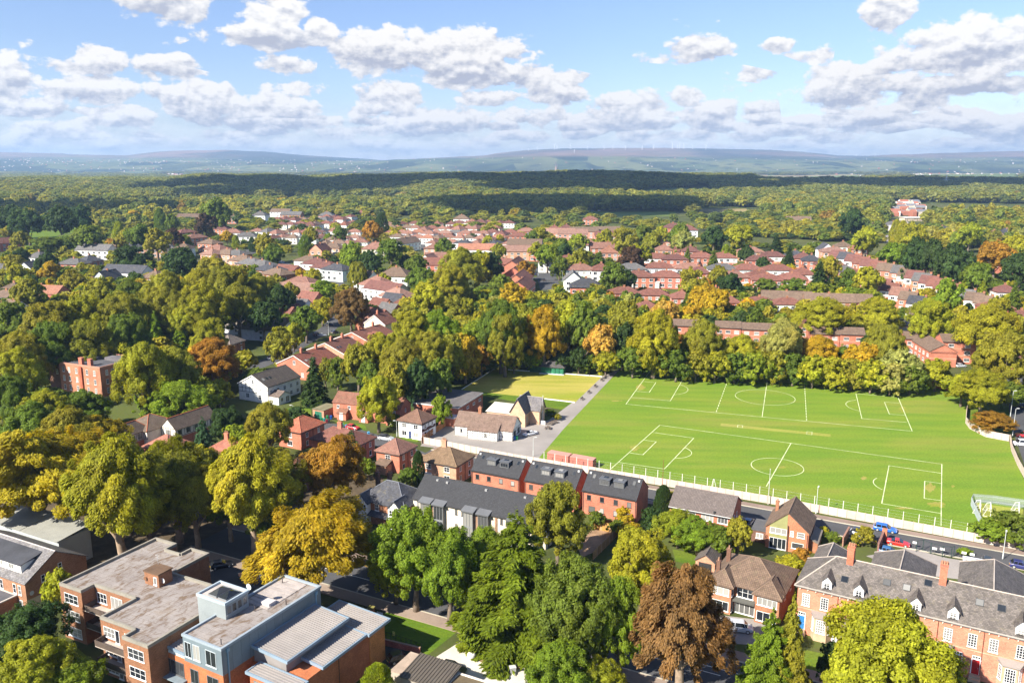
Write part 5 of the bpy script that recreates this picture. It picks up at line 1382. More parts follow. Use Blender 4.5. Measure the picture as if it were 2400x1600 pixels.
# ------------------------------------------------------------------ brown brick flats, front left
b = Bld('flat_roofed_flats', Vector((-71.7, 121.0, 0)), Vector((0, 0, 0)), 'three storey brown brick flats with stained flat roof and white windows', 'flats', ang=-27, w=27.2)
BB = (0.235, 0.112, 0.060)
fl = [(0, 0, 5.2, 18.5), (5.2, 2.3, 9.4, 8.4), (14.6, -3.8, 7.4, 14.5), (22.0, -5.9, 5.2, 13.5), (5.2, 10.7, 7.9, 5.4), (8.8, 16.1, 4.2, 2.3)]
K = [b.block(x, y, w, d, 8.9, BB) for x, y, w, d in fl]
def mat_stained():
    m, nt, bs = new_mat('stained_felt')
    tc = nd(nt, 'ShaderNodeTexCoord'); mp = nd(nt, 'ShaderNodeMapping'); lk(nt, tc.outputs['Object'], mp.inputs[0]); mp.inputs['Scale'].default_value = (1.0, 0.45, 1)
    a = noise(nt, mp.outputs[0], 0.9, 6.0, 0.7, 0.6); c = noise(nt, tc.outputs['Object'], 0.22, 4.0, 0.6); f = noise(nt, tc.outputs['Object'], 4.0, 3.0, 0.7)
    col = mixc(nt, mapr(nt, c, 0.35, 0.65), (0.26, 0.23, 0.215), (0.34, 0.31, 0.29))
    col = mixc(nt, mapr(nt, a, 0.48, 0.62, 0.0, 0.9), col, (0.15, 0.10, 0.065)); col = mixc(nt, mapr(nt, c, 0.58, 0.70, 0.0, 0.6), col, (0.20, 0.14, 0.09))
    col = mixc(nt, mapr(nt, f, 0.4, 0.6, 0.0, 0.15), col, (0.1, 0.08, 0.06))
    br = nd(nt, 'ShaderNodeTexBrick'); lk(nt, tc.outputs['Object'], br.inputs['Vector']); br.inputs['Scale'].default_value = 1.0; br.inputs['Brick Width'].default_value = 8.0; br.inputs['Row Height'].default_value = 0.95; br.inputs['Mortar Size'].default_value = 0.02
    br.inputs['Color1'].default_value = (1, 1, 1, 1); br.inputs['Color2'].default_value = (0.93, 0.93, 0.93, 1); br.inputs['Mortar'].default_value = (0.6, 0.55, 0.5, 1)
    lk(nt, mixc(nt, 1.0, col, br.outputs['Color'], 'MULTIPLY'), bs.inputs['Base Color']); bs.inputs['Roughness'].default_value = 0.9; spec(bs, 0.2)
    return m
out = [(0, 0), (5.2, 0), (5.2, 2.3), (14.6, 2.3), (14.6, -3.8), (22, -3.8), (22, -5.9), (27.2, -5.9), (27.2, 7.6), (22, 7.6), (22, 10.7), (13.1, 10.7), (13.1, 18.4), (8.8, 18.4), (8.8, 16.1), (5.2, 16.1), (5.2, 18.5), (0, 18.5)]
b.part('roof', MB().prism(out, 8.902, 9.0), mat_stained()); b.roof = b.root.children[-1]
mb = MB()
for i in range(len(out)):
    p, q = Vector(out[i] + (0,)), Vector(out[(i + 1) % len(out)] + (0,)); t = (q - p).normalized(); n = Vector((t.y, -t.x, 0))
    a0 = p - n * 0.30; a1 = q - n * 0.30; o0 = p + n * 0.05 ; o1 = q + n * 0.05
    mb.prism([(o0.x, o0.y), (o1.x, o1.y), (a1.x, a1.y), (a0.x, a0.y)], 8.99, 9.42 + 0.004 * (i % 3))
b.part('parapet', mb, M['concrete'], (0.25, 0.23, 0.19))
for j in range(3):
    z = 0.7 + j * 2.9
    b.win(K[0], 'F', 2.6, z, 3.2, 1.6, 3, 2); b.win(K[3], 'F', 2.6, z, 3.2, 1.6, 3, 2)
    b.win(K[1], 'F', 1.6, z, 2.2, 1.7, 3, 2); b.win(K[1], 'F', 5.0, z - 0.4, 2.6, 2.1, 3, 1); b.win(K[1], 'F', 8.2, z, 1.6, 1.5, 2, 2)
    b.win(K[2], 'F', 1.8, z, 2.4, 1.6, 3, 2); b.win(K[2], 'F', 3.5, z - 0.5, 0.9, 2.1, 1, 1); b.win(K[2], 'F', 6.0, z, 1.8, 1.6, 2, 2)
    for (x0, x1, yb, dp) in ((5.25, 9.8, 2.3, 2.1), (15.4, 21.9, -3.8, 1.8)):
        if j:
            bal = b.part('balcony', MB().box(x0, yb - dp, z - 0.75, x1, yb - 0.003, z - 0.6), M['concrete'], (0.42, 0.36, 0.31))
            b.part('balustrade', MB().box(x0, yb - dp, z - 0.598, x1, yb - dp + 0.08, z + 0.3).box(x0, yb - dp + 0.082, z - 0.598, x0 + 0.08, yb - 0.01, z + 0.3), M['planks'], (0.10, 0.075, 0.06), parent=bal)
k = b.block(11.6, 6.6, 3.2, 2.6, 11.1, BB, name='stair_head', z0=8.95); b.part('stair_head_roof', MB().box(11.45, 6.45, 11.102, 14.95, 9.35, 11.3), M['felt'], (0.13, 0.08, 0.05)); b.win(k, 'F', 2.4, 9.3, 0.7, 1.3, 1, 1)
for x, y, r in ((14.95, 7.2, 0.45), (11.9, 6.4, 0.35)):
    b.part('satellite_dish', MB().loft([[(x + math.cos(a) * rr, y + dy, 10.0 + math.sin(a) * rr) for a in np.linspace(0, 2 * math.pi, 12, endpoint=False)] for rr, dy in ((0.05, 0.14), (r * 0.6, 0.08), (r, 0.0))]), M['paint'], (0.55, 0.55, 0.55) if r > 0.4 else (0.2, 0.1, 0.05))
b.part('aerial', MB().tube([(12.0, 9.0, 11.3), (12.0, 9.0, 13.0)], 0.03, 5).tube([(11.5, 9.0, 12.8), (12.5, 9.0, 12.8)], 0.02, 4).tube([(11.7, 9.0, 12.5), (12.3, 9.0, 12.5)], 0.02, 4), M['steel'])
for j in range(2):
    b.win(K[4], 'R', 2.0, 3.4 + j * 2.9, 0.9, 1.2, 1, 1)

# ------------------------------------------------------------------ orange brick and blue metal apartments
b = Bld('clad_apartments', Vector((-45.3, 103.6, 0)), Vector((0, 0, 0)), 'orange brick apartments with pale blue metal top storey and ribbed roofs', 'flats', ang=-29, w=7.4)
OB = (0.38, 0.125, 0.052); BM = (0.155, 0.195, 0.22); RR = (0.29, 0.265, 0.25)
k0 = b.block(0.05, 0.1, 7.3, 19.2, 7.0, OB); k1 = b.block(-0.05, 0, 7.5, 19.4, 10.75, BM, 'metal', name='clad_storey', z0=7.002)
pm_ = cached('clad', lambda: MB().box(0.02, -0.03, 7.05, 1.52, 0.0, 10.6).mesh('cladding_panel', M['metal']))
for i in range(12):
    v = random.uniform(0.93, 1.07); ob('cladding_panel', pm_, b.root, (7.45, 0.25 + i * 1.57, 0), math.pi / 2, tuple(c * v for c in BM))
STN = mat_stained(); r = b.part('roof', MB().box(0.2, 0.25, 10.752, 7.2, 19.15, 10.83), STN, (1, 1, 1)); b.roof = r
mb = MB().box(-0.15, -0.1, 10.75, 7.6, 0.22, 11.12).box(-0.15, 19.18, 10.75, 7.6, 19.5, 11.12).box(-0.15, 0.22, 10.75, 0.18, 19.18, 11.12).box(7.22, 0.22, 10.75, 7.6, 19.18, 11.12)
b.part('parapet', mb, M['metal'], (0.28, 0.33, 0.37))
b.part('roof_deck', MB().box(0.3, 0.35, 10.832, 7.1, 10.5, 10.86), STN, (1, 1, 1))
for i in range(9):
    b.part('roof_slab', cached('rslab', lambda: MB().box(0, 0, 0, 4.6, 0.78, 0.09)), M['felt'], (0.36, 0.32, 0.30), key='rslabm', loc=(0.6, 10.7 + i * 0.92, 10.835))
b.part('hatch', MB().box(3.2, 11.2, 10.93, 5.0, 12.6, 11.35), M['metal'], (0.5, 0.46, 0.45))
for x, y in ((1.5, 17.5), (4.0, 9.4), (6.6, 13), (6.4, 1.0)):
    b.part('roof_vent', MB().tube([(x, y, 10.83), (x, y, 11.7)], 0.07, 6), M['paint'], (0.06, 0.05, 0.05))
kt = b.block(-3.5, 5.7, 5.7, 4.3, 13.1, (0.25, 0.28, 0.285), 'metal', name='stair_tower', z0=0)
b.part('tower_roof', MB().box(-3.3, 5.9, 13.102, 2.0, 9.8, 13.2), M['felt'], (0.38, 0.34, 0.315)); b.part('tower_parapet', MB().box(-3.6, 5.6, 13.1, 2.3, 5.85, 13.5).box(-3.6, 9.85, 13.1, 2.3, 10.1, 13.5).box(-3.6, 5.85, 13.1, -3.35, 9.85, 13.5).box(2.05, 5.85, 13.1, 2.3, 9.85, 13.5), M['metal'], (0.36, 0.43, 0.48))
for x in (-2.0, 0.0):
    sk = b.part('roof_light', MB().prism([(x, 6.4), (x + 1.7, 6.4), (x + 1.7, 9.2), (x, 9.2)], 13.2, 13.5), M['paint'], (0.22, 0.23, 0.24))
    mb = MB(); c = (x + 0.85, 7.8, 14.1); q = [(x, 6.4, 13.502), (x + 1.7, 6.4, 13.502), (x + 1.7, 9.2, 13.502), (x, 9.2, 13.502)]
    for i in range(4):
        mb.face([q[i], q[(i + 1) % 4], c])
    b.part('pane', mb, M['glass'], parent=sk)
for i in range(4):
    b.win(kt, 'R', 0.6 + i * 1.0, 11.5, 0.85, 1.3, 1, 1, (0.3, 0.32, 0.33))
b.part('satellite_dish', MB().loft([[(2.5 + math.cos(a) * rr, 9.9 + dy, 14.1 + math.sin(a) * rr) for a in np.linspace(0, 2 * math.pi, 12, endpoint=False)] for rr, dy in ((0.05, 0.14), (0.3, 0.08), (0.5, 0.0))]).tube([(2.3, 10.1, 13.2), (2.4, 10.05, 14.1)], 0.04, 5), M['paint'], (0.45, 0.5, 0.52))
for u, w in ((0.95, 1.3), (2.6, 1.4), (5.4, 2.0)):
    b.win(k1, 'F', u, 7.8, w, 2.3, 2, 1, (0.45, 0.5, 0.52))
for u, w in ((1.6, 1.6), (5.2, 2.2)):
    for z in (0.9, 3.9):
        b.win(k0, 'F', u, z, w, 2.2, 2, 1, (0.16, 0.17, 0.18))
b.part('downpipe', MB().box(7.48, 0.9, 0, 7.62, 1.06, 10.2).box(7.46, 0.75, 10.2, 7.75, 1.2, 10.7), M['metal'], (0.20, 0.33, 0.42)); b.part('downpipe', MB().box(7.48, 18.2, 4, 7.62, 18.36, 10.2).box(7.46, 18.05, 10.2, 7.75, 18.5, 10.7), M['metal'], (0.20, 0.33, 0.42))
def ribbed(x0, y0, x1, y1, z0, z1, name='ribbed_roof', col=RR, pitch=0.42, t=0.22):
    """mono-pitch profiled sheet falling along x from z0 at x0 to z1 at x1, ribs running down the slope, fascia round it"""
    mb = MB(); mb.slab([(x0, y0, z0), (x1, y0, z1), (x1, y1, z1), (x0, y1, z0)], 0.05)
    n = int((y1 - y0) / pitch); sl = (z1 - z0) / (x1 - x0)
    for i in range(n):
        y = y0 + (i + 0.5) * (y1 - y0) / n
        mb.slab([(x0 + 0.12, y - 0.07, z0 + 0.085 + sl * 0.12), (x1 - 0.12, y - 0.07, z1 + 0.085 - sl * 0.12), (x1 - 0.12, y + 0.07, z1 + 0.085 - sl * 0.12), (x0 + 0.12, y + 0.07, z0 + 0.085 + sl * 0.12)], 0.08)
    r = b.part(name, mb, M['metal'], col)
    f = MB(); e = 0.22
    f.slab([(x0 - e, y0 - e, z0 + 0.1 - sl * e), (x1 + e, y0 - e, z1 + 0.1 + sl * e), (x1 + e, y0 - 0.003, z1 + 0.1 + sl * e), (x0 - e, y0 - 0.003, z0 + 0.1 - sl * e)], 0.42); f.slab([(x0 - e, y1 + 0.003, z0 + 0.1 - sl * e), (x1 + e, y1 + 0.003, z1 + 0.1 + sl * e), (x1 + e, y1 + e, z1 + 0.1 + sl * e), (x0 - e, y1 + e, z0 + 0.1 - sl * e)], 0.42)
    f.slab([(x1 + 0.003, y0, z1 + 0.1), (x1 + e, y0, z1 + 0.1), (x1 + e, y1, z1 + 0.1), (x1 + 0.003, y1, z1 + 0.1)], 0.42); f.slab([(x0 - e, y0, z0 + 0.1), (x0 - 0.003, y0, z0 + 0.1), (x0 - 0.003, y1, z0 + 0.1), (x0 - e, y1, z0 + 0.1)], 0.42)
    b.part('fascia', f, M['metal'], (0.22, 0.29, 0.36), parent=r)
    return r
kw = b.block(7.45, 5.2, 9.6, 13.6, 6.2, OB, name='right_wing'); b.block(7.45, 5.6, 6.0, 12.2, 8.0, (0.24, 0.22, 0.21), 'metal', name='clerestory', z0=6.2)
b.block(8.6, 18.8, 8.6, 3.6, 6.3, (0.46, 0.19, 0.06), name='end_wing')
ribbed(7.6, 5.3, 14.0, 17.8, 8.75, 8.3); ribbed(8.0, 18.1, 17.7, 22.9, 7.0, 6.6); ribbed(13.2, 8.6, 17.3, 17.8, 6.95, 6.6); ribbed(9.2, 2.6, 17.6, 5.0, 6.75, 6.5)
b.block(9.4, 2.8, 7.9, 2.4, 6.1, OB, name='front_wing'); kf = b.blk
for z in (0.8, 3.7):
    b.win(kf, 'F', 1.6, z, 1.8, 1.9, 2, 1, (0.16, 0.17, 0.18)); b.win(kf, 'F', 5.2, z, 1.8, 1.9, 2, 1, (0.16, 0.17, 0.18))
b.part('expansion_joint', MB().box(17.052, 12.0, -0.2, 17.08, 12.12, 6.1), M['paint'], (0.05, 0.03, 0.02))
kl = b.block(-6.3, 0.6, 6.2, 8.4, 6.6, OB, name='left_wing')
ribbed(-6.3, 0.8, -0.15, 5.4, 7.6, 7.3); b.block(-6.2, 0.7, 6.1, 8.2, 7.0, (0.5, 0.56, 0.58), 'metal', name='clad_band', z0=6.602)
for z in (0.6, 3.6):
    b.win(kl, 'F', 3.4, z, 3.6, 2.2, 4, 1, (0.12, 0.12, 0.12))
b.part('balcony', MB().box(1.0 - 5.5, -0.6, 3.3, -0.6, 0.59, 3.45), M['metal'], (0.2, 0.25, 0.28))

# ------------------------------------------------------------------ dormered house at the left edge and shed behind
b = Bld('dormer_villa', Vector((-110, 130, 0)), Vector((0, 0, 0)), 'brown brick villa with white box dormer and grey roof at the left edge', 'house', ang=-27, w=26)
k = b.block(4.0, 11.2, 22.0, 11.4, 5.5, (0.30, 0.15, 0.085), gable='x', rise=3.4); b.gable(k, 3.4, 'x', (0.17, 0.16, 0.16), 'slate', ov=0.3, vg=0.3, ridge=(0.42, 0.38, 0.36))
dm = b.part('dormer', MB().box(12.0, 12.3, 5.9, 23.6, 16.5, 7.75), M['render'], WH); b.part('dormer_roof', MB().slab([(11.8, 12.0, 7.8), (23.9, 12.0, 7.8), (23.9, 17.2, 8.75), (11.8, 17.2, 8.75)], 0.12), M['felt'], (0.055, 0.057, 0.066), parent=dm)
for u in (14.5, 18.0, 21.0):
    fm, gm = window_meshes(1.5, 1.0, 2, 1, True); o = ob('window', fm, dm, (u, 12.3, 6.5), 0, FW); ob('pane', gm, b.root, (u, 12.3, 6.5))
for u in (3, 7, 11.5, 15.4, 19.0, 20.4):
    b.win(k, 'F', u, 3.0, 0.8, 1.7, 1, 2); b.win(k, 'F', u, 0.3, 0.9, 1.7, 1, 2)
b.win(k, 'R', 3.2, 4.3, 0.7, 1.3, 1, 2); b.win(k, 'R', 6.4, 5.2, 0.7, 1.2, 1, 2); b.part('base', MB().box(26.003, 11.3, -0.2, 26.05, 18.0, 2.3), M['render'], (0.55, 0.45, 0.33))
b.part('satellite_dish', MB().loft([[(26.3 + dy, 12.0 + math.cos(a) * rr, 3.4 + math.sin(a) * rr) for a in np.linspace(0, 2 * math.pi, 12, endpoint=False)] for rr, dy in ((0.05, -0.14), (0.25, -0.08), (0.4, 0.0))]), M['paint'], (0.5, 0.5, 0.5))
kk = b.block(15.0, 7.0, 8.5, 4.2, 2.6, (0.30, 0.13, 0.07), name='front_extension'); b.flat(kk, (0.10, 0.10, 0.11), par=0.2, pcol=(0.5, 0.45, 0.4))
b = Bld('grey_shed', Vector((-110, 130, 0)), Vector((0, 0, 0)), 'pale grey sheet metal shed roof behind the dormered villa', 'shed', ang=-27, w=20)
b.root.location = b.at(-4.0, 23.4); k = b.block(0, 0, 21.3, 6.5, 6.0, (0.42, 0.46, 0.46), 'metal')
b.part('roof', MB().slab([(-0.2, -0.5, 6.15), (10.6, -0.5, 6.15), (10.6, 6.8, 7.0), (-0.2, 6.8, 7.0)], 0.12).slab([(10.75, -0.5, 6.12), (21.6, -0.5, 6.12), (21.6, 6.8, 6.97), (10.75, 6.8, 6.97)], 0.12), M['ribs'], (0.30, 0.30, 0.27))

# low building at the bottom edge
b = Bld('ribbed_outbuilding', P('S6', 350, 1490, 3.2), P('S6', 720, 1610, 3.2), 'low outbuilding with dark standing seam roof at the bottom edge', 'outbuilding', ang=-27)
k = b.block(0, 0, b.w, 5.2, 2.8, (0.30, 0.26, 0.22), 'render'); mb = MB().slab([(-0.2, -0.2, 3.0), (b.w + 0.2, -0.2, 3.0), (b.w + 0.2, 5.4, 3.6), (-0.2, 5.4, 3.6)], 0.12)
for i in range(14):
    x = b.w * i / 13; mb.slab([(x - 0.04, -0.2, 3.09), (x + 0.04, -0.2, 3.09), (x + 0.04, 5.4, 3.69), (x - 0.04, 5.4, 3.69)], 0.09)
b.part('roof', mb, M['metal'], (0.10, 0.085, 0.07))
kk = b.block(b.w, 0.5, 6.0, 4.2, 2.6, (0.5, 0.45, 0.4), 'render', name='extension'); b.flat(kk, (0.13, 0.10, 0.06), par=0.25, pcol=(0.6, 0.56, 0.5)); kk = b.block(-2.6, 1.0, 2.6, 5.4, 2.4, (0.4, 0.34, 0.28), 'render', name='extension'); b.flat(kk, (0.36, 0.28, 0.22), par=0)

# ------------------------------------------------------------------ green pavilion, hut, container
b = Bld('green_pavilion', P('R7', 268, 462, 2.6), P('R7', 470, 478, 2.6), 'green timber bowls pavilion with dark hipped roof at the far edge of the green', 'pavilion', ang=-16)
k = b.block(0, 0, b.w, 4.5, 2.6, (0.03, 0.17, 0.09), 'planks'); b.hip(k, 1.6, (0.075, 0.07, 0.07), 'slate', ov=0.5); kk = b.block(-4.5, 0.8, 4.5, 3.6, 2.4, (0.04, 0.10, 0.06), 'planks', name='annexe'); b.hip(kk, 1.2, (0.08, 0.07, 0.065), 'slate', ov=0.4)
for i in range(6): b.part('post', MB().box(b.w * i / 5.0 * 0.97 + 0.02, -0.6, 0, b.w * i / 5.0 * 0.97 + 0.14, -0.48, 2.5), M['paint'], (0.02, 0.11, 0.06))
b.part('step', MB().box(-0.5, -1.3, 0, b.w + 0.4, -0.003, 0.15), M['concrete'], (0.6, 0.6, 0.58))
b = Bld('groundsman_hut', P('R7', 1045, 405, 2.4), P('R7', 1118, 400, 2.4), 'small white fronted hut in the shade at the path end', 'hut', ang=-18, w=4.0)
k = b.block(0, 0, 4.0, 4.0, 2.4, (0.45, 0.42, 0.4), 'render'); b.flat(k, (0.45, 0.45, 0.46), par=0, ov=0.2); b.part('shutter', MB().box(0.4, -0.05, 0.6, 3.6, 0.02, 2.0), M['paint'], (0.7, 0.72, 0.75))
ca, cb = P('R7', 322, 1332), P('R7', 740, 1408)
for i, (nm, p0, p1, lb) in enumerate((('container', ca, ca.lerp(cb, 0.47), 'faded red shipping container beside the wall, the one farther from the pitch corner'), ('container', ca.lerp(cb, 0.5), cb, 'faded red shipping container beside the wall, next to the pitch corner'))):
    b = Bld(nm, p0, p1, lb, 'container', 'shipping containers inside the wall'); L = b.w; mb = MB().box(0.02, 0.05, 0.1, L - 0.02, 2.35, 2.2)
    n = int(L / 0.28)
    for q in range(n):
        x = 0.15 + q * (L - 0.3) / n; mb.box(x, -0.0, 0.15, x + 0.14, 0.05, 2.15)
    b.part('body', mb, M['paint'], (0.46, 0.17, 0.13)); b.part('roof', MB().box(0, 0, 2.202, L, 2.4, 2.3), M['paint'], (0.50, 0.25, 0.20)); b.part('door', MB().box(L - 0.018, 0.15, 0.15, L + 0.03, 1.17, 2.15).box(L - 0.018, 1.2, 0.15, L + 0.03, 2.25, 2.15), M['paint'], (0.42, 0.09, 0.07))

# ------------------------------------------------------------------ cars
def car_meshes(kind):
    def mk():
        L, W = {'hatch': (4.1, 1.75), 'estate': (4.6, 1.82), 'suv': (4.55, 1.88), 'van': (4.6, 1.85), 'coupe': (4.3, 1.76)}[kind]
        hr = {'hatch': 1.46, 'estate': 1.47, 'suv': 1.68, 'van': 1.75, 'coupe': 1.32}[kind]; hb = {'hatch': 0.92, 'estate': 0.92, 'suv': 1.02, 'van': 1.05, 'coupe': 0.86}[kind]
        body = MB(); rings = []
        prof = [(-L / 2, 0.35, hb - 0.12, 0.80), (-L / 2 + 0.12, 0.24, hb + 0.02, 0.93), (-L / 2 + 0.7, 0.2, hb + 0.03, 1.0), (0, 0.2, hb, 1.0), (L / 2 - 1.3, 0.2, hb - 0.02, 1.0), (L / 2 - 0.45, 0.22, hb - 0.16, 0.97), (L / 2 - 0.1, 0.26, hb - 0.30, 0.86), (L / 2, 0.36, hb - 0.42, 0.72)]
        for x, z0, z1, k in prof:
            w = W / 2 * k
            rings.append([(x, -w * 0.92, z0), (x, w * 0.92, z0), (x, w, z0 + 0.18), (x, w, z1 - 0.16), (x, w * 0.90, z1), (x, -w * 0.90, z1), (x, -w, z1 - 0.16), (x, -w, z0 + 0.18)])
        body.loft(rings)
        back = {'hatch': -L / 2 + 0.16, 'estate': -L / 2 + 0.12, 'suv': -L / 2 + 0.15, 'van': -L / 2 + 0.08, 'coupe': -L / 2 + 0.75}[kind]; rb = back + (0.45 if kind not in ('coupe', 'van') else 0.15 if kind == 'van' else 0.8); front = L / 2 - (1.25 if kind != 'van' else 0.85); rf = front - (0.75 if kind != 'van' else 0.6)
        def ring(x, z, w): return [(x, -w, z), (x, w, z)]
        gl = MB(); w0, w1 = W / 2 * 0.90, W / 2 * 0.74
        q = [(back, w0, hb - 0.02), (front, w0, hb - 0.04), (rf, w1, hr - 0.06), (rb, w1, hr - 0.06)]
        gl.loft([[(p[0], -p[1], p[2]) for p in q], [(p[0], p[1], p[2]) for p in q]])
        rf_ = MB(); rf_.loft([[(rb - 0.02, -w1 * 0.97, hr - 0.058), (rb + 0.1, -w1 * 0.9, hr), (rf - 0.15, -w1 * 0.9, hr), (rf + 0.02, -w1 * 0.97, hr - 0.058)], [(rb - 0.02, w1 * 0.97, hr - 0.058), (rb + 0.1, w1 * 0.9, hr), (rf - 0.15, w1 * 0.9, hr), (rf + 0.02, w1 * 0.97, hr - 0.058)]])
        for xs in (rf - 0.1, (rf + rb) / 2, rb + 0.12):     # pillars
            for sy in (-1, 1):
                xb_ = xs + (0.30 if xs > rf - 0.2 else (-0.1 if xs < rb + 0.2 else 0))
                rf_.slab([(xs - 0.05, sy * (w1 + 0.012), hr - 0.05), (xs + 0.05, sy * (w1 + 0.012), hr - 0.05), (xb_ + 0.05, sy * (w0 + 0.012), hb - 0.03), (xb_ - 0.05, sy * (w0 + 0.012), hb - 0.03)], 0.02)
        wh = MB(); wh.tube([(0, -0.11, 0), (0, 0.11, 0)], 0.33, 14); rim = MB(); rim.tube([(0, -0.125, 0), (0, 0.125, 0)], 0.21, 10)
        hl = MB().box(-0.04, -0.18, -0.07, 0.04, 0.18, 0.07)
        return dict(body=body.mesh('body', M['car'], False), glass=gl.mesh('windows', M['carglass']), roof=rf_.mesh('roof', M['car']), wheel=wh.mesh('wheel', M['rubber']), rim=rim.mesh('rim', M['steel']), light=hl.mesh('headlight', M['frame']), tail=hl.mesh('tail_light', M['paint']), plate=MB().box(-0.02, -0.26, -0.055, 0.02, 0.26, 0.055).mesh('number_plate', M['paint']), L=L, W=W, hb=hb)
    return cached(('car', kind), mk)

def car(t, x, y, deg, kind, col, label, dz=0.03):
    p = P(t, x, y)
    m = car_meshes(kind); r = empty('parked_car', (p.x, p.y, dz), math.radians(deg)); tag(r, label, 'car', 'parked cars')
    ob('body', m['body'], r, color=col); ob('windows', m['glass'], r); ob('roof', m['roof'], r, color=col if not (kind == 'suv' and col[0] > 0.3) else (0.04, 0.045, 0.06))
    L, W, hb = m['L'], m['W'], m['hb']
    for sx in (-1, 1):
        for sy in (-1, 1):
            w = ob('wheel', m['wheel'], r, (sx * L * 0.31, sy * (W / 2 - 0.10), 0.33)); ob('rim', m['rim'], w)
    for sy in (-1, 1):
        ob('headlight', m['light'], r, (L / 2 - 0.16, sy * W * 0.33, hb - 0.36), color=(0.85, 0.85, 0.85)); ob('tail_light', m['tail'], r, (-L / 2 + 0.06, sy * W * 0.36, hb - 0.2), color=(0.4, 0.01, 0.01))
    ob('number_plate', m['plate'], r, (-L / 2 - 0.01, 0, 0.55), color=(0.7, 0.5, 0.05))
    return r
car('S4', 1075, 955, -28, 'estate', (0.02, 0.13, 0.50), 'bright blue estate car on the street beside the field wall')
car('S4', 860, 1005, -30, 'suv', (0.50, 0.54, 0.60), 'silver blue car parked in a drive beside the round bush')
car('S4', 1195, 1085, -27, 'coupe', (0.50, 0.02, 0.012), 'red car parked by the brick gate pier')
car('S4', 1120, 1172, -30, 'hatch', (0.03, 0.12, 0.28), 'dark blue car roof just above the terrace wing')
car('S4', 2330, 1300, -30, 'hatch', (0.03, 0.035, 0.14), 'navy car on the street at the right edge')
car('S4', 2010, 1250, 60, 'hatch', (0.035, 0.04, 0.04), 'dark car nose-on behind the fence in the terrace yard')
car('S5', 470, 505, 25, 'hatch', (0.012, 0.014, 0.02), 'black car in tree shade at the woodland edge of the court')
car('S5', 745, 590, 205, 'suv', (0.035, 0.022, 0.022), 'dark maroon car beside the big pale trunk')
car('S5', 940, 655, 205, 'hatch', (0.012, 0.014, 0.018), 'black car half under the golden beech')
car('S5', 1960, 655, -35, 'suv', (0.50, 0.52, 0.55), 'silver car with dark roof on the main road')
car('S5', 2110, 1360, 28, 'hatch', (0.012, 0.013, 0.016), 'black car below the brick wall beside the lawn')
car('S6', 830, 1460, -20, 'hatch', (0.02, 0.02, 0.024), 'black car behind the outbuilding on the pale gravel')
car('S7', 1295, 1085, -12, 'van', (0.46, 0.48, 0.53), 'silver people carrier on the hipped house drive')
car('S7', 1390, 110, 60, 'hatch', (0.03, 0.07, 0.17), 'dark blue car between the semi and the gabled house')
car('R7', 165, 1095, 215, 'coupe', (0.76, 0.76, 0.75), 'white car in the clubhouse car park')
car('R6', 1195, 1140, -22, 'suv', (0.40, 0.43, 0.48), 'silver car in the cul-de-sac before the white house')
car('R6', 890, 1040, -25, 'hatch', (0.42, 0.015, 0.02), 'red car beside the wheelie bins in the cul-de-sac')
car('R6', 612, 190, 30, 'hatch', (0.50, 0.54, 0.60), 'pale silver car on the lane between the gables')
car('R6', 680, 90, 60, 'hatch', (0.03, 0.04, 0.10), 'dark car under the trees at the lane top')
car('R6', 160, 400, 30, 'suv', (0.70, 0.70, 0.70), 'white car on the lane behind the brick gable')
car('R6', 565, 180, 35, 'hatch', (0.14, 0.02, 0.02), 'dark red car behind the silver one on the lane')
car('R6', 725, 160, 60, 'hatch', (0.10, 0.11, 0.13), 'grey car beside the dormered gable')
car('R8', 2310, 835, 80, 'hatch', (0.02, 0.02, 0.025), 'black car on the side road at the right edge')
car('R8', 2330, 1190, 170, 'van', (0.76, 0.76, 0.78), 'white van beside the panel wall at the right edge')
car('R8', 2345, 1110, 170, 'hatch', (0.5, 0.04, 0.05), 'red car behind the white van')
car('R8', 1770, 470, 10, 'hatch', (0.5, 0.52, 0.55), 'silver car beside the gable block of flats')
car('R3', 290, 1245, 100, 'hatch', (0.02, 0.02, 0.03), 'black car on the junction beyond the belt of trees', 0.04)
car('R3', 390, 1200, 100, 'hatch', (0.03, 0.06, 0.12), 'dark blue car beside the junction tree', 0.04)
car('R3', 1235, 1290, 5, 'hatch', (0.70, 0.70, 0.70), 'white car between two brick semis', 0.04)
car('R3', 210, 1195, 95, 'van', (0.02, 0.03, 0.08), 'navy van by the red terrace end', 0.04)
for i, (x, y, c, w_) in enumerate(((60, 1020, (0.6, 0.6, 0.6), 'pale'), (120, 1045, (0.5, 0.08, 0.05), 'red'), (175, 1065, (0.05, 0.06, 0.1), 'dark'), (240, 1085, (0.45, 0.47, 0.5), 'grey'), (310, 1115, (0.35, 0.02, 0.02), 'maroon'), (350, 1130, (0.02, 0.12, 0.35), 'blue'))):
    car('R2', x, y, -25, 'van' if i == 5 else 'hatch', c, w_ + (' van' if i == 5 else ' car') + ' in the row parked along the suburban street', 0.04)
for i, (x, y, c, w_) in enumerate(((690, 606, (0.7, 0.7, 0.7), 'white'), (740, 608, (0.3, 0.3, 0.32), 'grey'), (800, 606, (0.65, 0.66, 0.7), 'silver'), (345, 612, (0.6, 0.7, 0.8), 'pale blue'))):
    car('R3', x, y, 0, 'van', c, w_ + ' vehicle in the far park car park', 0.1)

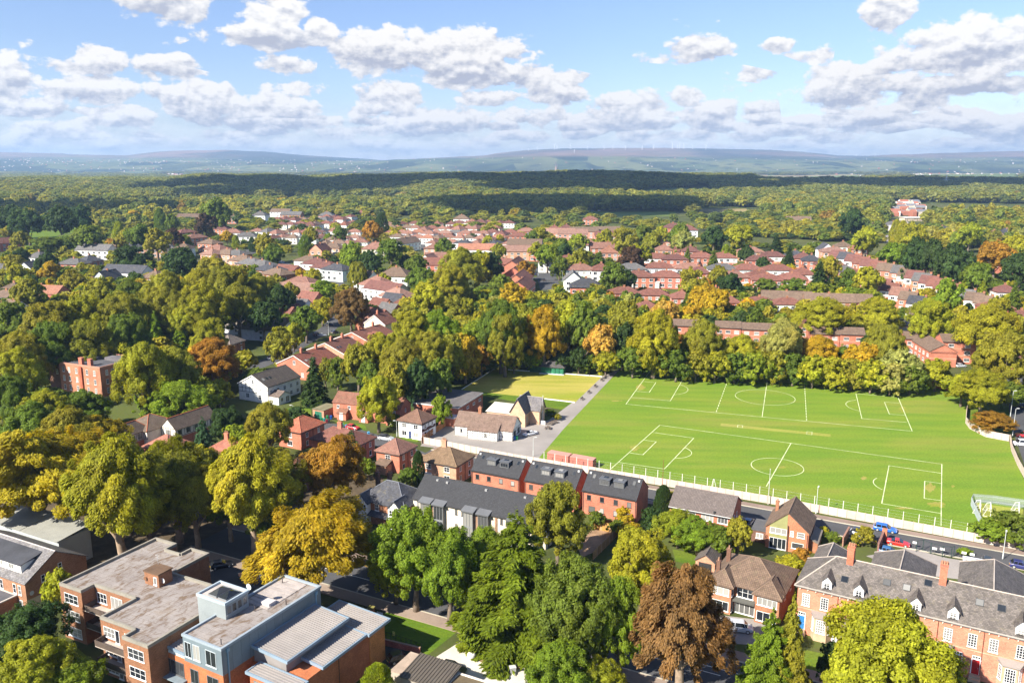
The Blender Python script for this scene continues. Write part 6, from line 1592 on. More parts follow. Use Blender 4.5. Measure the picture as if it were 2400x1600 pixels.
# ------------------------------------------------------------------ street lamps, poles, flagpole
def lamp(t, x, y, h, deg, label, col=(0.55, 0.58, 0.56)):
    p = P(t, x, y); r = empty('street_lamp', (p.x, p.y, 0.1), math.radians(deg)); tag(r, label, 'street lamp', 'street lamps')
    ob('column', cached(('lampc', h), lambda: MB().tube([(0, 0, 0), (0, 0, 1.3), (0, 0, 1.31), (0, 0, h)], [0.11, 0.11, 0.065, 0.05], 8).mesh('column', M['paint'])), r, color=col)
    ob('lamp_head', cached(('lamph', h), lambda: MB().tube([(0, 0, h), (0.5, 0, h + 0.12)], 0.035, 6).box(0.3, -0.13, h + 0.06, 0.95, 0.13, h + 0.2).mesh('lamp_head', M['paint'])), r, color=(0.6, 0.62, 0.6))
lamp('S4', 440, 800, 5.9, 60, 'pale street lamp in front of the panel wall beside the gabled house')
lamp('S4', 2155, 1215, 5.9, -120, 'thin pale lamp column beyond the terrace yard')
lamp('R8', 2245, 1110, 8.0, 0, 'tall lamp column where the curving wall meets the side road')
lamp('R8', 2225, 930, 8.0, 0, 'tall pale column on the grass verge by the side road')
lamp('R8', 2262, 800, 8.0, 0, 'lamp column farthest along the side road')
lamp('R6', 668, 180, 6.0, 120, 'white lamp column on the lane by the silver car')
lamp('R6', 270, 360, 6.0, 120, 'grey lamp column on the lane behind the brick gable')
lamp('R6', 1295, 1110, 4.5, 180, 'small lamp by the hedge in front of the white house')
lamp('R6', 345, 960, 4.5, 180, 'small lamp at the end of the lane beside the bright red roof')
lamp('R7', 195, 1290, 5.0, 0, 'white lamp pole in the car park corner by the wall')
lamp('R4', 405, 975, 8.0, 0, 'lamp column beside the far red terraces', (0.45, 0.55, 0.58))
lamp('R3', 240, 1200, 9.0, 0, 'lamp column at the junction beyond the tree belt', (0.45, 0.55, 0.58)); lamp('R3', 462, 1260, 7.0, 180, 'lamp column beside the white corner house', (0.45, 0.55, 0.58))
lamp('R2', 1175, 1150, 8.0, 0, 'lamp column among the trees below the round green tree', (0.4, 0.45, 0.42)); lamp('R2', 240, 720, 9.0, 0, 'lamp column above the dark red roofs', (0.55, 0.58, 0.6)); lamp('R2', 660, 1170, 7.0, 0, 'lamp column beside the row of white semis', (0.4, 0.45, 0.42))

def pole(t, x, y, h, label, col, rad=0.09, cat='pole', name='utility_pole'):
    p = P(t, x, y); r = empty(name, (p.x, p.y, 0.05)); tag(r, label, cat)
    ob('mast', MB().tube([(0, 0, 0), (0, 0, h * 0.5), (0, 0, h)], [rad, rad * 0.85, rad * 0.6], 8).mesh('mast', M['paint']), r, color=col)
    ob('cap', MB().tube([(0, 0, h), (0, 0, h + 0.12)], [rad * 1.2, rad * 0.8], 8).mesh('cap', M['paint']), r, color=col)
pole('R7', 282, 990, 8.4, 'white flagpole in front of the sandy brick clubhouse', (0.75, 0.75, 0.74), 0.07, 'flagpole', 'flagpole')
pole('S3', 1382, 560, 6.8, 'rusty brown pole in front of the panel wall', (0.20, 0.06, 0.03), 0.07)
pole('S4', 0, 715, 8.3, 'grey telegraph pole with dark foot beside the wall', (0.45, 0.44, 0.40), 0.10)
pole('R1', 480, 800, 14, 'thin mast beside the far tennis court', (0.35, 0.4, 0.42), 0.16); pole('R6', 393, 310, 8.0, 'wooden telegraph pole behind the lane gables', (0.25, 0.17, 0.12), 0.10)
# ------------------------------------------------------------------ small things round the field and gardens
def goal(p, deg, w, h, label, d=1.4):
    r = empty('goal', (p.x, p.y, 0.01), math.radians(deg)); tag(r, label, 'goal', 'football goals')
    pole_ = cached(('gp', h), lambda: MB().tube([(0, 0, 0), (0, 0, h)], 0.06, 8).mesh('post', M['paint']))
    for sx in (-1, 1):
        ob('post', pole_, r, (sx * w / 2, 0, 0), 0, WH)
        ob('stay', cached(('gs', h, d), lambda: MB().tube([(0, 0, h), (0, d * 0.5, h * 0.9), (0, d, 0)], 0.04, 6).tube([(0, 0, 0.04), (0, d, 0.04)], 0.04, 6).mesh('stay', M['paint'])), r, (sx * w / 2, 0, 0), 0, WH)
    ob('crossbar', cached(('gc', w), lambda: MB().tube([(-w / 2 - 0.06, 0, 0), (w / 2 + 0.06, 0, 0)], 0.06, 8).mesh('crossbar', M['paint'])), r, (0, 0, h), 0, WH)
    net = MB()
    for i in range(13):
        x = -w / 2 + w * i / 12; net.tube([(x, 0, h), (x, d * 0.5, h * 0.9), (x, d, 0.02)], 0.008, 3)
    for j in range(6):
        t = j / 6; net.tube([(-w / 2, d * (0.5 + 0.5 * t), h * 0.9 * (1 - t)), (w / 2, d * (0.5 + 0.5 * t), h * 0.9 * (1 - t))], 0.008, 3)
    ob('net', net.mesh('net', M['paint']), r, color=(0.4, 0.4, 0.4))
    return r
goal(P('S4', 1945, 775), 62, 3.6, 2.0, 'white goal stored inside the palisade compound, the left of two side by side')
goal(P('S4', 2040, 800), 62, 3.6, 2.0, 'white goal stored inside the palisade compound, the right of two side by side')
goal(P('S4', 2300, 800), 60, 3.6, 2.1, 'white goal standing alone by the compound at the right edge')
r = empty('trestle', P('S3', 1850, 555)); tag(r, 'white splayed trestle leaning by the wall on the near touchline', 'trestle')
for q, dx in ((0, -0.55), (1, 0.55), (2, 0.0)):
    ob('leg', MB().tube([(dx, -0.4 if q < 2 else 0.5, 0), (dx * 0.15, 0, 2.1)], 0.05, 6).mesh('leg', M['paint']), r, color=WH)

# palisade compound
cp = [P('S4', *q) for q in ((1985, 985), (1862, 720), (1880, 690), (2070, 705), (2352, 745), (2470, 765))]
r = empty('palisade_fence', cp[0]); tag(r, 'grey steel palisade fence round the goal store', 'fence')
pal = MB().box(-0.035, -0.015, 0, 0.035, 0.015, 1.95).prism([(-0.035, -0.015), (0.035, -0.015), (0.035, 0.015), (-0.035, 0.015)], 1.951, 2.0).mesh('pale', M['paint'])
for a, c in zip(cp, cp[1:]):
    L = (c - a).length; n = int(L / 0.16); an = math.atan2((c - a).y, (c - a).x)
    for i in range(n):
        p = a.lerp(c, i / n) - cp[0]; ob('pale', pal, r, (p.x, p.y, 0), an, (0.30, 0.34, 0.35))
    p = a - cp[0]; ob('rail', MB().box(0, 0.02, 0.4, L, 0.06, 0.48).box(0, 0.02, 1.5, L, 0.06, 1.58).mesh('rail', M['paint']), r, (p.x, p.y, 0), an, (0.40, 0.45, 0.46))
sheet('store_ground', [P('S4', *q) for q in ((2000, 990), (1870, 720), (1890, 695), (2450, 770), (2450, 1060))], M['strip'], 0.030)

# timber fences, each panel a part
def timber_fence(pts, h, label, col, bay=1.83, name='timber_fence', step=True):
    r = empty(name, pts[0]); tag(r, label, 'fence')
    for a, c in zip(pts, pts[1:]):
        L = (c - a).length; n = max(1, round(L / bay)); w = L / n; an = math.atan2((c - a).y, (c - a).x)
        pmx = cached(('tf', round(w, 2), h), lambda: MB().box(0.05, -0.02, 0.05, w - 0.05, 0.02, h - 0.03).box(0.04, -0.04, h - 0.028, w - 0.04, 0.04, h + 0.02).mesh('panel', M['planks']))
        for i in range(n):
            p = a.lerp(c, i / n) - pts[0]; v = random.uniform(0.88, 1.12)
            ob('panel', pmx, r, (p.x, p.y, 0), an, tuple(k * v for k in col))
            ob('post', cached(('tp', h), lambda: MB().box(-0.045, -0.05, 0, 0.045, 0.05, h + 0.1).mesh('post', M['concrete'])), r, (p.x, p.y, 0), an, (0.42, 0.36, 0.30))
timber_fence([P('R6', 1520, 1175), P('R6', 1600, 1110), P('R6', 1760, 1000)], 1.8, 'orange timber fence between the white house and the club car park', (0.36, 0.16, 0.06))
timber_fence([P('S3', 735, 935), P('S3', 985, 985)], 1.9, 'new tan timber fence panels behind the cream row', (0.42, 0.24, 0.07))
timber_fence([P('S3', 985, 985), P('S3', 860, 1110), P('S3', 740, 1230)], 1.8, 'tan fence running down from the new panels towards the trees', (0.34, 0.21, 0.10))
timber_fence([P('S3', 735, 880), P('S3', 930, 905), P('S3', 1160, 945)], 1.2, 'low orange boards at the foot of the new brick houses', (0.50, 0.22, 0.09))
b = Bld('brick_pier', P('S4', 1015, 1160), P('S4', 1060, 1050), 'dark brick yard wall with tall end pier beside the red car', 'wall')
b.part('wall', MB().box(0, 0, -0.1, b.w, 0.3, 2.0).box(-0.05, -0.05, 2.002, b.w, 0.35, 2.1), M['brick'], (0.22, 0.11, 0.09)); b.part('pier', MB().box(b.w, -0.5, -0.1, b.w + 0.7, 0.4, 2.6), M['brick'], BR['orange'])
b = Bld('brick_wall', P('S4', 690, 1100), P('S4', 745, 1000), 'short brick garden wall behind the terrace by the silver blue car', 'wall')
b.part('wall', MB().box(0, 0, -0.1, b.w, 0.25, 1.9).box(-0.05, -0.05, 1.902, b.w + 0.05, 0.3, 2.0), M['brick'], (0.28, 0.15, 0.11))
b = Bld('brick_wall', P('S5', 1870, 1200), P('S5', 2290, 1300), 'low red brick retaining wall along the sunny lawn', 'wall')
b.part('wall', MB().box(0, 0, -0.1, b.w, 0.25, 1.0), M['brick'], (0.40, 0.12, 0.08)); b.part('coping', MB().box(-0.05, -0.05, 1.002, b.w + 0.05, 0.3, 1.08), M['concrete'], (0.3, 0.2, 0.15))
b = Bld('whitewashed_wall', P('S5', 1830, 425), P('S5', 2130, 490), 'flaking whitewashed wall with dark stains behind the main road', 'wall')
def mat_flake():
    m, nt, bs = new_mat('flaking_whitewash'); tc = nd(nt, 'ShaderNodeTexCoord'); a = noise(nt, tc.outputs['Object'], 1.6, 6.0, 0.7, 1.0)
    lk(nt, mixc(nt, mapr(nt, a, 0.52, 0.60), (0.62, 0.55, 0.53), (0.10, 0.07, 0.07)), bs.inputs['Base Color']); bs.inputs['Roughness'].default_value = 0.9
    return m
FLK = mat_flake()
b.part('wall', MB().box(0, 0, -0.1, b.w, 0.35, 2.0), FLK); b.part('coping', MB().box(-0.05, -0.05, 2.002, b.w + 0.05, 0.4, 2.1), M['concrete'], (0.4, 0.33, 0.3))
b = Bld('gate_pier', P('S5', 1810, 960), P('S5', 1860, 970), 'square brick gate pier with mossy cap beside the footpath', 'pier'); b.part('pier', MB().box(0, 0, 0, 0.9, 0.9, 1.5), M['brick'], BR['red']); b.part('cap', MB().box(-0.08, -0.08, 1.502, 0.98, 0.98, 1.65), M['concrete'], (0.22, 0.2, 0.06))
b = Bld('sign_board', P('S5', 1895, 985), P('S5', 1950, 1000), 'small white sign board on posts at the edge of the lawn', 'sign'); b.part('board', MB().box(0, 0, 0.8, 1.2, 0.06, 1.5), M['paint'], (0.7, 0.75, 0.8))
for x in (0.1, 1.05): b.part('leg', MB().box(x, 0.062, 0, x + 0.06, 0.12, 1.4), M['paint'], (0.1, 0.1, 0.1))
b = Bld('notice', P('S5', 2040, 1175), P('S5', 2062, 1180), 'little yellow notice on the railings above the brick wall', 'sign'); b.part('board', MB().box(0, 0, 0.9, 0.45, 0.04, 1.6), M['paint'], (0.6, 0.6, 0.2)); b.part('leg', MB().box(0.2, 0.042, 0, 0.25, 0.08, 1.5), M['paint'], (0.1, 0.1, 0.1))
a, c = P('S5', 1890, 1130), P('S6', 540, 1270); r = empty('railing', a); tag(r, 'thin dark metal railing along the lawn above the brick wall', 'railing'); n = 9; L = (c - a).length; an = math.atan2((c - a).y, (c - a).x); r.rotation_euler = (0, 0, an)
for i in range(n + 1): ob('post', cached('rlp', lambda: MB().box(-0.03, -0.03, 0, 0.03, 0.03, 1.3).mesh('post', M['paint'])), r, (L * i / n, 0, 0), 0, (0.03, 0.03, 0.03))
ob('rail', MB().box(0, -0.02, 1.2, L, 0.02, 1.24).box(0, -0.02, 0.6, L, 0.02, 0.63).mesh('rail', M['paint']), r, color=(0.03, 0.03, 0.03))

# green and black steel frames in the terrace yard
fr_pts = [('S4', 1360, 1145), ('S4', 1420, 1135), ('S4', 1490, 1165), ('S4', 1600, 1195), ('S4', 1680, 1200), ('S4', 1705, 1195)]
r = empty('yard_gate', P(*fr_pts[0])); tag(r, 'dark green steel gate frames along the terrace yard', 'gate'); base = P(*fr_pts[0]); pv = None
for q in fr_pts:
    p = P(*q) - base; ob('post', cached('gfp', lambda: MB().box(-0.06, -0.06, 0, 0.06, 0.06, 2.3).mesh('post', M['paint'])), r, (p.x, p.y, 0), A1, (0.02, 0.045, 0.04))
    if pv is not None:
        ob('rail', MB().tube([(pv.x, pv.y, 2.25), (p.x, p.y, 2.25)], 0.04, 5).tube([(pv.x, pv.y, 0.3), (p.x, p.y, 0.3)], 0.03, 5).mesh('rail', M['paint']), r, color=(0.02, 0.045, 0.04))
    pv = p
for i, (x, y, lb) in enumerate(((1345, 1095, 'first'), (1525, 1150, 'second'), (1595, 1155, 'third'), (1795, 1190, 'fourth'), (1870, 1205, 'fifth'))):
    p = P('S4', x, y + 20); q = empty('bay_sign', (p.x, p.y, 0), A1); tag(q, 'small white parking sign on the yard frames, %s from the left' % lb, 'sign', 'parking signs'); ob('board', cached('bsg', lambda: MB().box(-0.4, -0.02, 1.0, 0.4, 0.02, 1.45).mesh('board', M['paint'])), q, color=WH); ob('leg', cached('bsl', lambda: MB().box(-0.03, 0.021, 0, 0.03, 0.06, 1.3).mesh('leg', M['paint'])), q, color=(0.1, 0.1, 0.1))
q0 = P('S8', 1780, 540); r = empty('striped_awning', (q0.x, q0.y, 0), A1); tag(r, 'white slatted pergola roof behind the terrace', 'pergola')
for i in range(5): ob('slat', cached('awn', lambda: MB().box(0, -0.14, 0, 4.2, 0.14, 0.06).mesh('slat', M['paint'])), r, (0, i * 0.65, 1.9), 0, (0.6, 0.6, 0.66))
for x in (0.1, 4.0): ob('post', cached('awp', lambda: MB().box(-0.05, -0.05, 0, 0.05, 0.05, 1.9).mesh('post', M['paint'])), r, (x, 0, 0), 0, (0.7, 0.7, 0.7)); ob('beam', cached('awb', lambda: MB().box(-0.05, -0.1, 1.75, 0.05, 2.8, 1.895).mesh('beam', M['paint'])), r, (x, 0, 0), 0, (0.7, 0.7, 0.7))

# swing frame
q0 = P('S7', 1715, 560); r = empty('swing', (q0.x, q0.y, 0), math.radians(-25)); tag(r, 'white garden swing frame with green seats beside the terrace', 'swing')
for x in (0, 2.9):
    for s_ in (-0.7, 0.7): ob('leg', cached(('swl', s_), lambda: MB().tube([(0, s_, 0), (0, 0, 2.2)], 0.05, 6).mesh('leg', M['paint'])), r, (x, 0, 0), 0, (0.7, 0.78, 0.72))
ob('crossbar', MB().tube([(-0.1, 0, 2.2), (3.0, 0, 2.2)], 0.05, 6).mesh('crossbar', M['paint']), r, color=(0.7, 0.78, 0.72))
for x in (1.0, 2.0):
    o = ob('seat', cached('sws', lambda: MB().box(-0.22, -0.1, 0.5, 0.22, 0.1, 0.55).mesh('seat', M['paint'])), r, (x, 0, 0), 0, (0.02, 0.3, 0.16)); ob('rope', cached('swr', lambda: MB().tube([(-0.2, 0, 0.55), (-0.2, 0, 2.2)], 0.015, 4).tube([(0.2, 0, 0.55), (0.2, 0, 2.2)], 0.015, 4).mesh('rope', M['paint'])), o, color=(0.05, 0.3, 0.2))

# wheelie bins
def bin_(t, x, y, col, label, rz=0.4):
    p = P(t, x, y); r = empty('wheelie_bin', (p.x, p.y, 0.02), rz); tag(r, label, 'bin', 'wheelie bins')
    ob('body', cached('binb', lambda: MB().loft([[(-0.24, -0.26, 0.08), (0.24, -0.26, 0.08), (0.24, 0.26, 0.08), (-0.24, 0.26, 0.08)], [(-0.29, -0.34, 1.0), (0.29, -0.34, 1.0), (0.29, 0.34, 1.0), (-0.29, 0.34, 1.0)]]).mesh('body', M['paint'])), r, color=col)
    ob('lid', cached('binl', lambda: MB().slab([(-0.31, -0.38, 1.02), (0.31, -0.38, 1.02), (0.31, 0.38, 1.1), (-0.31, 0.38, 1.1)], 0.05).mesh('lid', M['paint'])), r, (0, 0, 0.04), 0, tuple(c * 0.8 for c in col))
    for sx in (-0.22, 0.22): ob('wheel', cached('binw', lambda: MB().tube([(-0.03, 0, 0), (0.03, 0, 0)], 0.1, 8).mesh('wheel', M['rubber'])), r, (sx, 0.28, 0.1))
for x, y, c, lb in ((605, 970, (0.02, 0.25, 0.10), 'green wheelie bin outside the flat roofed garage, first in the row'), (628, 975, (0.03, 0.33, 0.28), 'teal wheelie bin next to the green one by the garage'), (650, 985, (0.25, 0.03, 0.05), 'maroon wheelie bin in the row by the garage'), (690, 950, (0.02, 0.10, 0.42), 'blue wheelie bin beside the brick terrace corner'), (655, 950, (0.03, 0.28, 0.10), 'green wheelie bin behind the maroon one'), (670, 985, (0.06, 0.06, 0.06), 'black wheelie bin at the end of the row by the garage'), (795, 1025, (0.03, 0.33, 0.22), 'green wheelie bin beside the red car'), (830, 1035, (0.10, 0.25, 0.5), 'pale blue wheelie bin beside the red car'), (1035, 1100, (0.10, 0.35, 0.6), 'bright blue wheelie bin alone on the verge of the cul-de-sac')):
    bin_('R6', x, y, c, lb)
for x, y, c, lb in ((22, 1140, (0.02, 0.12, 0.45), 'blue wheelie bin at the club building corner'), (42, 1140, (0.03, 0.28, 0.10), 'green wheelie bin at the club building corner')):
    bin_('R7', x, y, c, lb)
# benches and picnic tables
def bench(t, x, y, deg, label, col=(0.10, 0.07, 0.05), table=False):
    p = P(t, x, y); r = empty('picnic_table' if table else 'bench', (p.x, p.y, 0.02), math.radians(deg)); tag(r, label, 'picnic table' if table else 'bench', 'picnic tables' if table else 'benches')
    if table:
        for yy in (-0.3, 0.0, 0.3): ob('plank', cached('ptp', lambda: MB().box(-0.9, -0.13, 0.70, 0.9, 0.13, 0.74).mesh('plank', M['planks'])), r, (0, yy, 0), 0, col)
        for yy in (-0.75, 0.75): ob('seat', cached('pts', lambda: MB().box(-0.9, -0.14, 0.42, 0.9, 0.14, 0.46).mesh('seat', M['planks'])), r, (0, yy, 0), 0, col)
        for xx in (-0.65, 0.65): ob('leg', cached('ptl', lambda: MB().tube([(0, -0.7, 0), (0, -0.2, 0.7)], 0.04, 5).tube([(0, 0.7, 0), (0, 0.2, 0.7)], 0.04, 5).box(-0.03, -0.85, 0.36, 0.03, 0.85, 0.415).mesh('leg', M['planks'])), r, (xx, 0, 0), 0, col)
    else:
        for j in range(3): ob('slat', cached('bsl2', lambda: MB().box(-0.9, -0.06, 0.42, 0.9, 0.06, 0.46).mesh('slat', M['planks'])), r, (0, -0.2 + j * 0.15, 0), 0, col)
        for j in range(3): ob('slat', cached('bsl3', lambda: MB().box(-0.9, 0.24, 0.0, 0.9, 0.28, 0.11).mesh('slat', M['planks'])), r, (0, 0, 0.52 + j * 0.15), 0, col)
        for xx in (-0.8, 0.8): ob('leg', cached('bll', lambda: MB().box(-0.04, -0.26, 0, 0.04, -0.18, 0.415).box(-0.04, 0.285, 0, 0.04, 0.35, 0.95).mesh('leg', M['planks'])), r, (xx, 0, 0), 0, col)
for i, (x, y) in enumerate(((830, 600), (770, 655), (712, 712), (648, 772))):
    bench('R7', x, y, 60, 'dark bench on the path beside the bowling green, %s from the pavilion end' % ('first', 'second', 'third', 'fourth')[i])
for i, (x, y) in enumerate(((575, 510), (655, 515), (728, 520), (803, 524))):
    bench('R7', x, y, -16, 'green bench on the far edge of the bowling green, %s from the pavilion' % ('first', 'second', 'third', 'fourth')[i], (0.05, 0.12, 0.06))
bench('R7', 1800, 505, -16, 'wooden bench on the soil below the tree belt, nearer the path', (0.3, 0.22, 0.15)); bench('R8', 265, 565, -16, 'wooden bench on the soil below the tree belt, facing the centre circle', (0.35, 0.28, 0.2))
for i, (x, y) in enumerate(((335, 870), (290, 920), (390, 985), (350, 1000), (330, 1040), (255, 945))):
    bench('R7', x, y, 20 * i, 'picnic table beside the clubhouse hedge, %s in the cluster' % ('upper', 'inner', 'outer', 'middle', 'lowest', 'terrace')[i], (0.16, 0.12, 0.09), True)
b = Bld('terrace_rail', P('R7', 130, 975), P('R7', 310, 1000), 'white rail and sign board in front of the clubhouse terrace', 'railing')
b.part('rail', MB().box(0, 0, 0.9, b.w, 0.06, 0.98).box(0, 0, 0.5, b.w, 0.06, 0.56), M['paint'], WH); b.part('board', MB().box(b.w * 0.35, -0.08, 0.0, b.w * 0.95, -0.02, 1.1), M['paint'], (0.75, 0.76, 0.74)); b.part('base', MB().box(-2, -0.3, -0.1, b.w, -0.1, 0.35), M['concrete'], (0.55, 0.5, 0.45))
for i in range(7): b.part('post', MB().box(b.w * i / 6.3, -0.02, 0, b.w * i / 6.3 + 0.07, -0.001, 0.98), M['paint'], WH)
# building materials on the gravel
p = P('S6', 1210, 1390); r = empty('brick_pallet', (p.x, p.y, 0.03), 0.3); tag(r, 'wrapped pallet of stone blocks on the gravel yard', 'pallet')
ob('pallet', MB().box(-0.7, -0.6, 0, 0.7, 0.6, 0.14).mesh('pallet', M['planks']), r, color=(0.3, 0.2, 0.1))
for i in range(3):
    for j in range(3):
        for q in range(3): ob('block', cached('blk', lambda: MB().box(-0.2, -0.17, 0, 0.2, 0.17, 0.24).mesh('block', M['concrete'])), r, (-0.43 + i * 0.43, -0.37 + j * 0.37, 0.145 + q * 0.25), 0, (0.42, 0.34, 0.26))
p = P('S6', 1000, 1335); r = ob('rubble_sack', MB().loft([[(math.cos(a) * rr, math.sin(a) * rr * 0.9, z) for a in np.linspace(0, 6.283, 10, endpoint=False)] for rr, z in ((0.55, 0), (0.68, 0.25), (0.66, 0.6), (0.5, 0.85), (0.25, 0.92))]).mesh('rubble_sack', M['render'], True), None, (p.x, p.y, 0.03), 0, (0.6, 0.58, 0.56)); tag(r, 'pale bulk bag of rubble on bare earth', 'bag')
p = P('S6', 1378, 1470); r = empty('skip_box', (p.x, p.y, 0.02), 0.2); tag(r, 'grey box cabinet standing on the gravel yard', 'cabinet'); ob('body', MB().box(-0.45, -0.35, 0, 0.45, 0.35, 0.9).mesh('body', M['paint']), r, color=(0.3, 0.3, 0.3)); ob('lid', MB().box(-0.5, -0.4, 0.902, 0.5, 0.4, 0.97).mesh('lid', M['paint']), r, color=(0.5, 0.5, 0.5))
# ladder against the new brick house
p = P('S3', 785, 845); r = empty('ladder', (p.x, p.y, 0), A1); tag(r, 'white step ladder against the nearest new brick house', 'ladder')
for x in (0, 0.5): ob('stile', cached('lds', lambda: MB().box(-0.03, 0, 0, 0.03, 0.06, 2.0).mesh('stile', M['paint'])), r, (x, 0, 0), 0, WH)
for i in range(6): ob('rung', cached('ldr', lambda: MB().box(0.03, 0, 0, 0.47, 0.05, 0.06).mesh('rung', M['paint'])), r, (0, 0, 0.25 + i * 0.3), 0, WH)

# ------------------------------------------------------------------ the estates: every house a thing
ORD = ('first', 'second', 'third', 'fourth', 'fifth', 'sixth', 'seventh', 'eighth', 'ninth', 'tenth', 'eleventh', 'twelfth', 'thirteenth', 'fourteenth', 'fifteenth', 'sixteenth', 'seventeenth', 'eighteenth', 'nineteenth', 'twentieth')
def ordinal(i):
    if i < 20: return ORD[i]
    n = i + 1
    return '%d%s' % (n, {1: 'st', 2: 'nd', 3: 'rd'}.get(n % 10 if n % 100 not in (11, 12, 13) else 0, 'th'))
BUCKET = {}
def queue_label(root, key, cat, group):
    root['category'] = cat; root['group'] = group
    BUCKET.setdefault(key, []).append(root)
def flush_labels():
    for key, rs in BUCKET.items():
        rs.sort(key=lambda o: proj(o.location)[0])
        for i, o in enumerate(rs):
            o['label'] = key if len(rs) == 1 else '%s, %s from left of %d' % (key, ordinal(i), len(rs))
HOUSES = []          # (x, y, radius) so trees keep clear
WALLN = {'w': ('white', WH, 'render'), 'b': ('brick', BR['red'], 'brick'), 'p': ('pale brick', BR['pale'], 'brick'), 'c': ('cream', CREAM, 'render'), 'd': ('dark brick', BR['brown'], 'brick'), 'm': ('half white', WH, 'render')}
ROOFN = {'r': ('red', RC['red']), 't': ('terracotta', RC['terra']), 'o': ('orange', RC['orange']), 'n': ('brown', RC['brown']), 'g': ('grey', RC['grey']), 'm': ('maroon', RC['maroon']), 's': ('slate', RC['slate']), 'k': ('pinkish', RC['pinkish'])}
def ghouse(t, x, y, deg, kind, wl, rf, zone, zr=7.6):
    """estate house whose ridge centre is seen at the photo point; kind S semi, D detached, G gabled, L long, B bungalow-like low roof"""
    W, D, h, rise = {'S': (12.4, 8.2, 5.0, 2.2), 'D': (8.8, 8.2, 5.0, 2.6), 'G': (7.6, 9.5, 5.0, 3.2), 'L': (20.0, 8.5, 5.0, 2.8), 'T': (6.6, 8.6, 5.0, 2.8), 'B': (12.0, 9.0, 2.9, 2.6), 'X': (13.0, 9.5, 5.4, 3.2)}[kind]
    c = P(t, x, y, h + rise); GS = 1.0 if c.y < 330 else min(1.24 if zone == Z2 else 1.5, 1.0 + (c.y - 330) / 220 * 0.5); c = P(t, x, y, (h + rise) * GS); a = math.radians(deg)
    ux, uy = math.cos(a), math.sin(a)
    org = (c.x + GS * (-ux * W / 2 + uy * D / 2), c.y + GS * (-uy * W / 2 - ux * D / 2), 0)
    b = Bld({'S': 'semi_detached_house', 'D': 'detached_house', 'G': 'gabled_house', 'L': 'long_house', 'T': 'terraced_house', 'B': 'bungalow', 'X': 'large_house'}[kind], Vector(org), Vector(org) + Vector((1, 0, 0)), near=False, ang=deg, w=W)
    rf = random.choice('nngms') if zone != Z3 and random.random() < 0.22 else rf; wn, wc, wm = WALLN[wl]; rn, rc = ROOFN[rf]
    v = random.uniform(0.85, 1.15); rc = tuple(q * v for q in rc); wc = tuple(q * random.uniform(0.92, 1.06) for q in wc)
    ax = {'G': 'y', 'L': 'x', 'T': 'x', 'B': 'x'}.get(kind)
    k = b.block(0, 0, W, D, h, wc, wm, gable=ax, rise=rise if ax else 0, key=('gh', kind, wm))
    if ax: b.gable(k, rise, ax, rc, key=('ghr', kind), ov=0.35)
    else: b.hip(k, rise, rc, key=('ghh', kind), ov=0.4)
    if wl == 'm':
        ob('brick_base', cached(('ghb', kind), lambda: MB().box(-0.05, -0.05, -0.2, W + 0.05, -0.003, 2.5).box(W + 0.003, -0.003, -0.2, W + 0.05, D, 2.5).mesh('brick_base', M['brick'])), b.root, color=BR['red'])
    n = {'S': 4, 'D': 3, 'G': 2, 'L': 6, 'T': 2, 'B': 4, 'X': 4}[kind]
    for i in range(n):
        u = W * (i + 0.5) / n
        if h > 4: b.win(k, 'F', u, 3.0, 1.5, 1.25, 2, 1)
        b.win(k, 'F', u, 0.7, 1.6, 1.4, 2, 1)
    if kind != 'T':
        b.win(k, 'R', D * 0.35, 3.0 if h > 4 else 0.8, 0.9, 1.2, 1, 1); b.win(k, 'L', D * 0.6, 3.0 if h > 4 else 0.8, 0.9, 1.2, 1, 1)
    if kind in 'SDXT' or random.random() < 0.5:
        b.chimney(W * (0.5 if kind != 'T' else 0.96), D * 0.5, h + rise - 0.5, h + rise + 0.75, 0.8, 0.5, BR['brown'], 0)
    if kind == 'S' and random.random() < 0.45:
        xo = random.choice((0.0, W - 4.2)); ob('bay', cached(('ghbay', xo), lambda: MB().box(xo + 0.4, -0.8, -0.2, xo + 3.4, -0.003, 2.6).slab([(xo + 0.2, -1.0, 2.6), (xo + 3.6, -1.0, 2.6), (xo + 3.6, 0, 3.0), (xo + 0.2, 0, 3.0)], 0.1).mesh('bay', M['render'])), b.root, color=(0.6, 0.56, 0.5))
    rw = {'S': 'semi', 'D': 'hipped house', 'G': 'gabled house', 'L': 'long house', 'T': 'terraced house', 'B': 'low building', 'X': 'large house'}[kind]
    queue_label(b.root, '%s %s, %s roof, %s' % (wn, rw, rn, zone), 'house', 'houses ' + zone)
    b.root.scale = (GS, GS, GS); mid = b.at(W / 2 * GS, D / 2 * GS); HOUSES.append((mid.x, mid.y, max(W, D) * 0.6 * GS))
    return b

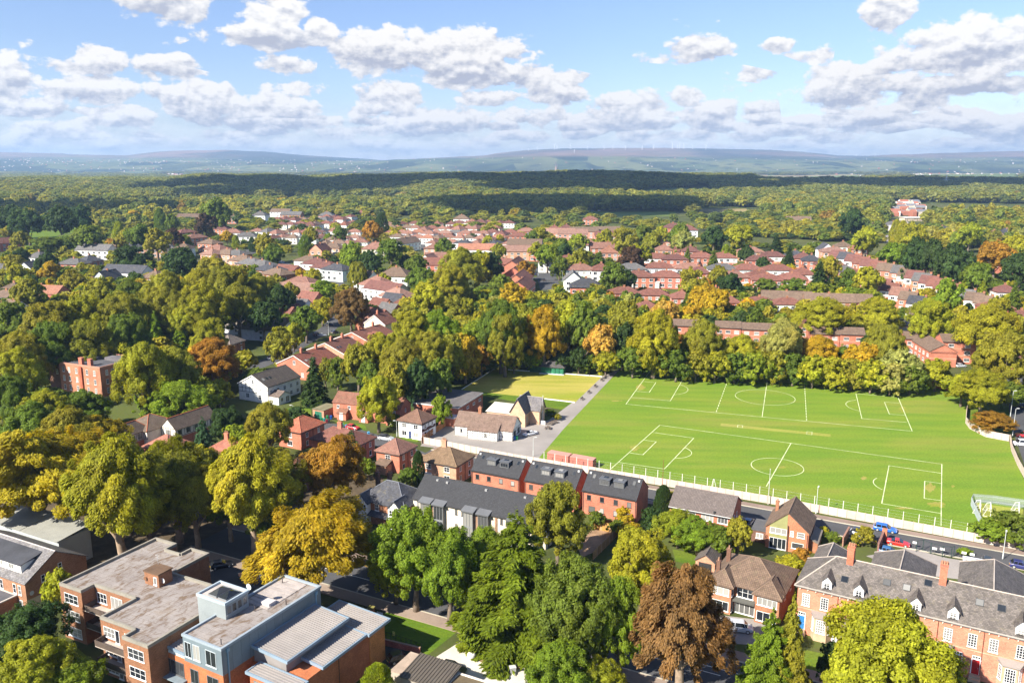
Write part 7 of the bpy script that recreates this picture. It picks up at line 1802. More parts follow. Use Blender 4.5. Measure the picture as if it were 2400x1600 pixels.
Z3 = 'beyond the tree belt'; Z2 = 'in the distant estate'; Z1_ = 'among the left woods'; Z4 = 'on the right hand estate'
R3H = [(1165, 1150, 'S', 'b', 'r'), (1420, 1150, 'S', 'b', 'r'), (1030, 1300, 'S', 'b', 'r'), (1300, 1315, 'S', 'b', 'r'), (560, 1155, 'G', 'w', 'g'), (680, 1220, 'X', 'b', 's'), (625, 1090, 'S', 'w', 't'), (820, 1085, 'D', 'w', 'r'),
       (1095, 1082, 'S', 'w', 'g'), (1350, 1072, 'S', 'm', 'r'), (1615, 1078, 'S', 'm', 't'), (1930, 1085, 'S', 'w', 'g'), (2160, 1088, 'S', 'm', 'r'), (2270, 1152, 'S', 'b', 'r'), (2030, 1155, 'S', 'b', 't'), (1335, 990, 'S', 'm', 'r'),
       (1490, 1000, 'S', 'b', 'm'), (1740, 985, 'S', 'b', 'r'), (1940, 985, 'S', 'm', 'r'), (2270, 1010, 'S', 'b', 'm'), (2190, 935, 'S', 'p', 't'), (1640, 925, 'D', 'b', 'm'), (1395, 912, 'D', 'p', 't'), (2270, 1390, 'S', 'b', 'r'), (1990, 1375, 'D', 'b', 'r'),
       (1560, 1335, 'D', 'b', 'r'), (1240, 1425, 'D', 'b', 'r'), (520, 1010, 'S', 'b', 'r'), (330, 1015, 'D', 'w', 'm'), (245, 930, 'D', 'b', 'n'), (90, 920, 'L', 'p', 'k'), (120, 862, 'L', 'c', 'n'), (880, 892, 'L', 'b', 't'), (720, 872, 'D', 'w', 't'),
       (890, 935, 'D', 'p', 'o'), (560, 772, 'L', 'p', 'k'), (440, 765, 'L', 'p', 'k'), (660, 752, 'L', 'p', 'n'), (880, 748, 'L', 'p', 'n'), (905, 792, 'L', 'b', 'm'), (390, 735, 'D', 'b', 'r'), (500, 728, 'D', 'b', 'm'), (1480, 715, 'X', 'b', 'm'), (1610, 735, 'X', 'w', 'm'), (1430, 815, 'D', 'p', 'k'),
       (720, 655, 'S', 'b', 'r'), (1590, 930, 'B', 'b', 'r'), (1720, 1110, 'D', 'b', 'm'), (130, 760, 'S', 'b', 't'), (60, 800, 'S', 'b', 'r')]
for x, y, k_, w_, r_ in R3H: ghouse('R3', x, y, random.uniform(-10, 2), k_, w_, r_, Z3)
for i in range(4): ghouse('R3', 30 + i * 20, 1040 + i * 62, 80, 'L', 'b', ('r', 't', 'r', 'r')[i], 'in the junction terrace')
R4H = [(90, 1092, 'S', 'm', 'r'), (220, 1172, 'S', 'b', 'r'), (320, 1120, 'D', 'm', 'r'), (40, 975, 'S', 'm', 'm'), (-10, 1180, 'S', 'b', 'r'), (250, 965, 'D', 'b', 's'), (325, 985, 'D', 'b', 'm'), (400, 1005, 'D', 'b', 's'), (600, 935, 'S', 'p', 'k'), (530, 900, 'G', 'w', 'g'), (690, 885, 'D', 'w', 'g'), (830, 905, 'D', 'b', 'o'),
       (680, 1102, 'S', 'b', 'r'), (800, 1132, 'D', 'b', 'r'), (570, 1050, 'S', 'b', 'm'), (1840, 1030, 'X', 'd', 'n'), (2210, 1030, 'D', 'b', 'n'), (175, 1400, 'S', 'w', 'r'), (850, 1425, 'B', 'b', 't'), (170, 1340, 'L', 'd', 'n'), (560, 1362, 'L', 'd', 'n'), (720, 1365, 'L', 'd', 'n'), (2090, 1435, 'S', 'b', 'r'), (2330, 1510, 'D', 'b', 'r'),
       (1440, 735, 'S', 'b', 'k'), (1500, 720, 'S', 'b', 't'), (1600, 742, 'S', 'w', 'n'), (1750, 782, 'S', 'b', 't'), (1820, 740, 'D', 'w', 't'), (1950, 750, 'D', 'w', 'g'), (2080, 780, 'D', 'b', 't'), (2195, 768, 'G', 'w', 's'), (2215, 940, 'D', 'b', 'o'), (1270, 720, 'S', 'p', 'k'), (1150, 700, 'S', 'w', 'g'), (930, 710, 'S', 'p', 't'), (1340, 765, 'S', 'b', 'k'), (280, 655, 'L', 'd', 'n'), (1400, 1480, 'G', 'w', 'g'), (2180, 1280, 'D', 'w', 'g')]
for x, y, k_, w_, r_ in R4H: ghouse('R4', x, y, random.uniform(-14, 0), k_, w_, r_, Z4)
for (x0, y0, x1, y1, n, cols, nm) in ((650, 965, 1090, 1085, 7, 'rsmrmrs', 'in the upper hill terrace'), (1230, 1105, 1690, 1270, 8, 'rrmrmrrr', 'in the middle hill terrace'), (1060, 1225, 1380, 1385, 5, 'rrtrt', 'in the lower hill terrace'), (1830, 1325, 1990, 1380, 3, 'ggn', 'in the grey terrace')):
    for i in range(n):
        f = i / (n - 1) if n > 1 else 0
        ghouse('R4', x0 + (x1 - x0) * f, y0 + (y1 - y0) * f, -40, 'T', 'm' if i % 3 else 'b', cols[i % len(cols)], nm)
for (y, x0, x1, n, cols) in ((662, 190, 820, 9, 'mrmnrmgr'), (700, 230, 900, 9, 'mmrmsrmr'), (702, 1215, 1790, 6, 'mrmmrmrm'), (738, 1235, 2190, 13, 'rtrttrtrtttt'), (768, 30, 900, 11, 'tgtttrtgttt'), (780, 1250, 2340, 14, 'rttottkttttot'), (822, 170, 900, 9, 'rtngttttk'), (822, 1310, 2350, 12, 'tntotttktko'), (866, 640, 960, 4, 'tntt'), (866, 1660, 2320, 6, 'ttotkt'), (690, 1880, 2320, 6, 'mrmmrm'), (645, 640, 860, 3, 'rmr')):
    for i in range(n):
        ghouse('R2', x0 + (x1 - x0) * i / max(1, n - 1) + random.uniform(-18, 18), y + random.uniform(-8, 8), random.choice((-12, -8, -25, 60, 70)), random.choice('SSSDSX'), random.choice('wmwwmwb'), cols[i % len(cols)], Z2)
R2H = [(590, 905, -20, 'G', 'p', 'n'), (710, 900, -20, 'S', 'p', 'n'), (1100, 892, -8, 'X', 'c', 't'), (1370, 850, 60, 'L', 'w', 't'), (1660, 905, -10, 'S', 'p', 't'), (2030, 905, -8, 'L', 'w', 'o'), (2250, 925, 40, 'S', 'w', 't'), (1740, 985, -5, 'L', 'b', 't'), (1700, 1035, -5, 'L', 'b', 'r'), (1590, 1000, -20, 'G', 'w', 't'), (1290, 1120, -15, 'X', 'w', 'n'),
       (490, 1015, -30, 'S', 'w', 'r'), (570, 1040, -30, 'S', 'w', 'm'), (650, 1072, -30, 'S', 'w', 'm'), (750, 1090, -30, 'S', 'w', 's'), (1120, 1205, -40, 'X', 'w', 't'), (1200, 1255, -40, 'L', 'w', 't'), (1300, 1310, -40, 'X', 'w', 'k'), (1270, 1360, 55, 'G', 'w', 's'), (1350, 1400, -10, 'D', 'b', 'r'), (1150, 1405, 50, 'G', 'b', 'r'), (1230, 1450, 50, 'G', 'b', 'm'), (1120, 1500, 50, 'G', 'b', 'r'), (1040, 1540, 50, 'G', 'b', 't'),
       (60, 1055, -35, 'S', 'd', 'g'), (130, 1095, -35, 'S', 'd', 's'), (200, 1130, -35, 'S', 'd', 'n'), (420, 1205, -20, 'S', 'b', 't'), (430, 1265, -10, 'L', 'b', 'k'), (500, 1345, 60, 'G', 'b', 'r'), (400, 1410, 60, 'G', 'w', 'g'), (270, 1480, 60, 'G', 'b', 'r'), (340, 1440, -20, 'D', 'b', 'r'), (300, 1100, -30, 'B', 'b', 'r'), (2300, 1040, -5, 'S', 'b', 'r'), (1010, 1150, 50, 'G', 'w', 'n'), (1890, 640, -5, 'X', 'w', 's'), (40, 610, -10, 'X', 'w', 'g'), (230, 585, -10, 'L', 'w', 'g'), (330, 610, -10, 'L', 'd', 'g'), (860, 600, 0, 'S', 'b', 't'), (965, 600, 0, 'D', 'b', 'r')]
for x, y, a_, k_, w_, r_ in R2H: ghouse('R2', x, y, a_, k_, w_, r_, 'on the middle streets' if y > 880 else 'at the estate edge')
R1H = [(290, 1065, -10, 'G', 'w', 'g'), (680, 1040, -15, 'S', 'b', 'g'), (820, 1010, 60, 'D', 'b', 'g'), (880, 910, -12, 'L', 'w', 'g'), (1150, 888, 0, 'B', 'w', 'n'), (1360, 898, 0, 'L', 'p', 'n'), (1540, 895, 0, 'D', 'w', 'g'), (1690, 900, 0, 'D', 'w', 'n'), (1170, 1100, -15, 'L', 'w', 's'), (985, 1150, -15, 'G', 'w', 's'), (380, 1285, -10, 'L', 'b', 'o'), (60, 1330, -20, 'S', 'w', 't'), (310, 1540, -20, 'X', 'b', 'm'), (800, 1360, -20, 'D', 'b', 't'), (1430, 1150, -20, 'D', 'd', 'n'), (1850, 1060, -20, 'S', 'w', 's'),
       (1700, 770, 55, 'S', 'b', 'm'), (1790, 815, 55, 'S', 'b', 't'), (1930, 865, -30, 'S', 'b', 'n'), (2000, 915, -30, 'S', 'p', 't'), (2090, 955, -30, 'S', 'p', 'n'), (2180, 960, -30, 'S', 'p', 't'), (2240, 1010, -30, 'S', 'p', 'n'), (2310, 1040, -30, 'S', 'd', 'g'), (770, 645, -10, 'S', 'd', 'g'), (1740, 630, 0, 'L', 'p', 'n'), (2140, 770, 0, 'S', 'w', 't'), (2270, 800, 0, 'S', 'w', 't'), (2050, 740, -20, 'S', 'b', 'n'), (20, 850, 60, 'L', 'b', 'r'), (360, 975, -20, 'D', 'w', 'g'), (40, 1080, -20, 'S', 'b', 'n'), (850, 1225, -10, 'B', 'd', 'g'), (130, 1260, -10, 'D', 'w', 'g'), (20, 1440, -20, 'D', 'b', 'n'), (130, 1420, 60, 'G', 'w', 'n'), (1950, 950, -30, 'D', 'p', 'k'), (2150, 640, -10, 'D', 'b', 'r')]
for x, y, a_, k_, w_, r_ in R1H: ghouse('R1', x, y, a_, k_, w_, r_, Z1_)
ghouse('R2', 650, 612, -5, 'X', 'p', 'g', 'standing alone at the wood edge')
ghouse('R5', 230, 10, -20, 'D', 'b', 't', Z1_); ghouse('R8', 390, 20, -10, 'D', 'b', 'r', Z4); ghouse('R8', 1330, 20, -20, 'D', 'p', 's', Z4); ghouse('R8', 2330, 70, 60, 'L', 'b', 'm', Z4); ghouse('R8', 2345, 330, 60, 'S', 'd', 'm', Z4); ghouse('R6', 280, 30, 30, 'G', 'w', 'g', Z1_)
# ------------------------------------------------------------------ trees
def unit(a):
    return a / np.maximum(np.linalg.norm(a, axis=1, keepdims=True), 1e-9)

def leaf_mesh(name, pos, axis, nrm, ln, wd, mat):
    """one rhombic leaf spray per point: axis along its length, facing nrm"""
    side = unit(np.cross(nrm, axis)); n = len(pos)
    ln = np.broadcast_to(np.asarray(ln, float), (n,))[:, None]; wd = np.broadcast_to(np.asarray(wd, float), (n,))[:, None]
    v = np.empty((n, 4, 3))
    v[:, 0] = pos - axis * ln * 0.5; v[:, 1] = pos + side * wd * 0.5 + axis * ln * 0.08; v[:, 2] = pos + axis * ln * 0.5; v[:, 3] = pos - side * wd * 0.5 + axis * ln * 0.08
    me = bpy.data.meshes.new(name)
    me.vertices.add(n * 4); me.loops.add(n * 4); me.polygons.add(n)
    me.vertices.foreach_set('co', v.reshape(-1).astype(np.float32))
    me.loops.foreach_set('vertex_index', np.arange(n * 4, dtype=np.int32))
    me.polygons.foreach_set('loop_start', np.arange(0, n * 4, 4, dtype=np.int32))
    me.materials.append(mat); me.update(calc_edges=True)
    return me

def rdir(rg, n):
    return unit(rg.normal(size=(n, 3)))

def crown_broad(seed, n, size, nl=7, drop=False, mat=None, low=1.6, squash=1.0, spray=False, gaps=0.0):
    rg = np.random.default_rng(seed)
    C = np.array((0, 0, 5.9)); lob = []; lob.append((C + (0, 0, 0.5), 3.4))
    for i in range(nl):
        a = 2 * math.pi * (i + rg.uniform(-0.3, 0.3)) / nl; r = rg.uniform(1.7, 2.7); z = rg.uniform(3.6, 6.8)
        lob.append((np.array((math.cos(a) * r, math.sin(a) * r, z)), rg.uniform(1.7, 2.5)))
    for i in range(3):
        a = rg.uniform(0, 6.28); r = rg.uniform(0.3, 1.6); lob.append((np.array((math.cos(a) * r, math.sin(a) * r, rg.uniform(7.2, 8.2))), rg.uniform(1.3, 1.9)))
    nc = 330 if n > 20000 else 200; cl = []
    for i in range(nc):
        c, r = lob[rg.integers(len(lob))]
        d = rdir(rg, 1)[0]
        if d[2] < -0.35 and rg.random() < 0.75: d[2] *= -1
        cl.append((c + d * r * rg.uniform(0.72, 1.06), rg.uniform(0.32, 0.85) if n > 20000 else rg.uniform(0.45, 0.95), d))
    cp = np.array([c[0] for c in cl]); cr = np.array([c[1] for c in cl]); cd = np.array([c[2] for c in cl])
    k = rg.integers(nc, size=n); ld = unit(rg.normal(size=(n, 3)) * 0.8 + cd[k] * 0.55)
    pos = cp[k] + ld * (cr[k] * rg.random(n) ** 0.45)[:, None]
    pos[:, 2] = np.maximum(pos[:, 2], low)
    out = unit(pos - C)
    nrm = unit(ld * 0.75 + out * 0.35 + rg.normal(size=(n, 3)) * 0.38 + np.array((0, 0, 0.25)))
    if spray:      # feathery drooping sprays
        h = out.copy(); h[:, 2] = 0
        ax = unit(unit(h + 1e-6) + rg.normal(size=(n, 3)) * 0.40 + np.array((0, 0, -0.62)))
        up = np.array((0, 0, 1.0)) + out * 0.8 + rg.normal(size=(n, 3)) * 0.3
        nrm = unit(up - ax * np.sum(up * ax, axis=1, keepdims=True))
        return leaf_mesh('crown', pos, ax, nrm, size * 1.9 * rg.uniform(0.5, 1.4, n), size * 0.8, mat or M['leaf'])
    if drop:       # weeping
        ax = unit(np.array((0, 0, -1.0)) + out * 0.35 + rg.normal(size=(n, 3)) * 0.2)
        nrm = unit(nrm - ax * np.sum(nrm * ax, axis=1, keepdims=True))
        return leaf_mesh('crown', pos, ax, nrm, size * 3.2 * rg.uniform(0.6, 1.3, n), size * 0.5, mat or M['leaf'])
    ax = unit(np.cross(nrm, rdir(rg, n)))
    return leaf_mesh('crown', pos, ax, nrm, size * 1.35 * rg.uniform(0.4, 1.7, n), size * rg.uniform(0.5, 1.35, n), mat or M['leaf'])

def crown_conifer(seed, n, size, taper=0.9, r0=5.0, z0=0.6, tiers=17, per=9, up=-0.18, mat=None):
    rg = np.random.default_rng(seed); br = []
    for t in range(tiers):
        f = t / (tiers - 1); z = z0 + (10 - z0) * f ** 0.92
        R = r0 * (1 - f) ** taper + 0.12
        m = max(4, int(per * (1 - 0.55 * f)))
        for j in range(m):
            a = 2 * math.pi * (j + rg.uniform(-0.35, 0.35)) / m + t * 0.7
            br.append((a, z + rg.uniform(-0.2, 0.2), R * rg.uniform(0.72, 1.08)))
    br = np.array(br); wgt = br[:, 2] ** 1.5; k = rg.choice(len(br), size=n, p=wgt / wgt.sum())
    t = rg.random(n) ** 0.6; a = br[k, 0]; d = np.stack([np.cos(a), np.sin(a), np.zeros(n)], 1); s = np.stack([-np.sin(a), np.cos(a), np.zeros(n)], 1)
    lat = rg.normal(size=n) * 0.22 * br[k, 2] * (1.05 - t * 0.75) * 0.75
    pos = d * (t * br[k, 2])[:, None] + s * lat[:, None]
    pos[:, 2] = br[k, 1] + up * br[k, 2] * t ** 1.5 + rg.normal(size=n) * 0.10 - 0.10 * np.abs(lat)
    pos[:, 2] = np.maximum(pos[:, 2], 0.1)
    ax = unit(d + s * (np.sign(lat) * 0.8)[:, None] + np.array((0, 0, -0.25)) + rg.normal(size=(n, 3)) * 0.25)
    upv = np.array((0, 0, 1.0)) + d * 0.35 + rg.normal(size=(n, 3)) * 0.28
    nrm = unit(upv - ax * np.sum(upv * ax, axis=1, keepdims=True))
    return leaf_mesh('crown', pos, ax, nrm, size * 2.1 * rg.uniform(0.6, 1.3, n), size * 0.75, mat or M['leaf'])

def crown_column(seed, n, size, r0=5.0, mat=None):
    rg = np.random.default_rng(seed); z = rg.random(n) ** 0.85 * 9.7 + 0.3; a = rg.uniform(0, 2 * math.pi, n)
    f = z / 10; prof = np.minimum(1.0, 0.72 + f * 1.2) * np.sqrt(np.clip(1 - f ** 2.6, 0.0, 1)); lump = 1 + 0.10 * np.sin(a * 3 + z * 1.3) + 0.08 * np.sin(a * 5 - z * 2.1)
    R = r0 * prof * lump * rg.uniform(0.80, 1.02, n)
    pos = np.stack([np.cos(a) * R, np.sin(a) * R, z], 1); out = np.stack([np.cos(a), np.sin(a), np.zeros(n)], 1)
    ax = unit(np.array((0, 0, 1.0)) + out * 0.5 + rg.normal(size=(n, 3)) * 0.25); upv = out + rg.normal(size=(n, 3)) * 0.45 + np.array((0, 0, 0.35))
    nrm = unit(upv - ax * np.sum(upv * ax, axis=1, keepdims=True))
    return leaf_mesh('crown', pos, ax, nrm, size * 1.9 * rg.uniform(0.6, 1.3, n), size * 0.8, mat or M['leaf'])

def trunk_mesh(seed, limbs=7, r=0.30, top=6.5, spread=3.0):
    rg = np.random.default_rng(seed); mb = MB()
    path = [(0, 0, -0.3), (0.03, 0.02, 1.0), (rg.uniform(-.15, .15), rg.uniform(-.15, .15), 2.4), (rg.uniform(-.3, .3), rg.uniform(-.3, .3), 4.4), (rg.uniform(-.4, .4), rg.uniform(-.4, .4), top)]
    mb.tube(path, [r * 1.25, r, r * 0.85, r * 0.55, r * 0.15], 9)
    for i in range(limbs):
        a = 2 * math.pi * i / limbs + rg.uniform(-0.4, 0.4); z = rg.uniform(1.8, 4.2); l = rg.uniform(0.7, 1.0) * spread
        p0 = Vector((0, 0, z)); p1 = p0 + Vector((math.cos(a) * l * 0.35, math.sin(a) * l * 0.35, l * 0.45)); p2 = p0 + Vector((math.cos(a + 0.2) * l * 0.75, math.sin(a + 0.2) * l * 0.75, l * 0.95)); p3 = p0 + Vector((math.cos(a) * l, math.sin(a) * l, l * 1.35))
        mb.tube([p0, p1, p2, p3], [r * 0.42, r * 0.32, r * 0.2, r * 0.06], 6)
    return mb.mesh('trunk', M['bark'], True)

# crowns by kind and size class: 0 near, 1 middle distance
NL = {0: (78000, 0.155), 1: (10000, 0.42)}
CR = {}
for lod in (0, 1):
    n, s = NL[lod]
    CR['broad', lod] = [crown_broad(20 + i + lod * 50, n, s, nl=6 + i) for i in range(3 if lod == 0 else 4)]
    CR['beech', lod] = [crown_broad(80 + i, int(n * 1.1), s * 1.02, nl=7 + i, spray=True, low=0.9) for i in range(3)]
    CR['willow', lod] = [crown_broad(95, n, s, nl=8, drop=True, low=0.6)]
    CR['cedar', lod] = [crown_conifer(31, n, s * 1.25, 0.78, 5.0, 0.5, 18, 10, -0.10)]
    CR['spruce', lod] = [crown_conifer(37 + i, n, s * 1.2, 0.95, 5.0, 0.4, 24, 10, -0.25) for i in range(2)]
    CR['column', lod] = [crown_column(41, n // 2, s * 1.0)]
    CR['bush', lod] = [crown_broad(60 + i, n // 2, s * 1.15, nl=6, low=0.2) for i in range(2)]
TRK = [trunk_mesh(i, 7, 0.30, 6.0, 2.3) for i in range(3)]; TRKB = [trunk_mesh(10 + i, 6, 0.36, 6.2, 2.4) for i in range(3)]; TRKC = trunk_mesh(20, 0, 0.22, 9.0)
# ground-hugging crowns for shrubs: pull the broad crown down
for lod in (0, 1):
    for me in CR['bush', lod]:
        co = np.empty(len(me.vertices) * 3, dtype=np.float32); me.vertices.foreach_get('co', co); co = co.reshape(-1, 3); co[:, 2] = np.clip((co[:, 2] - 1.2) * 10 / 8.8, 0.0, None); me.vertices.foreach_set('co', co.ravel()); me.update()

LC = {'dg': ('dark green', (0.050, 0.090, 0.022)), 'g': ('green', (0.130, 0.182, 0.022)), 'bg': ('bright green', (0.180, 0.255, 0.020)), 'ol': ('olive green', (0.250, 0.245, 0.024)), 'yg': ('yellow green', (0.305, 0.305, 0.020)), 'go': ('golden', (0.410, 0.300, 0.018)), 'og': ('olive gold', (0.370, 0.295, 0.018)),
      'or': ('orange brown', (0.330, 0.185, 0.024)), 'co': ('copper brown', (0.205, 0.125, 0.044)), 'pu': ('dark purple', (0.085, 0.050, 0.028)), 'bl': ('blue green', (0.065, 0.125, 0.055)), 'pa': ('pale green', (0.300, 0.310, 0.080)), 'cg': ('deep green', (0.165, 0.205, 0.014)), 'go2': ('pale gold', (0.480, 0.340, 0.065)), 'ic': ('acid green', (0.240, 0.290, 0.022))}
KN = {'broad': 'broadleaf tree', 'beech': 'beech tree', 'willow': 'weeping tree', 'cedar': 'spreading conifer', 'spruce': 'tall spruce', 'column': 'columnar cypress', 'bush': 'rounded bush'}
KR = {'broad': 1.12, 'beech': 1.1, 'willow': 1.2, 'cedar': 1.45, 'spruce': 2.1, 'column': 3.0, 'bush': 0.8}
TREES = []
def tree(x, y, w, kind, col, ratio=None, label=None, zone=None, t='F'):
    """crown top seen at (x, y), crown w photo pixels wide; the height follows from the shape"""
    px, py = PX(t, x, y); wp = w / 0.98 if t == 'F' else w / 3.92
    r = ratio or KR[kind]; h = 12.0
    for _ in range(30):
        p = G(px, py, h); dist = math.sqrt(p.x ** 2 + p.y ** 2 + (CAMZ - h) ** 2); wm = wp * dist / FPX; h = 0.5 * h + 0.5 * min(r * wm, 40.0)
    p = G(px, py, h); wm = wp * math.sqrt(p.x ** 2 + p.y ** 2 + (CAMZ - h) ** 2) / FPX
    lod = 0 if wp > 95 else 1
    cm = random.choice(CR[kind, lod]); s = wm / 9.2; sz = h / 10.0
    nm = {'broad': 'broadleaf_tree', 'beech': 'beech_tree', 'willow': 'weeping_tree', 'cedar': 'conifer_tree', 'spruce': 'spruce_tree', 'column': 'cypress_tree', 'bush': 'garden_bush'}[kind]
    root = empty(nm, (p.x, p.y, 0.0), random.uniform(0, 6.28))
    c0 = LC[col][1]; v = random.uniform(0.9, 1.1); hh = random.uniform(0.93, 1.07)
    ob('crown', cm, root, color=(c0[0] * v * hh, c0[1] * v, c0[2] * v), scale=(s, s, sz))
    tm = TRKC if kind in ('spruce', 'cedar', 'column') else random.choice(TRKB if kind == 'beech' else TRK)
    ob('trunk', tm, root, color=(2.0, 1.9, 1.75) if kind == 'beech' else (1, 1, 1), scale=((s + sz) / 2, (s + sz) / 2, sz * (0.6 if kind == 'bush' else 1.0)))
    g = 'trees and bushes'
    if label: tag(root, label, 'bush' if kind == 'bush' else 'tree', g)
    else: queue_label(root, '%s %s %s' % (LC[col][0], KN[kind], zone or 'in the gardens'), 'bush' if kind == 'bush' else 'tree', g)
    TREES.append((p.x, p.y, wm * 0.42))
    return root

ZF = 'in the foreground'; ZL = 'in the left woods'; ZG = 'around the bowling green'; ZB = 'behind the pitches'; ZS = 'between the estate houses'; ZN = 'in the near gardens'; ZM = 'left of the bowling green'
for a in [(1186, 1176, 292, 'cedar', 'cg', 1.06, 'large spreading deep green conifer in front of the cream row'), (950, 1172, 190, 'broad', 'bg', 1.3, 'light green tree beside the main road and flaking white wall'), (1030, 1215, 160, 'broad', 'bg', 1.4, 'light green tree between the cream row and the big conifer'),
          (870, 1215, 90, 'broad', 'bg', 1.1, 'light green tree above the flaking white wall'), (1110, 1210, 130, 'broad', 'bg', 1.3, 'light green tree half hiding the middle bays of the cream row'), (330, 1090, 130, 'broad', 'g', 1.3, 'dark green tree behind the forked pale trunk'), (610, 1110, 120, 'broad', 'g', 1.2, 'green understorey tree right of the thick pale trunk'), (440, 1075, 140, 'beech', 'ol', 1.3, 'shaded olive beech behind the parking court'), (520, 1090, 110, 'beech', 'g', 1.4, 'green beech behind the thick pale trunk'), (905, 1240, 130, 'broad', 'yg', 1.2, 'yellow green tree overhanging the silver car on the main road'), (1075, 1290, 110, 'broad', 'yg', 1.0, 'yellow leaved tree tucked against the left of the big conifer'), (1284, 1112, 150, 'broad', 'ol', 1.35, 'dark olive tree before the right end of the cream row'), (1320, 1280, 215, 'broad', 'g', 1.35, 'big rounded dark green tree at bottom centre'), (1477, 1214, 165, 'broad', 'yg', 1.2, 'dense yellow green tree beside the dark yard'), (1428, 1330, 125, 'broad', 'bg', 2.0, 'tall bright green tree left of the copper beech'),
          (1572, 1293, 225, 'beech', 'co', 1.45, 'drooping copper brown beech before the hipped house'), (1777, 1398, 150, 'cedar', 'bg', 1.6, 'bright green conifer at the hipped house drive'), (1826, 1364, 120, 'spruce', 'ol', 2.3, 'brownish spruce before the red terrace corner'), (2055, 1380, 285, 'broad', 'yg', 1.15, 'large yellow green tree hiding the red terrace front'),
          (1290, 1478, 160, 'broad', 'bg', 1.0, 'bright green low tree at the bottom edge right of the yard'), (1385, 1515, 120, 'bush', 'yg', 0.9, 'yellow green bush at the bottom edge below the dark tree'), (60, 1472, 150, 'broad', 'yg', 1.0, 'yellow green tree in the bottom left corner'), (158, 1522, 120, 'bush', 'bg', 0.8, 'bright feathery bush at the bottom left edge'), (45, 1395, 170, 'bush', 'dg', 0.8, 'dark green bush below the dormered villa'),
          (132, 1304, 70, 'broad', 'yg', 1.7, 'slim yellow green tree between the villa and the brown flats'), (866, 1526, 70, 'column', 'ic', 1.4, 'small acid green conifer beside the orange brick corner'), (1912, 1474, 62, 'bush', 'dg', 1.7, 'dark clipped shrub against the red terrace'),
          (70, 985, 275, 'beech', 'og', 0.84, 'olive gold beech at the left edge above the grey shed'), (255, 1005, 235, 'beech', 'yg', 1.25, 'yellow green beech with pale forked trunk behind the brown flats'), (392, 1015, 170, 'beech', 'ol', 1.35, 'shaded olive beech between the two pale trunks'), (570, 1005, 215, 'beech', 'yg', 1.25, 'olive gold beech with thick pale trunk by the parking court'), (760, 1000, 165, 'beech', 'or', 1.15, 'orange brown tree before the red tiled semi'),
          (712, 1140, 305, 'beech', 'go', 0.92, 'large golden beech beside the main road'), (475, 1020, 130, 'beech', 'yg', 1.3, 'yellow green beech left of the olive gold one'), (640, 1035, 140, 'beech', 'ol', 1.25, 'olive tree left of the orange brown tree'), (340, 1020, 150, 'beech', 'yg', 1.2, 'yellow beech behind the forked trunk tree'), (165, 985, 190, 'beech', 'og', 0.95, 'olive gold beech between the left edge and the forked trunk')]:
    tree(*a)
for a in [(1500, 1166, 70, 'bush', 'dg', 1.0), (1560, 1175, 115, 'bush', 'ic', 0.75), (1605, 1192, 115, 'bush', 'bg', 0.75), (1645, 1208, 90, 'bush', 'g', 0.8), (1525, 1115, 40, 'column', 'dg', 1.9), (1548, 1130, 45, 'bush', 'yg', 1.1), (1433, 1165, 48, 'broad', 'go', 1.2), (1450, 1200, 60, 'bush', 'go', 0.8), (1698, 1190, 68, 'broad', 'ol', 1.4), (1812, 1276, 80, 'bush', 'yg', 0.7), (1845, 1262, 60, 'bush', 'or', 0.9), (1985, 1210, 48, 'bush', 'ol', 0.9), (1915, 1222, 34, 'bush', 'g', 0.7), (1895, 1210, 28, 'bush', 'yg', 0.8), (1945, 1480, 45, 'bush', 'yg', 1.0),
          (2330, 1180, 90, 'bush', 'g', 0.7), (2280, 1195, 80, 'bush', 'bg', 0.6), (2215, 1258, 30, 'bush', 'bg', 0.5), (960, 1036, 28, 'column', 'dg', 2.9), (838, 1052, 55, 'bush', 'ic', 0.9), (682, 935, 60, 'bush', 'dg', 0.6), (905, 952, 40, 'bush', 'g', 0.9), (1013, 906, 52, 'broad', 'bg', 1.5), (805, 984, 75, 'spruce', 'dg', 1.3), (866, 860, 106, 'broad', 'yg', 1.3), (718, 812, 68, 'spruce', 'dg', 1.75), (773, 822, 55, 'bush', 'g', 1.4), (945, 872, 30, 'spruce', 'bl', 2.0), (745, 822, 40, 'broad', 'ol', 1.8), (615, 922, 110, 'broad', 'ol', 1.35), (463, 956, 72, 'spruce', 'bl', 1.5), (520, 935, 95, 'broad', 'dg', 1.0), (540, 975, 75, 'bush', 'ic', 1.0), (935, 1075, 50, 'bush', 'g', 0.9), (930, 1115, 60, 'bush', 'yg', 0.8), (985, 1225, 90, 'bush', 'bg', 0.9), (1370, 1175, 50, 'bush', 'g', 0.8), (1420, 1195, 50, 'bush', 'g', 0.7), (1262, 938, 26, 'bush', 'g', 0.6), (1280, 950, 22, 'bush', 'ol', 0.7)]:
    tree(*a, zone=ZN)
for a in [(985, 762, 105, 'broad', 'ol', 1.5), (1032, 768, 85, 'broad', 'ol', 1.6), (922, 775, 110, 'broad', 'ol', 1.4), (872, 766, 95, 'broad', 'yg', 1.3), (942, 716, 115, 'broad', 'yg', 1.2), (1005, 712, 115, 'broad', 'bg', 1.2), (1068, 765, 85, 'broad', 'go', 1.4), (1105, 792, 60, 'broad', 'or', 1.2), (820, 790, 80, 'broad', 'ol', 1.4), (850, 830, 70, 'broad', 'g', 1.4), (900, 830, 90, 'broad', 'ol', 1.5), (960, 830, 80, 'broad', 'dg', 1.6), (1010, 820, 80, 'broad', 'g', 1.5), (1095, 735, 80, 'broad', 'ic', 1.2)]:
    tree(*a, zone=ZM)
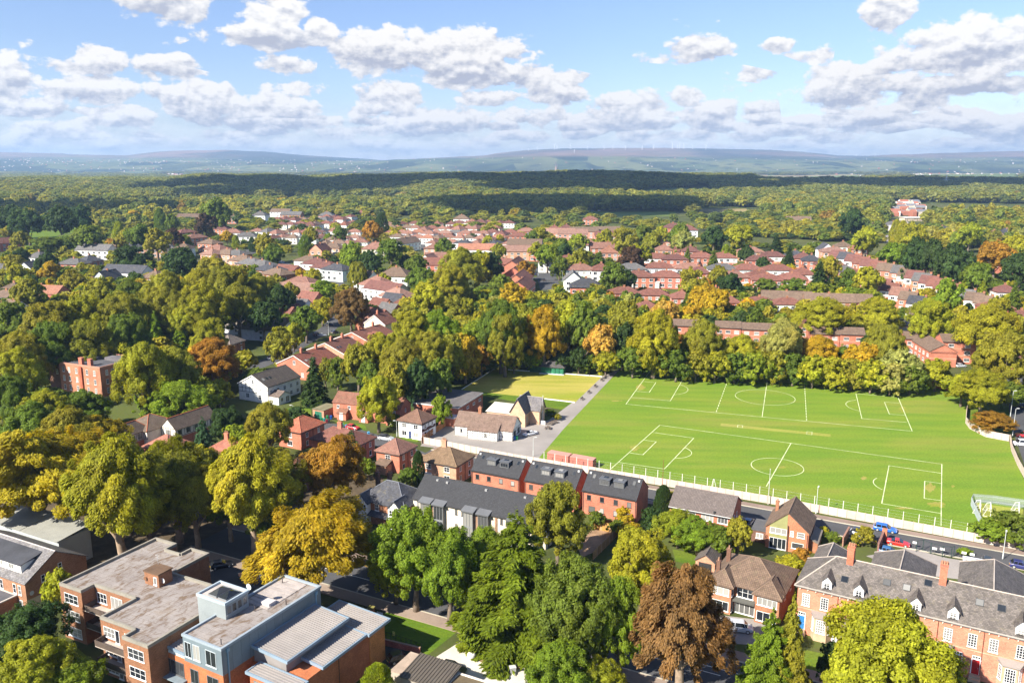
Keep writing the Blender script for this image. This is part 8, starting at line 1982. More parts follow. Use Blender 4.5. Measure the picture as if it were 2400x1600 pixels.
for a in [(1250, 700, 105, 'broad', 'go', 1.5), (1150, 690, 115, 'broad', 'g', 1.5), (1120, 700, 90, 'broad', 'yg', 1.3), (1200, 700, 90, 'broad', 'ol', 1.5), (1310, 690, 90, 'broad', 'yg', 1.6), (1345, 698, 90, 'broad', 'g', 1.7), (1380, 742, 88, 'broad', 'go2', 1.3), (1392, 806, 66, 'broad', 'yg', 0.9), (1432, 740, 62, 'broad', 'dg', 1.8), (1180, 800, 60, 'bush', 'g', 1.0), (1222, 805, 55, 'bush', 'bg', 0.9), (1330, 800, 55, 'bush', 'dg', 1.1), (1355, 815, 45, 'bush', 'g', 1.0), (1290, 810, 45, 'bush', 'dg', 1.0), (1160, 720, 100, 'broad', 'ol', 1.5), (1435, 690, 90, 'broad', 'ol', 1.5)]:
    tree(*a, zone=ZG)
for a in [(1505, 715, 125, 'broad', 'yg', 1.25), (1475, 745, 70, 'broad', 'pa', 1.4), (1555, 765, 70, 'broad', 'or', 1.0), (1618, 735, 100, 'broad', 'ol', 1.3), (1572, 790, 60, 'bush', 'g', 1.0), (1660, 780, 80, 'bush', 'ic', 0.95), (1708, 768, 105, 'broad', 'yg', 0.95), (1750, 785, 70, 'broad', 'go', 0.9), (1800, 730, 95, 'broad', 'pa', 1.4), (1838, 775, 70, 'broad', 'or', 1.1), (1882, 770, 95, 'broad', 'go', 0.95), (1935, 795, 60, 'broad', 'g', 1.0), (1985, 785, 90, 'broad', 'go', 0.95), (2035, 742, 95, 'willow', 'ol', 1.1), (2073, 800, 88, 'broad', 'pa', 1.05), (2155, 822, 78, 'broad', 'yg', 0.9), (2215, 855, 80, 'broad', 'yg', 0.9), (2262, 848, 110, 'broad', 'yg', 0.85), (2310, 760, 125, 'broad', 'ol', 1.15), (2285, 946, 95, 'bush', 'or', 0.45), (2330, 880, 70, 'bush', 'g', 0.8), (1525, 690, 80, 'broad', 'go2', 0.9), (1592, 698, 62, 'broad', 'go', 1.0), (1650, 662, 70, 'broad', 'go', 1.1), (1740, 690, 60, 'spruce', 'g', 1.3), (1892, 682, 130, 'broad', 'yg', 0.8), (2020, 682, 105, 'broad', 'yg', 0.85), (2143, 690, 100, 'broad', 'yg', 1.1), (2270, 700, 130, 'broad', 'yg', 0.95), (1585, 652, 45, 'spruce', 'g', 1.4), (1480, 812, 60, 'bush', 'g', 0.8), (1530, 820, 60, 'bush', 'dg', 0.8), (1620, 828, 60, 'bush', 'g', 0.7), (1700, 832, 60, 'bush', 'dg', 0.7), (1780, 830, 65, 'bush', 'bg', 0.8), (1850, 838, 60, 'bush', 'g', 0.7), (1920, 845, 60, 'bush', 'yg', 0.7), (2000, 850, 65, 'bush', 'g', 0.7), (2060, 862, 60, 'bush', 'bg', 0.7), (2110, 868, 50, 'bush', 'g', 0.7), (1455, 795, 75, 'bush', 'g', 1.0), (1505, 800, 75, 'bush', 'yg', 0.95), (1555, 802, 80, 'bush', 'g', 0.95), (1600, 806, 75, 'bush', 'ol', 0.95), (1645, 808, 80, 'bush', 'yg', 0.9), (1690, 810, 75, 'bush', 'g', 0.95), (1735, 812, 80, 'bush', 'ic', 0.9), (1780, 806, 80, 'bush', 'ol', 0.95), (1825, 814, 75, 'bush', 'g', 0.95), (1870, 818, 80, 'bush', 'yg', 0.9), (1915, 822, 80, 'bush', 'yg', 0.9), (1960, 826, 75, 'bush', 'ol', 0.9), (2005, 828, 80, 'bush', 'yg', 0.9), (2050, 836, 75, 'bush', 'pa', 0.9), (2095, 840, 70, 'bush', 'g', 0.9)]:
    tree(*a, zone=ZB)
for a in [(300, 640, 95, 'broad', 'g'), (230, 640, 85, 'broad', 'ol'), (380, 622, 115, 'broad', 'ol'), (452, 618, 105, 'broad', 'yg'), (525, 608, 125, 'broad', 'ol'), (592, 628, 100, 'broad', 'ol'), (642, 655, 80, 'broad', 'dg'), (100, 690, 120, 'broad', 'ol'), (192, 680, 115, 'broad', 'yg'), (282, 668, 125, 'broad', 'ol'), (372, 658, 120, 'broad', 'ol'), (452, 655, 125, 'broad', 'yg'), (542, 650, 115, 'broad', 'ol'), (602, 690, 85, 'broad', 'dg'), (40, 760, 115, 'broad', 'ol'), (120, 742, 115, 'broad', 'g'), (202, 738, 115, 'broad', 'ol'), (292, 718, 115, 'broad', 'g'), (352, 714, 62, 'spruce', 'bg', 1.6), (412, 722, 55, 'spruce', 'bg', 1.6), (425, 690, 100, 'broad', 'yg'), (475, 730, 95, 'broad', 'yg'), (30, 805, 120, 'broad', 'yg'), (20, 860, 110, 'broad', 'g'), (100, 900, 120, 'broad', 'yg', 0.8), (190, 900, 110, 'broad', 'g', 0.8), (70, 922, 140, 'broad', 'g'), (150, 938, 150, 'beech', 'ol'), (235, 955, 130, 'beech', 'og'), (320, 782, 135, 'broad', 'yg', 1.3), (395, 800, 115, 'broad', 'ol', 1.2), (485, 778, 135, 'beech', 'or', 0.88), (400, 878, 140, 'bush', 'bg', 0.7), (470, 878, 80, 'bush', 'ic', 0.9), (500, 872, 70, 'broad', 'yg', 0.9), (345, 890, 80, 'bush', 'bg', 0.8), (700, 700, 78, 'broad', 'g'), (738, 682, 60, 'broad', 'yg'), (803, 664, 95, 'broad', 'co', 1.05), (640, 752, 75, 'broad', 'ol', 1.3), (672, 742, 50, 'broad', 'yg', 1.3), (655, 650, 36, 'spruce', 'bl', 1.4), (690, 735, 50, 'bush', 'ic', 0.8), (590, 845, 60, 'bush', 'g', 0.9), (20, 690, 90, 'broad', 'g'), (60, 640, 70, 'broad', 'ol')]:
    tree(*a, zone=ZL)
for a in [(807, 554, 64, 'broad', 'bg'), (898, 546, 68, 'broad', 'g'), (853, 505, 52, 'broad', 'or', 1.2), (876, 490, 30, 'column', 'dg', 1.9), (850, 575, 60, 'broad', 'dg'), (955, 586, 58, 'broad', 'g'), (968, 612, 75, 'broad', 'g'), (1058, 568, 112, 'broad', 'ol', 1.0), (1100, 575, 80, 'broad', 'yg', 1.1), (1035, 608, 105, 'broad', 'yg', 1.0), (1130, 580, 62, 'broad', 'dg', 1.3), (985, 648, 92, 'broad', 'yg'), (1050, 678, 75, 'broad', 'ol'), (1152, 628, 62, 'broad', 'g'), (1175, 650, 70, 'broad', 'go'), (820, 602, 48, 'willow', 'ol', 1.4), (718, 615, 42, 'broad', 'yg'), (690, 618, 36, 'broad', 'go'), (700, 540, 30, 'column', 'g', 1.7), (610, 535, 60, 'broad', 'ol'), (625, 560, 52, 'broad', 'g'), (712, 520, 40, 'broad', 'ol', 1.3), (780, 520, 40, 'broad', 'g'), (755, 535, 26, 'broad', 'bg'), (930, 585, 45, 'bush', 'dg'), (1020, 545, 50, 'broad', 'g'), (1120, 540, 30, 'broad', 'yg'), (1145, 560, 40, 'broad', 'ol'), (665, 650, 50, 'broad', 'ol'), (735, 645, 70, 'bush', 'bg', .8), (880, 628, 40, 'broad', 'yg')]:
    tree(*a, zone='on the middle streets')
for a in [(1258, 560, 60, 'broad', 'bg'), (1288, 545, 55, 'broad', 'g'), (1295, 560, 50, 'broad', 'dg'), (1330, 535, 48, 'broad', 'ic'), (1222, 530, 40, 'broad', 'g'), (1240, 520, 40, 'broad', 'yg'), (1330, 570, 60, 'broad', 'ol'), (1378, 575, 55, 'spruce', 'g', 1.0), (1450, 565, 70, 'broad', 'pu', 1.0), (1465, 560, 66, 'broad', 'yg', 1.0), (1285, 588, 50, 'broad', 'g'), (1410, 600, 70, 'broad', 'g', 1.3), (1440, 620, 50, 'broad', 'dg', 1.2), (1580, 565, 26, 'spruce', 'g', 2.0), (1640, 570, 40, 'spruce', 'g', 1.5), (1668, 562, 24, 'column', 'ic', 2.0), (1715, 565, 45, 'broad', 'dg', 1.1), (1590, 615, 75, 'broad', 'ol'), (1650, 610, 50, 'broad', 'ol'), (1680, 628, 60, 'broad', 'dg', 1.0), (1640, 520, 65, 'broad', 'dg', 1.0), (1500, 530, 50, 'broad', 'ol'), (1570, 530, 55, 'broad', 'pa'), (1435, 520, 65, 'broad', 'ol'), (1390, 525, 40, 'broad', 'yg'), (1700, 515, 80, 'broad', 'yg', .8), (1560, 515, 60, 'broad', 'g'), (1480, 515, 50, 'broad', 'g'), (1755, 590, 40, 'broad', 'dg'), (1618, 650, 70, 'broad', 'go'), (1520, 520, 40, 'broad', 'yg'), (1230, 555, 40, 'broad', 'yg'), (1205, 600, 50, 'broad', 'or')]:
    tree(*a, zone=ZS)
for a in [(1785, 535, 50, 'spruce', 'dg', 1.2), (1815, 560, 40, 'spruce', 'dg', 1.6), (1885, 595, 65, 'spruce', 'dg', 1.4), (1905, 585, 55, 'broad', 'ol', 1.4), (1955, 615, 50, 'broad', 'g'), (1995, 610, 70, 'broad', 'yg', 1.1), (2060, 555, 75, 'broad', 'bg', 1.0), (2105, 545, 60, 'broad', 'dg', 1.7), (2145, 545, 60, 'broad', 'dg', 1.8), (2195, 560, 75, 'broad', 'dg', 1.4), (2290, 555, 85, 'broad', 'or', 1.0), (2350, 580, 80, 'broad', 'dg'), (2250, 600, 70, 'broad', 'g'), (2180, 640, 65, 'broad', 'bg', 1.4), (2225, 620, 40, 'spruce', 'ic', 1.5), (2260, 640, 34, 'spruce', 'ic', 1.5), (2335, 640, 40, 'spruce', 'g', 2.0), (2100, 510, 60, 'broad', 'yg'), (1990, 520, 60, 'broad', 'yg'), (2060, 505, 24, 'column', 'yg', 2.2), (2075, 507, 24, 'column', 'yg', 2.2), (2230, 510, 55, 'broad', 'ic'), (2340, 540, 70, 'broad', 'yg'), (1960, 480, 60, 'broad', 'dg'), (1880, 650, 60, 'bush', 'ic', .8), (1760, 640, 60, 'bush', 'g', .6), (1830, 640, 60, 'bush', 'g', .6), (1960, 660, 60, 'bush', 'bg', .7), (2000, 665, 50, 'bush', 'ic', .8), (2300, 680, 60, 'broad', 'yg'), (2340, 720, 80, 'broad', 'ol')]:
    tree(*a, zone=Z4)
for a in [(200, 515, 75, 'broad', 'g', .9), (270, 510, 24, 'column', 'ic', 2.2), (285, 525, 50, 'broad', 'ol'), (320, 515, 60, 'broad', 'g'), (358, 525, 60, 'broad', 'ol'), (365, 478, 24, 'column', 'g', 2.4), (392, 490, 34, 'broad', 'g', 1.6), (425, 540, 34, 'broad', 'g'), (495, 455, 66, 'broad', 'g', 1.2), (300, 562, 85, 'broad', 'dg', .8), (412, 568, 80, 'broad', 'dg', 1.1), (490, 590, 90, 'broad', 'ol', .9), (110, 600, 50, 'broad', 'go'), (40, 605, 50, 'broad', 'yg'), (105, 580, 55, 'broad', 'dg'), (160, 620, 50, 'broad', 'ol'), (15, 520, 30, 'broad', 'ol'), (45, 530, 40, 'broad', 'ol'), (135, 475, 70, 'broad', 'dg'), (60, 480, 80, 'broad', 'dg', .9), (20, 470, 60, 'broad', 'dg'), (180, 470, 60, 'broad', 'dg'), (40, 570, 50, 'broad', 'dg'), (30, 585, 60, 'bush', 'ol'), (345, 535, 30, 'spruce', 'dg', 1.6), (395, 525, 50, 'broad', 'pu'), (470, 490, 50, 'broad', 'pu'), (520, 530, 30, 'broad', 'go'), (540, 540, 16, 'column', 'ic', 1.8), (578, 545, 16, 'column', 'dg', 2.0), (560, 550, 22, 'bush', 'bg'), (100, 545, 80, 'bush', 'g', .5), (160, 540, 70, 'bush', 'g', .5)]:
    tree(*a, zone='by the far sports ground')

# ------------------------------------------------------------------ trees beyond counting: undergrowth between the named trees and the far woods
def inside(px, py, poly):
    res = np.zeros(len(px), bool); n = len(poly)
    for i in range(n):
        x0, y0 = poly[i]; x1, y1 = poly[(i + 1) % n]
        c = ((y0 > py) != (y1 > py)) & (px < (x1 - x0) * (py - y0) / ((y1 - y0) if y1 != y0 else 1e-9) + x0)
        res ^= c
    return res

def far_trees():
    rg = np.random.default_rng(5); X, Y, Sz = [], [], []
    D = 205.0
    while D < 8300:
        s = max(6.5, D / 85.0)
        w = D * 0.68 + 40; n = int(2 * w / s)
        x = -w + (np.arange(n) + rg.uniform(-0.45, 0.45, n)) * s
        X.append(x); Y.append(D + rg.uniform(-0.4, 0.4, n) * s); Sz.append(np.full(n, s)); D += s * 0.95
    X, Y, Sz = np.concatenate(X), np.concatenate(Y), np.concatenate(Sz)
    zt = TZ(X, Y) - CAMZ; f = Y * CP - zt * SP; u = Y * SP + zt * CP
    px = (1200 + FPX * X / f) * 0.98; py = (800 - FPX * u / f) * 0.98
    prob = np.zeros(len(X))
    low = noise2(X, Y)
    def put(poly, p):
        prob[inside(px, py, poly)] = p
    # far plain: woods thinning to fields
    prob[(py < 500)] = 0.93
    far = Y > 3300; prob[far] = np.where(low[far] > 0.55, 0.8, 0.10)
    vfar = Y > 5200; prob[vfar] = np.where(low[vfar] > 0.60, 0.6, 0.05)
    prob[(Y > 1500) & (Y <= 3300)] = np.where(low[(Y > 1500) & (Y <= 3300)] > 0.24, 0.9, 0.3)
    # right: wooded valley down to the estate
    put([(1500, 440), (2352, 420), (2352, 560), (2200, 575), (2030, 560), (1900, 555), (1650, 540), (1440, 520)], 0.95)
    put([(2020, 480), (2352, 510), (2352, 535), (2060, 545)], 0.35)
    # estates: scattered garden trees
    put([(400, 500), (1650, 490), (1700, 560), (2352, 600), (2352, 700), (1450, 690), (950, 680), (640, 690), (600, 600), (390, 570)], 0.15)
    put([(520, 500), (1170, 505), (1170, 575), (560, 590)], 0.16)
    put([(0, 470), (420, 470), (440, 560), (330, 620), (0, 640)], 0.28); put([(0, 640), (120, 640), (130, 720), (0, 740)], 0.3)
    # left wood
    put([(0, 640), (330, 620), (640, 640), (700, 720), (640, 800), (570, 860), (470, 930), (260, 960), (220, 1010), (0, 1120)], 0.9)
    put([(0, 1000), (250, 1050), (470, 1080), (700, 1100), (830, 1130), (850, 1240), (560, 1290), (470, 1270), (330, 1230), (0, 1180)], 0.95)
    # wood round the bowling green and behind the pitches
    put([(860, 690), (1440, 690), (1440, 820), (1230, 835), (1130, 850), (1060, 885), (990, 890), (880, 860), (830, 800)], 0.9)
    put([(1440, 740), (2060, 770), (2120, 850), (2100, 872), (1440, 828)], 0.75)
    put([(1440, 690), (2352, 700), (2352, 780), (1440, 745)], 0.35)
    put([(1060, 690), (1450, 680), (1440, 740), (1060, 740)], 0.85)
    # open places
    for q in ([(380, 458), (920, 458), (920, 474), (380, 470)], [(1455, 438), (1630, 430), (1640, 450), (1455, 462)], [(1340, 486), (1590, 486), (1590, 506), (1340, 506)], [(1600, 475), (1755, 478), (1755, 500), (1600, 500)],
              [(50, 515), (200, 520), (200, 560), (40, 585)], [(1735, 404), (1990, 402), (1990, 420), (1735, 420)], [(2085, 398), (2352, 396), (2352, 420), (2085, 412)], [(2040, 465), (2130, 465), (2130, 545), (2040, 545)], [(2130, 465), (2370, 470), (2370, 500), (2130, 500)]):
        put(q, 0.0)
    prob[py > 1200] = 0.0
    keep = rg.random(len(X)) < prob
    X, Y, Sz, low = X[keep], Y[keep], Sz[keep], low[keep]
    ok = np.ones(len(X), bool)
    for (hx, hy, r) in HOUSES:
        ok &= (X - hx) ** 2 + (Y - hy) ** 2 > (r + Sz * 0.35) ** 2
    for o in bpy.data.objects:     # and off the streets and big buildings
        if o.name.split('.')[0] in ('road', 'car_park', 'playing_field', 'bowling_green'):
            co = np.array([v.co[:] for v in o.data.vertices])
            for pl in o.data.polygons:
                q = co[list(pl.vertices)][:, :2]; c = q.mean(0); q = c + (q - c) * 1.0
                e = np.array(q); ok &= ~inside(X, Y, [tuple(p) for p in e])
    for nm in ('institution', 'timbered_home', 'grey_hipped_house', 'timbered_house', 'lane_house', 'brick_terrace', 'flat_hall', 'cream_house', 'brick_flats', 'white_house', 'corner_house', 'red_roofed_house', 'red_roofed_semi', 'green_pavilion', 'groundsman_hut', 'flat_annexe'):
        for o in bpy.data.objects:
            if o.type == 'EMPTY' and o.name.split('.')[0] == nm:
                lx = [c for c in o.children if c.name.split('.')[0] in ('wall', 'rear_wing', 'front_wing', 'side_wing')]
                for c in lx:
                    bb = [o.matrix_basis @ Vector(v) for v in c.bound_box]; cx = sum(v.x for v in bb) / 8; cyy = sum(v.y for v in bb) / 8; r = max((Vector((v.x - cx, v.y - cyy)).length for v in bb)) * 0.95
                    ok &= (X - cx) ** 2 + (Y - cyy) ** 2 > (r + 3.0) ** 2
                    # keep the view of the building open towards the camera
                    dv = np.hypot(cx, cyy); tx, ty = -cx / dv, -cyy / dv; rel = (X - cx) * tx + (Y - cyy) * ty; lat = np.abs(-(X - cx) * ty + (Y - cyy) * tx)
                    ok &= ~((rel > 0) & (rel < r + 34) & (lat < r * 0.9)); rel = (X - cx) * SUN_DIR.x / 0.8 + (Y - cyy) * SUN_DIR.y / 0.8; lat = np.abs(-(X - cx) * SUN_DIR.y / 0.8 + (Y - cyy) * SUN_DIR.x / 0.8); ok &= ~((rel > 0) & (rel < r + 16) & (lat < r))
    X, Y, Sz, low = X[ok], Y[ok], Sz[ok], low[ok]
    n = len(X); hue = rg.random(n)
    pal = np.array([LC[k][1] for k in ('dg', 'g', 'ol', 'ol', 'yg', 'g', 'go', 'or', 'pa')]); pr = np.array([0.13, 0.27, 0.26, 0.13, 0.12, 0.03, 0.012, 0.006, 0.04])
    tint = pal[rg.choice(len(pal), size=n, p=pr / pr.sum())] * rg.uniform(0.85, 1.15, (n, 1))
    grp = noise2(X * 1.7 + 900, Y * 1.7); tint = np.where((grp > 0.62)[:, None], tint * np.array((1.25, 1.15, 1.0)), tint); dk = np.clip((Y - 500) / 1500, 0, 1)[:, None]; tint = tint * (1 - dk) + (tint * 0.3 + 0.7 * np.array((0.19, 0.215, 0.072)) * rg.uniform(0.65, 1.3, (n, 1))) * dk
    wd = Sz * rg.uniform(0.9, 1.9, n) / 9.2; ht = np.clip(Sz * rg.uniform(0.7, 1.6, n), 4, 27) / 10.0
    ht = np.where(Y > 1200, np.clip(ht, 0.8, 2.0), ht); est = inside((1200 + FPX * X / (Y * CP + CAMZ * SP)) * 0.98, (800 - FPX * (Y * SP - CAMZ * CP) / (Y * CP + CAMZ * SP)) * 0.98, [(400, 495), (1700, 490), (2352, 600), (2352, 700), (950, 690), (390, 600)]); ht = np.where(est, ht * 0.65, ht); lf = (Y < 900) & (X < -150) & (Y > 560); ht = np.where(lf, ht * 0.75, ht)
    return X, Y, wd, ht, tint, rg.integers(0, 4, n), rg.uniform(0, 6.28, n)

def noise2(x, y):
    v = np.sin(x * 0.0031 + 1.3) * np.cos(y * 0.0027 + 0.4) + 0.6 * np.sin(x * 0.0083 + y * 0.0051) + 0.4 * np.sin(x * 0.019 - y * 0.013 + 2.0) + 0.3 * np.cos(x * 0.041 + y * 0.033)
    return 0.5 + v * 0.25

def scatter(name, data, label):
    X, Y, wd, ht, tint, idx, rot = data; n = len(X)
    me = bpy.data.meshes.new(name); me.vertices.add(n)
    me.vertices.foreach_set('co', np.stack([X, Y, TZ(X, Y)], 1).ravel().astype(np.float32))
    for nm, ty, val in (('scl', 'FLOAT_VECTOR', np.stack([wd, wd, ht], 1)), ('rot', 'FLOAT_VECTOR', np.stack([0 * rot, 0 * rot, rot], 1))):
        at = me.attributes.new(nm, ty, 'POINT'); at.data.foreach_set('vector', val.ravel().astype(np.float32))
    at = me.attributes.new('tint', 'FLOAT_COLOR', 'POINT'); at.data.foreach_set('color', np.concatenate([tint, np.ones((n, 1))], 1).ravel().astype(np.float32))
    at = me.attributes.new('idx', 'INT', 'POINT'); at.data.foreach_set('value', idx.astype(np.int32))
    o = stuff(ob(name, me), label, 'woodland')
    lib = bpy.data.collections.new('woodland_models')
    for i in range(4):
        m = crown_broad(200 + i, 620, 1.55, nl=6, mat=M['leaf_far'], low=0.3) if i < 3 else crown_broad(204, 560, 1.35, nl=5, mat=M['leaf_far'], low=0.3)
        lib.objects.link(bpy.data.objects.new('woodland_model', m))
    ng = bpy.data.node_groups.new('woodland_scatter', 'GeometryNodeTree')
    ng.interface.new_socket('Geometry', in_out='INPUT', socket_type='NodeSocketGeometry'); ng.interface.new_socket('Geometry', in_out='OUTPUT', socket_type='NodeSocketGeometry')
    gi = ng.nodes.new('NodeGroupInput'); go = ng.nodes.new('NodeGroupOutput'); ip = ng.nodes.new('GeometryNodeInstanceOnPoints'); ci = ng.nodes.new('GeometryNodeCollectionInfo')
    ci.inputs['Collection'].default_value = lib; ci.inputs['Separate Children'].default_value = True; ci.inputs['Reset Children'].default_value = True
    def attr(nm, ty):
        a = ng.nodes.new('GeometryNodeInputNamedAttribute'); a.data_type = ty; a.inputs['Name'].default_value = nm; return a.outputs['Attribute']
    ng.links.new(gi.outputs[0], ip.inputs['Points']); ng.links.new(ci.outputs[0], ip.inputs['Instance']); ip.inputs['Pick Instance'].default_value = True
    ng.links.new(attr('idx', 'INT'), ip.inputs['Instance Index']); ng.links.new(attr('scl', 'FLOAT_VECTOR'), ip.inputs['Scale'])
    e2r = ng.nodes.new('FunctionNodeEulerToRotation'); ng.links.new(attr('rot', 'FLOAT_VECTOR'), e2r.inputs[0]); ng.links.new(e2r.outputs[0], ip.inputs['Rotation'])
    ng.links.new(ip.outputs[0], go.inputs[0])
    md = o.modifiers.new('scatter', 'NODES'); md.node_group = ng
    return o
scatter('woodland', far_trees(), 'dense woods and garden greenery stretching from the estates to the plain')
# ------------------------------------------------------------------ far landmarks
def stone_tower():
    p = PT('R3', 405, 275)
    D = p.y; hpx = 118 / 3.92; h = hpx * D / FPX; w = 26 / 3.92 * D / FPX
    r = empty('stone_tower', p); tag(r, 'tall tapering tower above the dark woods with scaffolded top', 'tower')
    ob('shaft', MB().loft([[(math.cos(a) * w * q / 2, math.sin(a) * w * q / 2, z) for a in np.linspace(0, 6.283, 12, endpoint=False)] for q, z in ((1.1, -2), (0.95, h * 0.3), (0.8, h * 0.6), (0.78, h * 0.62))]).mesh('shaft', M['concrete']), r, color=(0.30, 0.22, 0.18))
    for dx, hh in ((-0.3, 1.0), (0.0, 0.92), (0.32, 0.86)):
        ob('mast', MB().tube([(dx * w, 0, h * 0.6), (dx * w, 0, h * hh)], w * 0.09, 6).mesh('mast', M['paint']), r, color=(0.16, 0.14, 0.14))
    ob('platform', MB().box(-w * 0.42, -w * 0.42, h * 0.62, w * 0.42, w * 0.42, h * 0.72).mesh('platform', M['paint']), r, color=(0.18, 0.16, 0.16))
stone_tower()

def hall():
    A = PT('R3', 820, 408); D = A.y; m = D / FPX / 3.92
    r = empty('stone_hall', A); tag(r, 'long pale stone mansion with domed centre in the dark park', 'mansion')
    ob('main_block', MB().box(0, 0, 0, 210 * m, 30, 42 * m).mesh('main_block', M['concrete']), r, color=(0.42, 0.34, 0.26))
    ob('roof', MB().loft([[(-2, -2, 42 * m), (210 * m + 2, -2, 42 * m), (210 * m + 2, 32, 42 * m), (-2, 32, 42 * m)], [(12 * m, 10, 56 * m), (190 * m, 10, 56 * m), (190 * m, 20, 56 * m), (12 * m, 20, 56 * m)]]).mesh('roof', M['slate']), r, color=(0.42, 0.42, 0.42))
    ob('wing', MB().box(205 * m, 4, 0, 325 * m, 24, 20 * m).mesh('wing', M['brick']), r, color=(0.42, 0.22, 0.15)); ob('wing', MB().box(-75 * m, 4, 0, -2, 24, 24 * m).mesh('wing', M['concrete']), r, color=(0.40, 0.30, 0.22))
    for i in range(9): ob('window', MB().box(12 * m + i * 21 * m, -0.6, 10 * m, 20 * m + i * 21 * m, -0.05, 30 * m).mesh('window', M['glass']), r)
    for i in range(8): ob('window', MB().box(212 * m + i * 14 * m, 3.4, 5 * m, 219 * m + i * 14 * m, 3.95, 15 * m).mesh('window', M['frame']), r, color=FW)
    for i in range(5): ob('chimney', MB().box(20 * m + i * 42 * m, 12, 52 * m, 27 * m + i * 42 * m, 17, 64 * m).mesh('chimney', M['concrete']), r, color=(0.4, 0.32, 0.25))
hall()
A = PT('R3', 1448, 372); m = A.y / FPX / 3.92; r = empty('temple_folly', A); tag(r, 'small white round folly on the park ridge', 'folly')
ob('drum', MB().tube([(0, 0, 0), (0, 0, 30 * m)], 9 * m, 14).mesh('drum', M['render']), r, color=(0.7, 0.7, 0.66)); ob('dome', MB().tube([(0, 0, 30 * m), (0, 0, 36 * m), (0, 0, 42 * m)], [10 * m, 8 * m, 2 * m], 14).mesh('dome', M['metal']), r, color=(0.45, 0.5, 0.5))

# wind turbines on the moor
TB_ = []
for i, (t, x, y, s) in enumerate((('R3', 145, 65, 34), ('R3', 222, 45, 36), ('R3', 372, 45, 50), ('R3', 394, 60, 40), ('R3', 510, 70, 48), ('R3', 545, 108, 30), ('R3', 660, 60, 40), ('R3', 806, 65, 44), ('R3', 884, 58, 44), ('R3', 992, 68, 46), ('R3', 1140, 56, 44), ('R3', 1240, 55, 46), ('R3', 1404, 60, 54), ('R3', 1450, 60, 40), ('R3', 1467, 56, 40), ('R3', 1504, 66, 44), ('R3', 1580, 72, 42), ('R3', 1698, 84, 54), ('R4', 668, 95, 24), ('R4', 832, 95, 24), ('R4', 1128, 85, 24), ('R4', 762, 135, 22))):
    px, py = PX(t, x, y); D = 14100.0 if i != 5 else 12600.0
    if i == 21: D = 12000.0
    X = (px - 1200) / FPX * D / CP; z0 = hill_z(X, D); m = D / FPX / 3.92; h = s * m * 0.8
    r = empty('wind_turbine', (X, D, z0 - 3)); queue_label(r, 'white wind turbine on the far moor skyline', 'wind turbine', 'wind turbines')
    ob('tower', cached('wtt', lambda: MB().tube([(0, 0, 0), (0, 0, 1.0)], [0.06, 0.04], 8).mesh('tower', M['paint'])), r, color=(0.85, 0.85, 0.85), scale=(h, h, h + 3)); hub = ob('hub', cached('wth', lambda: MB().box(-0.03, -0.05, 0.98, 0.03, 0.06, 1.04).mesh('hub', M['paint'])), r, color=(0.85, 0.85, 0.85), scale=(h, h, h + 3))
    a0 = random.uniform(0, 2.09)
    for q in range(3):
        ob('blade', cached('wtb', lambda: MB().loft([[(-0.02, 0, 0), (0.02, 0, 0), (0.02, 0.012, 0), (-0.02, 0.012, 0)], [(-0.028, 0, 0.15), (0.018, 0, 0.15), (0.018, 0.01, 0.15), (-0.028, 0.01, 0.15)], [(-0.006, 0, 0.56), (0.006, 0, 0.56), (0.006, 0.006, 0.56), (-0.006, 0.006, 0.56)]]).mesh('blade', M['paint'])), r, (0, -0.07 * h, 1.01 * (h + 3)), color=(0.85, 0.85, 0.85), scale=(h, h, h), rot=(0, a0 + q * 2.094, 0))

# pylons
def pylon(t, x, y, hp, label):
    p = PT(t, x, y); m = p.y / FPX / 3.92; h = hp * m; r = empty('pylon', p); tag(r, label, 'pylon', 'electricity pylons'); w = h * 0.13; mb = MB()
    for sx in (-1, 1):
        for sy in (-1, 1): mb.tube([(sx * w, sy * w, 0), (sx * w * 0.35, sy * w * 0.35, h * 0.6), (sx * w * 0.12, sy * w * 0.12, h)], h * 0.011, 4)
    for k in range(7):
        z0, z1 = h * k / 7, h * (k + 1) / 7; f0, f1 = (1 - 1.05 * z0 / h) if z0 < h * .6 else .3, (1 - 1.05 * z1 / h) if z1 < h * .6 else .2
        mb.tube([(-w * f0, -w * f0, z0), (w * f1, -w * f1, z1)], h * 0.007, 4); mb.tube([(w * f0, -w * f0, z0), (-w * f1, -w * f1, z1)], h * 0.007, 4)
    ob('lattice', mb.mesh('lattice', M['steel']), r)
    for z, l in ((0.62, 0.20), (0.76, 0.24), (0.90, 0.17)): ob('cross_arm', MB().tube([(-h * l, 0, h * z), (0, 0, h * z + h * 0.03), (h * l, 0, h * z)], h * 0.009, 4).mesh('cross_arm', M['steel']), r)
pylon('R4', 1630, 400, 120, 'lattice pylon standing above the far right woods'); pylon('R4', 842, 330, 50, 'small far pylon before the bright field'); pylon('R2', 1592, 245, 40, 'tiny pylon on the plain below the middle hills'); pylon('R3', 640, 300, 46, 'slim far pylon behind the tower wood'); pylon('R3', 2066, 255, 42, 'far pylon on the plain right of centre')

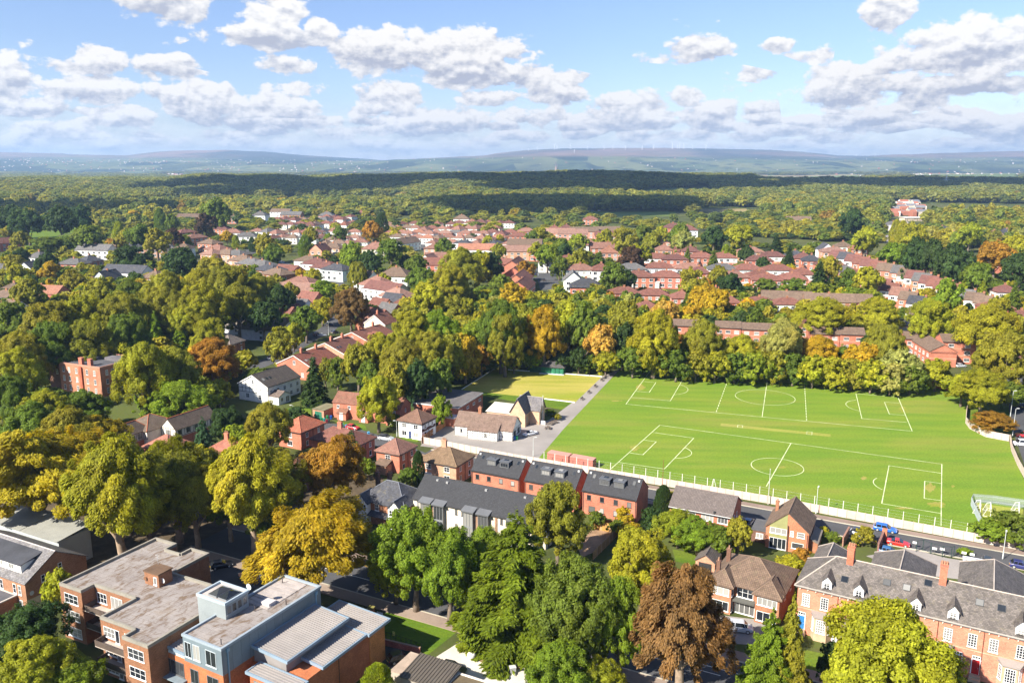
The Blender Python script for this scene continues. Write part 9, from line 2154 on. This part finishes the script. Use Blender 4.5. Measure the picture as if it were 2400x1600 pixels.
# big white sheds and blocks on the plain
def shed(t, x0, x1, y, hp, label, col=(0.78, 0.76, 0.72), d=60.0, roof=(0.62, 0.62, 0.62), rows=0):
    A = PT(t, x0, y); D = A.y; m = D / FPX / 3.92; B = A + Vector(((x1 - x0) * m, 0, 0)); h = hp * m; W = (B - A).length
    r = empty('white_shed', A, math.atan2((B - A).y, (B - A).x)); tag(r, label, 'shed', 'white sheds on the plain')
    ob('wall', MB().box(0, 0, 0, W, d, h).mesh('wall', M['render']), r, color=col); ob('roof', MB().slab([(-1, -1, h), (W + 1, -1, h), (W + 1, d / 2, h * 1.12), (-1, d / 2, h * 1.12)], 0.8).slab([(W + 1, d + 1, h), (-1, d + 1, h), (-1, d / 2, h * 1.121), (W + 1, d / 2, h * 1.121)], 0.8).mesh('roof', M['metal']), r, color=roof)
    for j in range(rows):
        n = int(W / (h / rows * 1.3))
        for i in range(n): ob('window', cached(('shw', round(h, 1), rows), lambda: MB().box(-h / rows * 0.4, -0.3, 0, h / rows * 0.4, -0.02, h / rows * 0.45).mesh('window', M['glass'])), r, (W * (i + 0.5) / n, 0, h * (j + 0.3) / rows))
shed('R3', 760, 1090, 238, 22, 'long white warehouse on the plain in front of the hills, the widest'); shed('R3', 1305, 1490, 236, 14, 'white warehouse right of the widest one'); shed('R4', 232, 375, 228, 20, 'white warehouse on the right of the plain, left of a pair'); shed('R4', 395, 560, 228, 18, 'white warehouse on the right of the plain, right of a pair'); shed('R3', 2105, 2200, 228, 14, 'white shed at the centre right of the plain')
shed('R2', 1335, 1390, 285, 14, 'small white shed beyond the dark wood'); shed('R4', 1755, 1850, 305, 14, 'low pale shed in the shaded right fields', (0.6, 0.58, 0.55)); shed('R4', 2030, 2255, 515, 42, 'long white flats block at the far right edge', (0.74, 0.70, 0.66), 14, (0.5, 0.5, 0.52), 3); shed('R4', 1255, 1530, 700, 34, 'large white hospital like block above the far shops', (0.60, 0.50, 0.38), 16, (0.62, 0.6, 0.58), 3); shed('R4', 1180, 1245, 870, 55, 'pale industrial tower block beside the dark poplars', (0.6, 0.57, 0.5), 8, (0.6, 0.6, 0.6), 2); shed('R2', 570, 720, 645, 62, 'stone church like house with steep roofs at the wood edge', (0.42, 0.27, 0.15), 10, (0.12, 0.12, 0.14), 2)

# towns too far to count
def town():
    rg = np.random.default_rng(9); v, f, mi = [], [], []
    spans = [(0, 420, 378, 396, 330), (420, 900, 382, 397, 330), (900, 1500, 384, 398, 190), (1500, 2352, 383, 397, 210), (300, 420, 404, 418, 60), (60, 300, 407, 432, 130), (380, 420, 400, 408, 50), (2030, 2120, 470, 500, 46), (1400, 2352, 396, 402, 120)]
    for x0, x1, y0, y1, n in spans:
        for _ in range(n):
            x, y = rg.uniform(x0, x1) / 0.98, rg.uniform(y0, y1) / 0.98
            if y < 398:
                D = rg.uniform(8400, 12500); X = (x - 1200) / FPX * D / CP; z = hill_z(X, D) - 2
                if z > 170: continue
            else:
                g = GT(x, y); X, D, z = g.x, g.y, g.z
            w, d, h = rg.uniform(6, 18), rg.uniform(8, 14), rg.uniform(4, 8)
            i = len(v); v += [(X - w / 2, D, z), (X + w / 2, D, z), (X + w / 2, D + d, z), (X - w / 2, D + d, z), (X - w / 2, D, z + h), (X + w / 2, D, z + h), (X + w / 2, D + d, z + h), (X - w / 2, D + d, z + h), (X - w / 2, D + d / 2, z + h * 1.5), (X + w / 2, D + d / 2, z + h * 1.5)]
            k = rg.integers(0, 3)
            for q in ((0, 1, 5, 4), (1, 2, 6, 9, 5), (2, 3, 7, 6), (3, 0, 4, 8, 7)): f.append(tuple(i + a for a in q)); mi.append(k)
            for q in ((4, 5, 9, 8), (6, 7, 8, 9)): f.append(tuple(i + a for a in q)); mi.append(3 + (k % 2))
    me = bpy.data.meshes.new('far_town'); me.from_pydata(v, [], f)
    for nm, c in (('town_white', WH), ('town_cream', (0.6, 0.5, 0.38)), ('town_brick', (0.36, 0.14, 0.09)), ('town_tile', (0.30, 0.12, 0.08)), ('town_slate', (0.16, 0.16, 0.18))): me.materials.append(surface(nm, c, 0.8, 0.15, 0.05, 0.5))
    me.polygons.foreach_set('material_index', np.array(mi, dtype=np.int32)); me.update()
    stuff(ob('far_town', me), 'specks of far towns scattered below the hills', 'town')
town()

# ------------------------------------------------------------------ unseen clouds added overhead to shade the park woods and far fields
def cloud(cx, cy, rx, ry, z, seed, label):
    """a cumulus high above and behind the view; its shade falls on the ground further on"""
    rg = np.random.default_rng(seed); mb = bmesh.new()
    for i in range(46):
        a = rg.uniform(0, 6.28); q = math.sqrt(rg.random()); r = rg.uniform(0.28, 0.45) * min(rx, ry)
        m = Matrix.Translation((math.cos(a) * q * rx * 0.85, math.sin(a) * q * ry * 0.85, r * 0.25)) @ Matrix.Diagonal((r * rx / min(rx, ry) * 0.8, r, r * 0.42, 1))
        bmesh.ops.create_icosphere(mb, subdivisions=2, radius=1.0, matrix=m)
    me = bpy.data.meshes.new('cloud'); mb.to_mesh(me); mb.free(); me.materials.append(CLM)
    co = np.empty(len(me.vertices) * 3, dtype=np.float32); me.vertices.foreach_get('co', co); co = co.reshape(-1, 3); k = 0.006
    co += 18 * np.stack([np.sin(co[:, 1] * k * 7 + co[:, 2] * .03), np.cos(co[:, 0] * k * 6), np.sin(co[:, 0] * k * 5 + co[:, 1] * k * 4)], 1); me.vertices.foreach_set('co', co.ravel()); me.polygons.foreach_set('use_smooth', np.ones(len(me.polygons), dtype=bool)); me.update()
    o = tag(ob('cloud', me, None, (cx, cy, z)), label, 'cloud', 'clouds overhead'); return o
CLM = mat_simple('cloud_white', (0.9, 0.9, 0.9), 1.0, 0.0, 0.0)
ZC = 1500.0; SH = -SUN_DIR / SUN_DIR.z
def shade(px, py, rx, ry, seed, label):
    g = G(px, py); cloud(g.x - SH.x * ZC, g.y - SH.y * ZC, rx, ry, ZC, seed, label)
def shade_at(x, y, rx, ry, seed, label):
    cloud(x - SH.x * ZC, y - SH.y * ZC, rx, ry, ZC, seed, label)
shade_at(-560, 2350, 380, 640, 1, 'unseen cumulus overhead shading the dark park woods, western part'); shade_at(300, 2350, 420, 620, 2, 'unseen cumulus overhead shading the dark park woods, middle part'); shade_at(1050, 2500, 420, 420, 6, 'unseen cumulus overhead shading the mansion woods'); shade_at(2000, 3200, 620, 480, 3, 'unseen cumulus overhead shading the far fields')
shade(110, 503, 170, 150, 4, 'small unseen cumulus overhead shading the wood by the far sports ground'); shade(1330, 492, 230, 170, 5, 'small unseen cumulus overhead shading the park meadow trees')

# ------------------------------------------------------------------ air
hz = bpy.data.materials.new('haze_air'); hz.use_nodes = True; nt = hz.node_tree; nt.nodes.clear()
o_ = nt.nodes.new('ShaderNodeOutputMaterial'); pv_ = nt.nodes.new('ShaderNodeVolumePrincipled'); pv_.inputs['Color'].default_value = (0.44, 0.67, 1.0, 1); pv_.inputs['Density'].default_value = 7.2e-5; pv_.inputs['Anisotropy'].default_value = 0.1
nt.links.new(pv_.outputs[0], o_.inputs['Volume'])
box = MB().box(-16000, -400, -3, 16000, 19500, 420)
hb = ob('haze', box.mesh('haze', hz)); stuff(hb, 'thin blue haze over the whole landscape', 'haze')
flush_labels()
print('objects', len(bpy.data.objects))
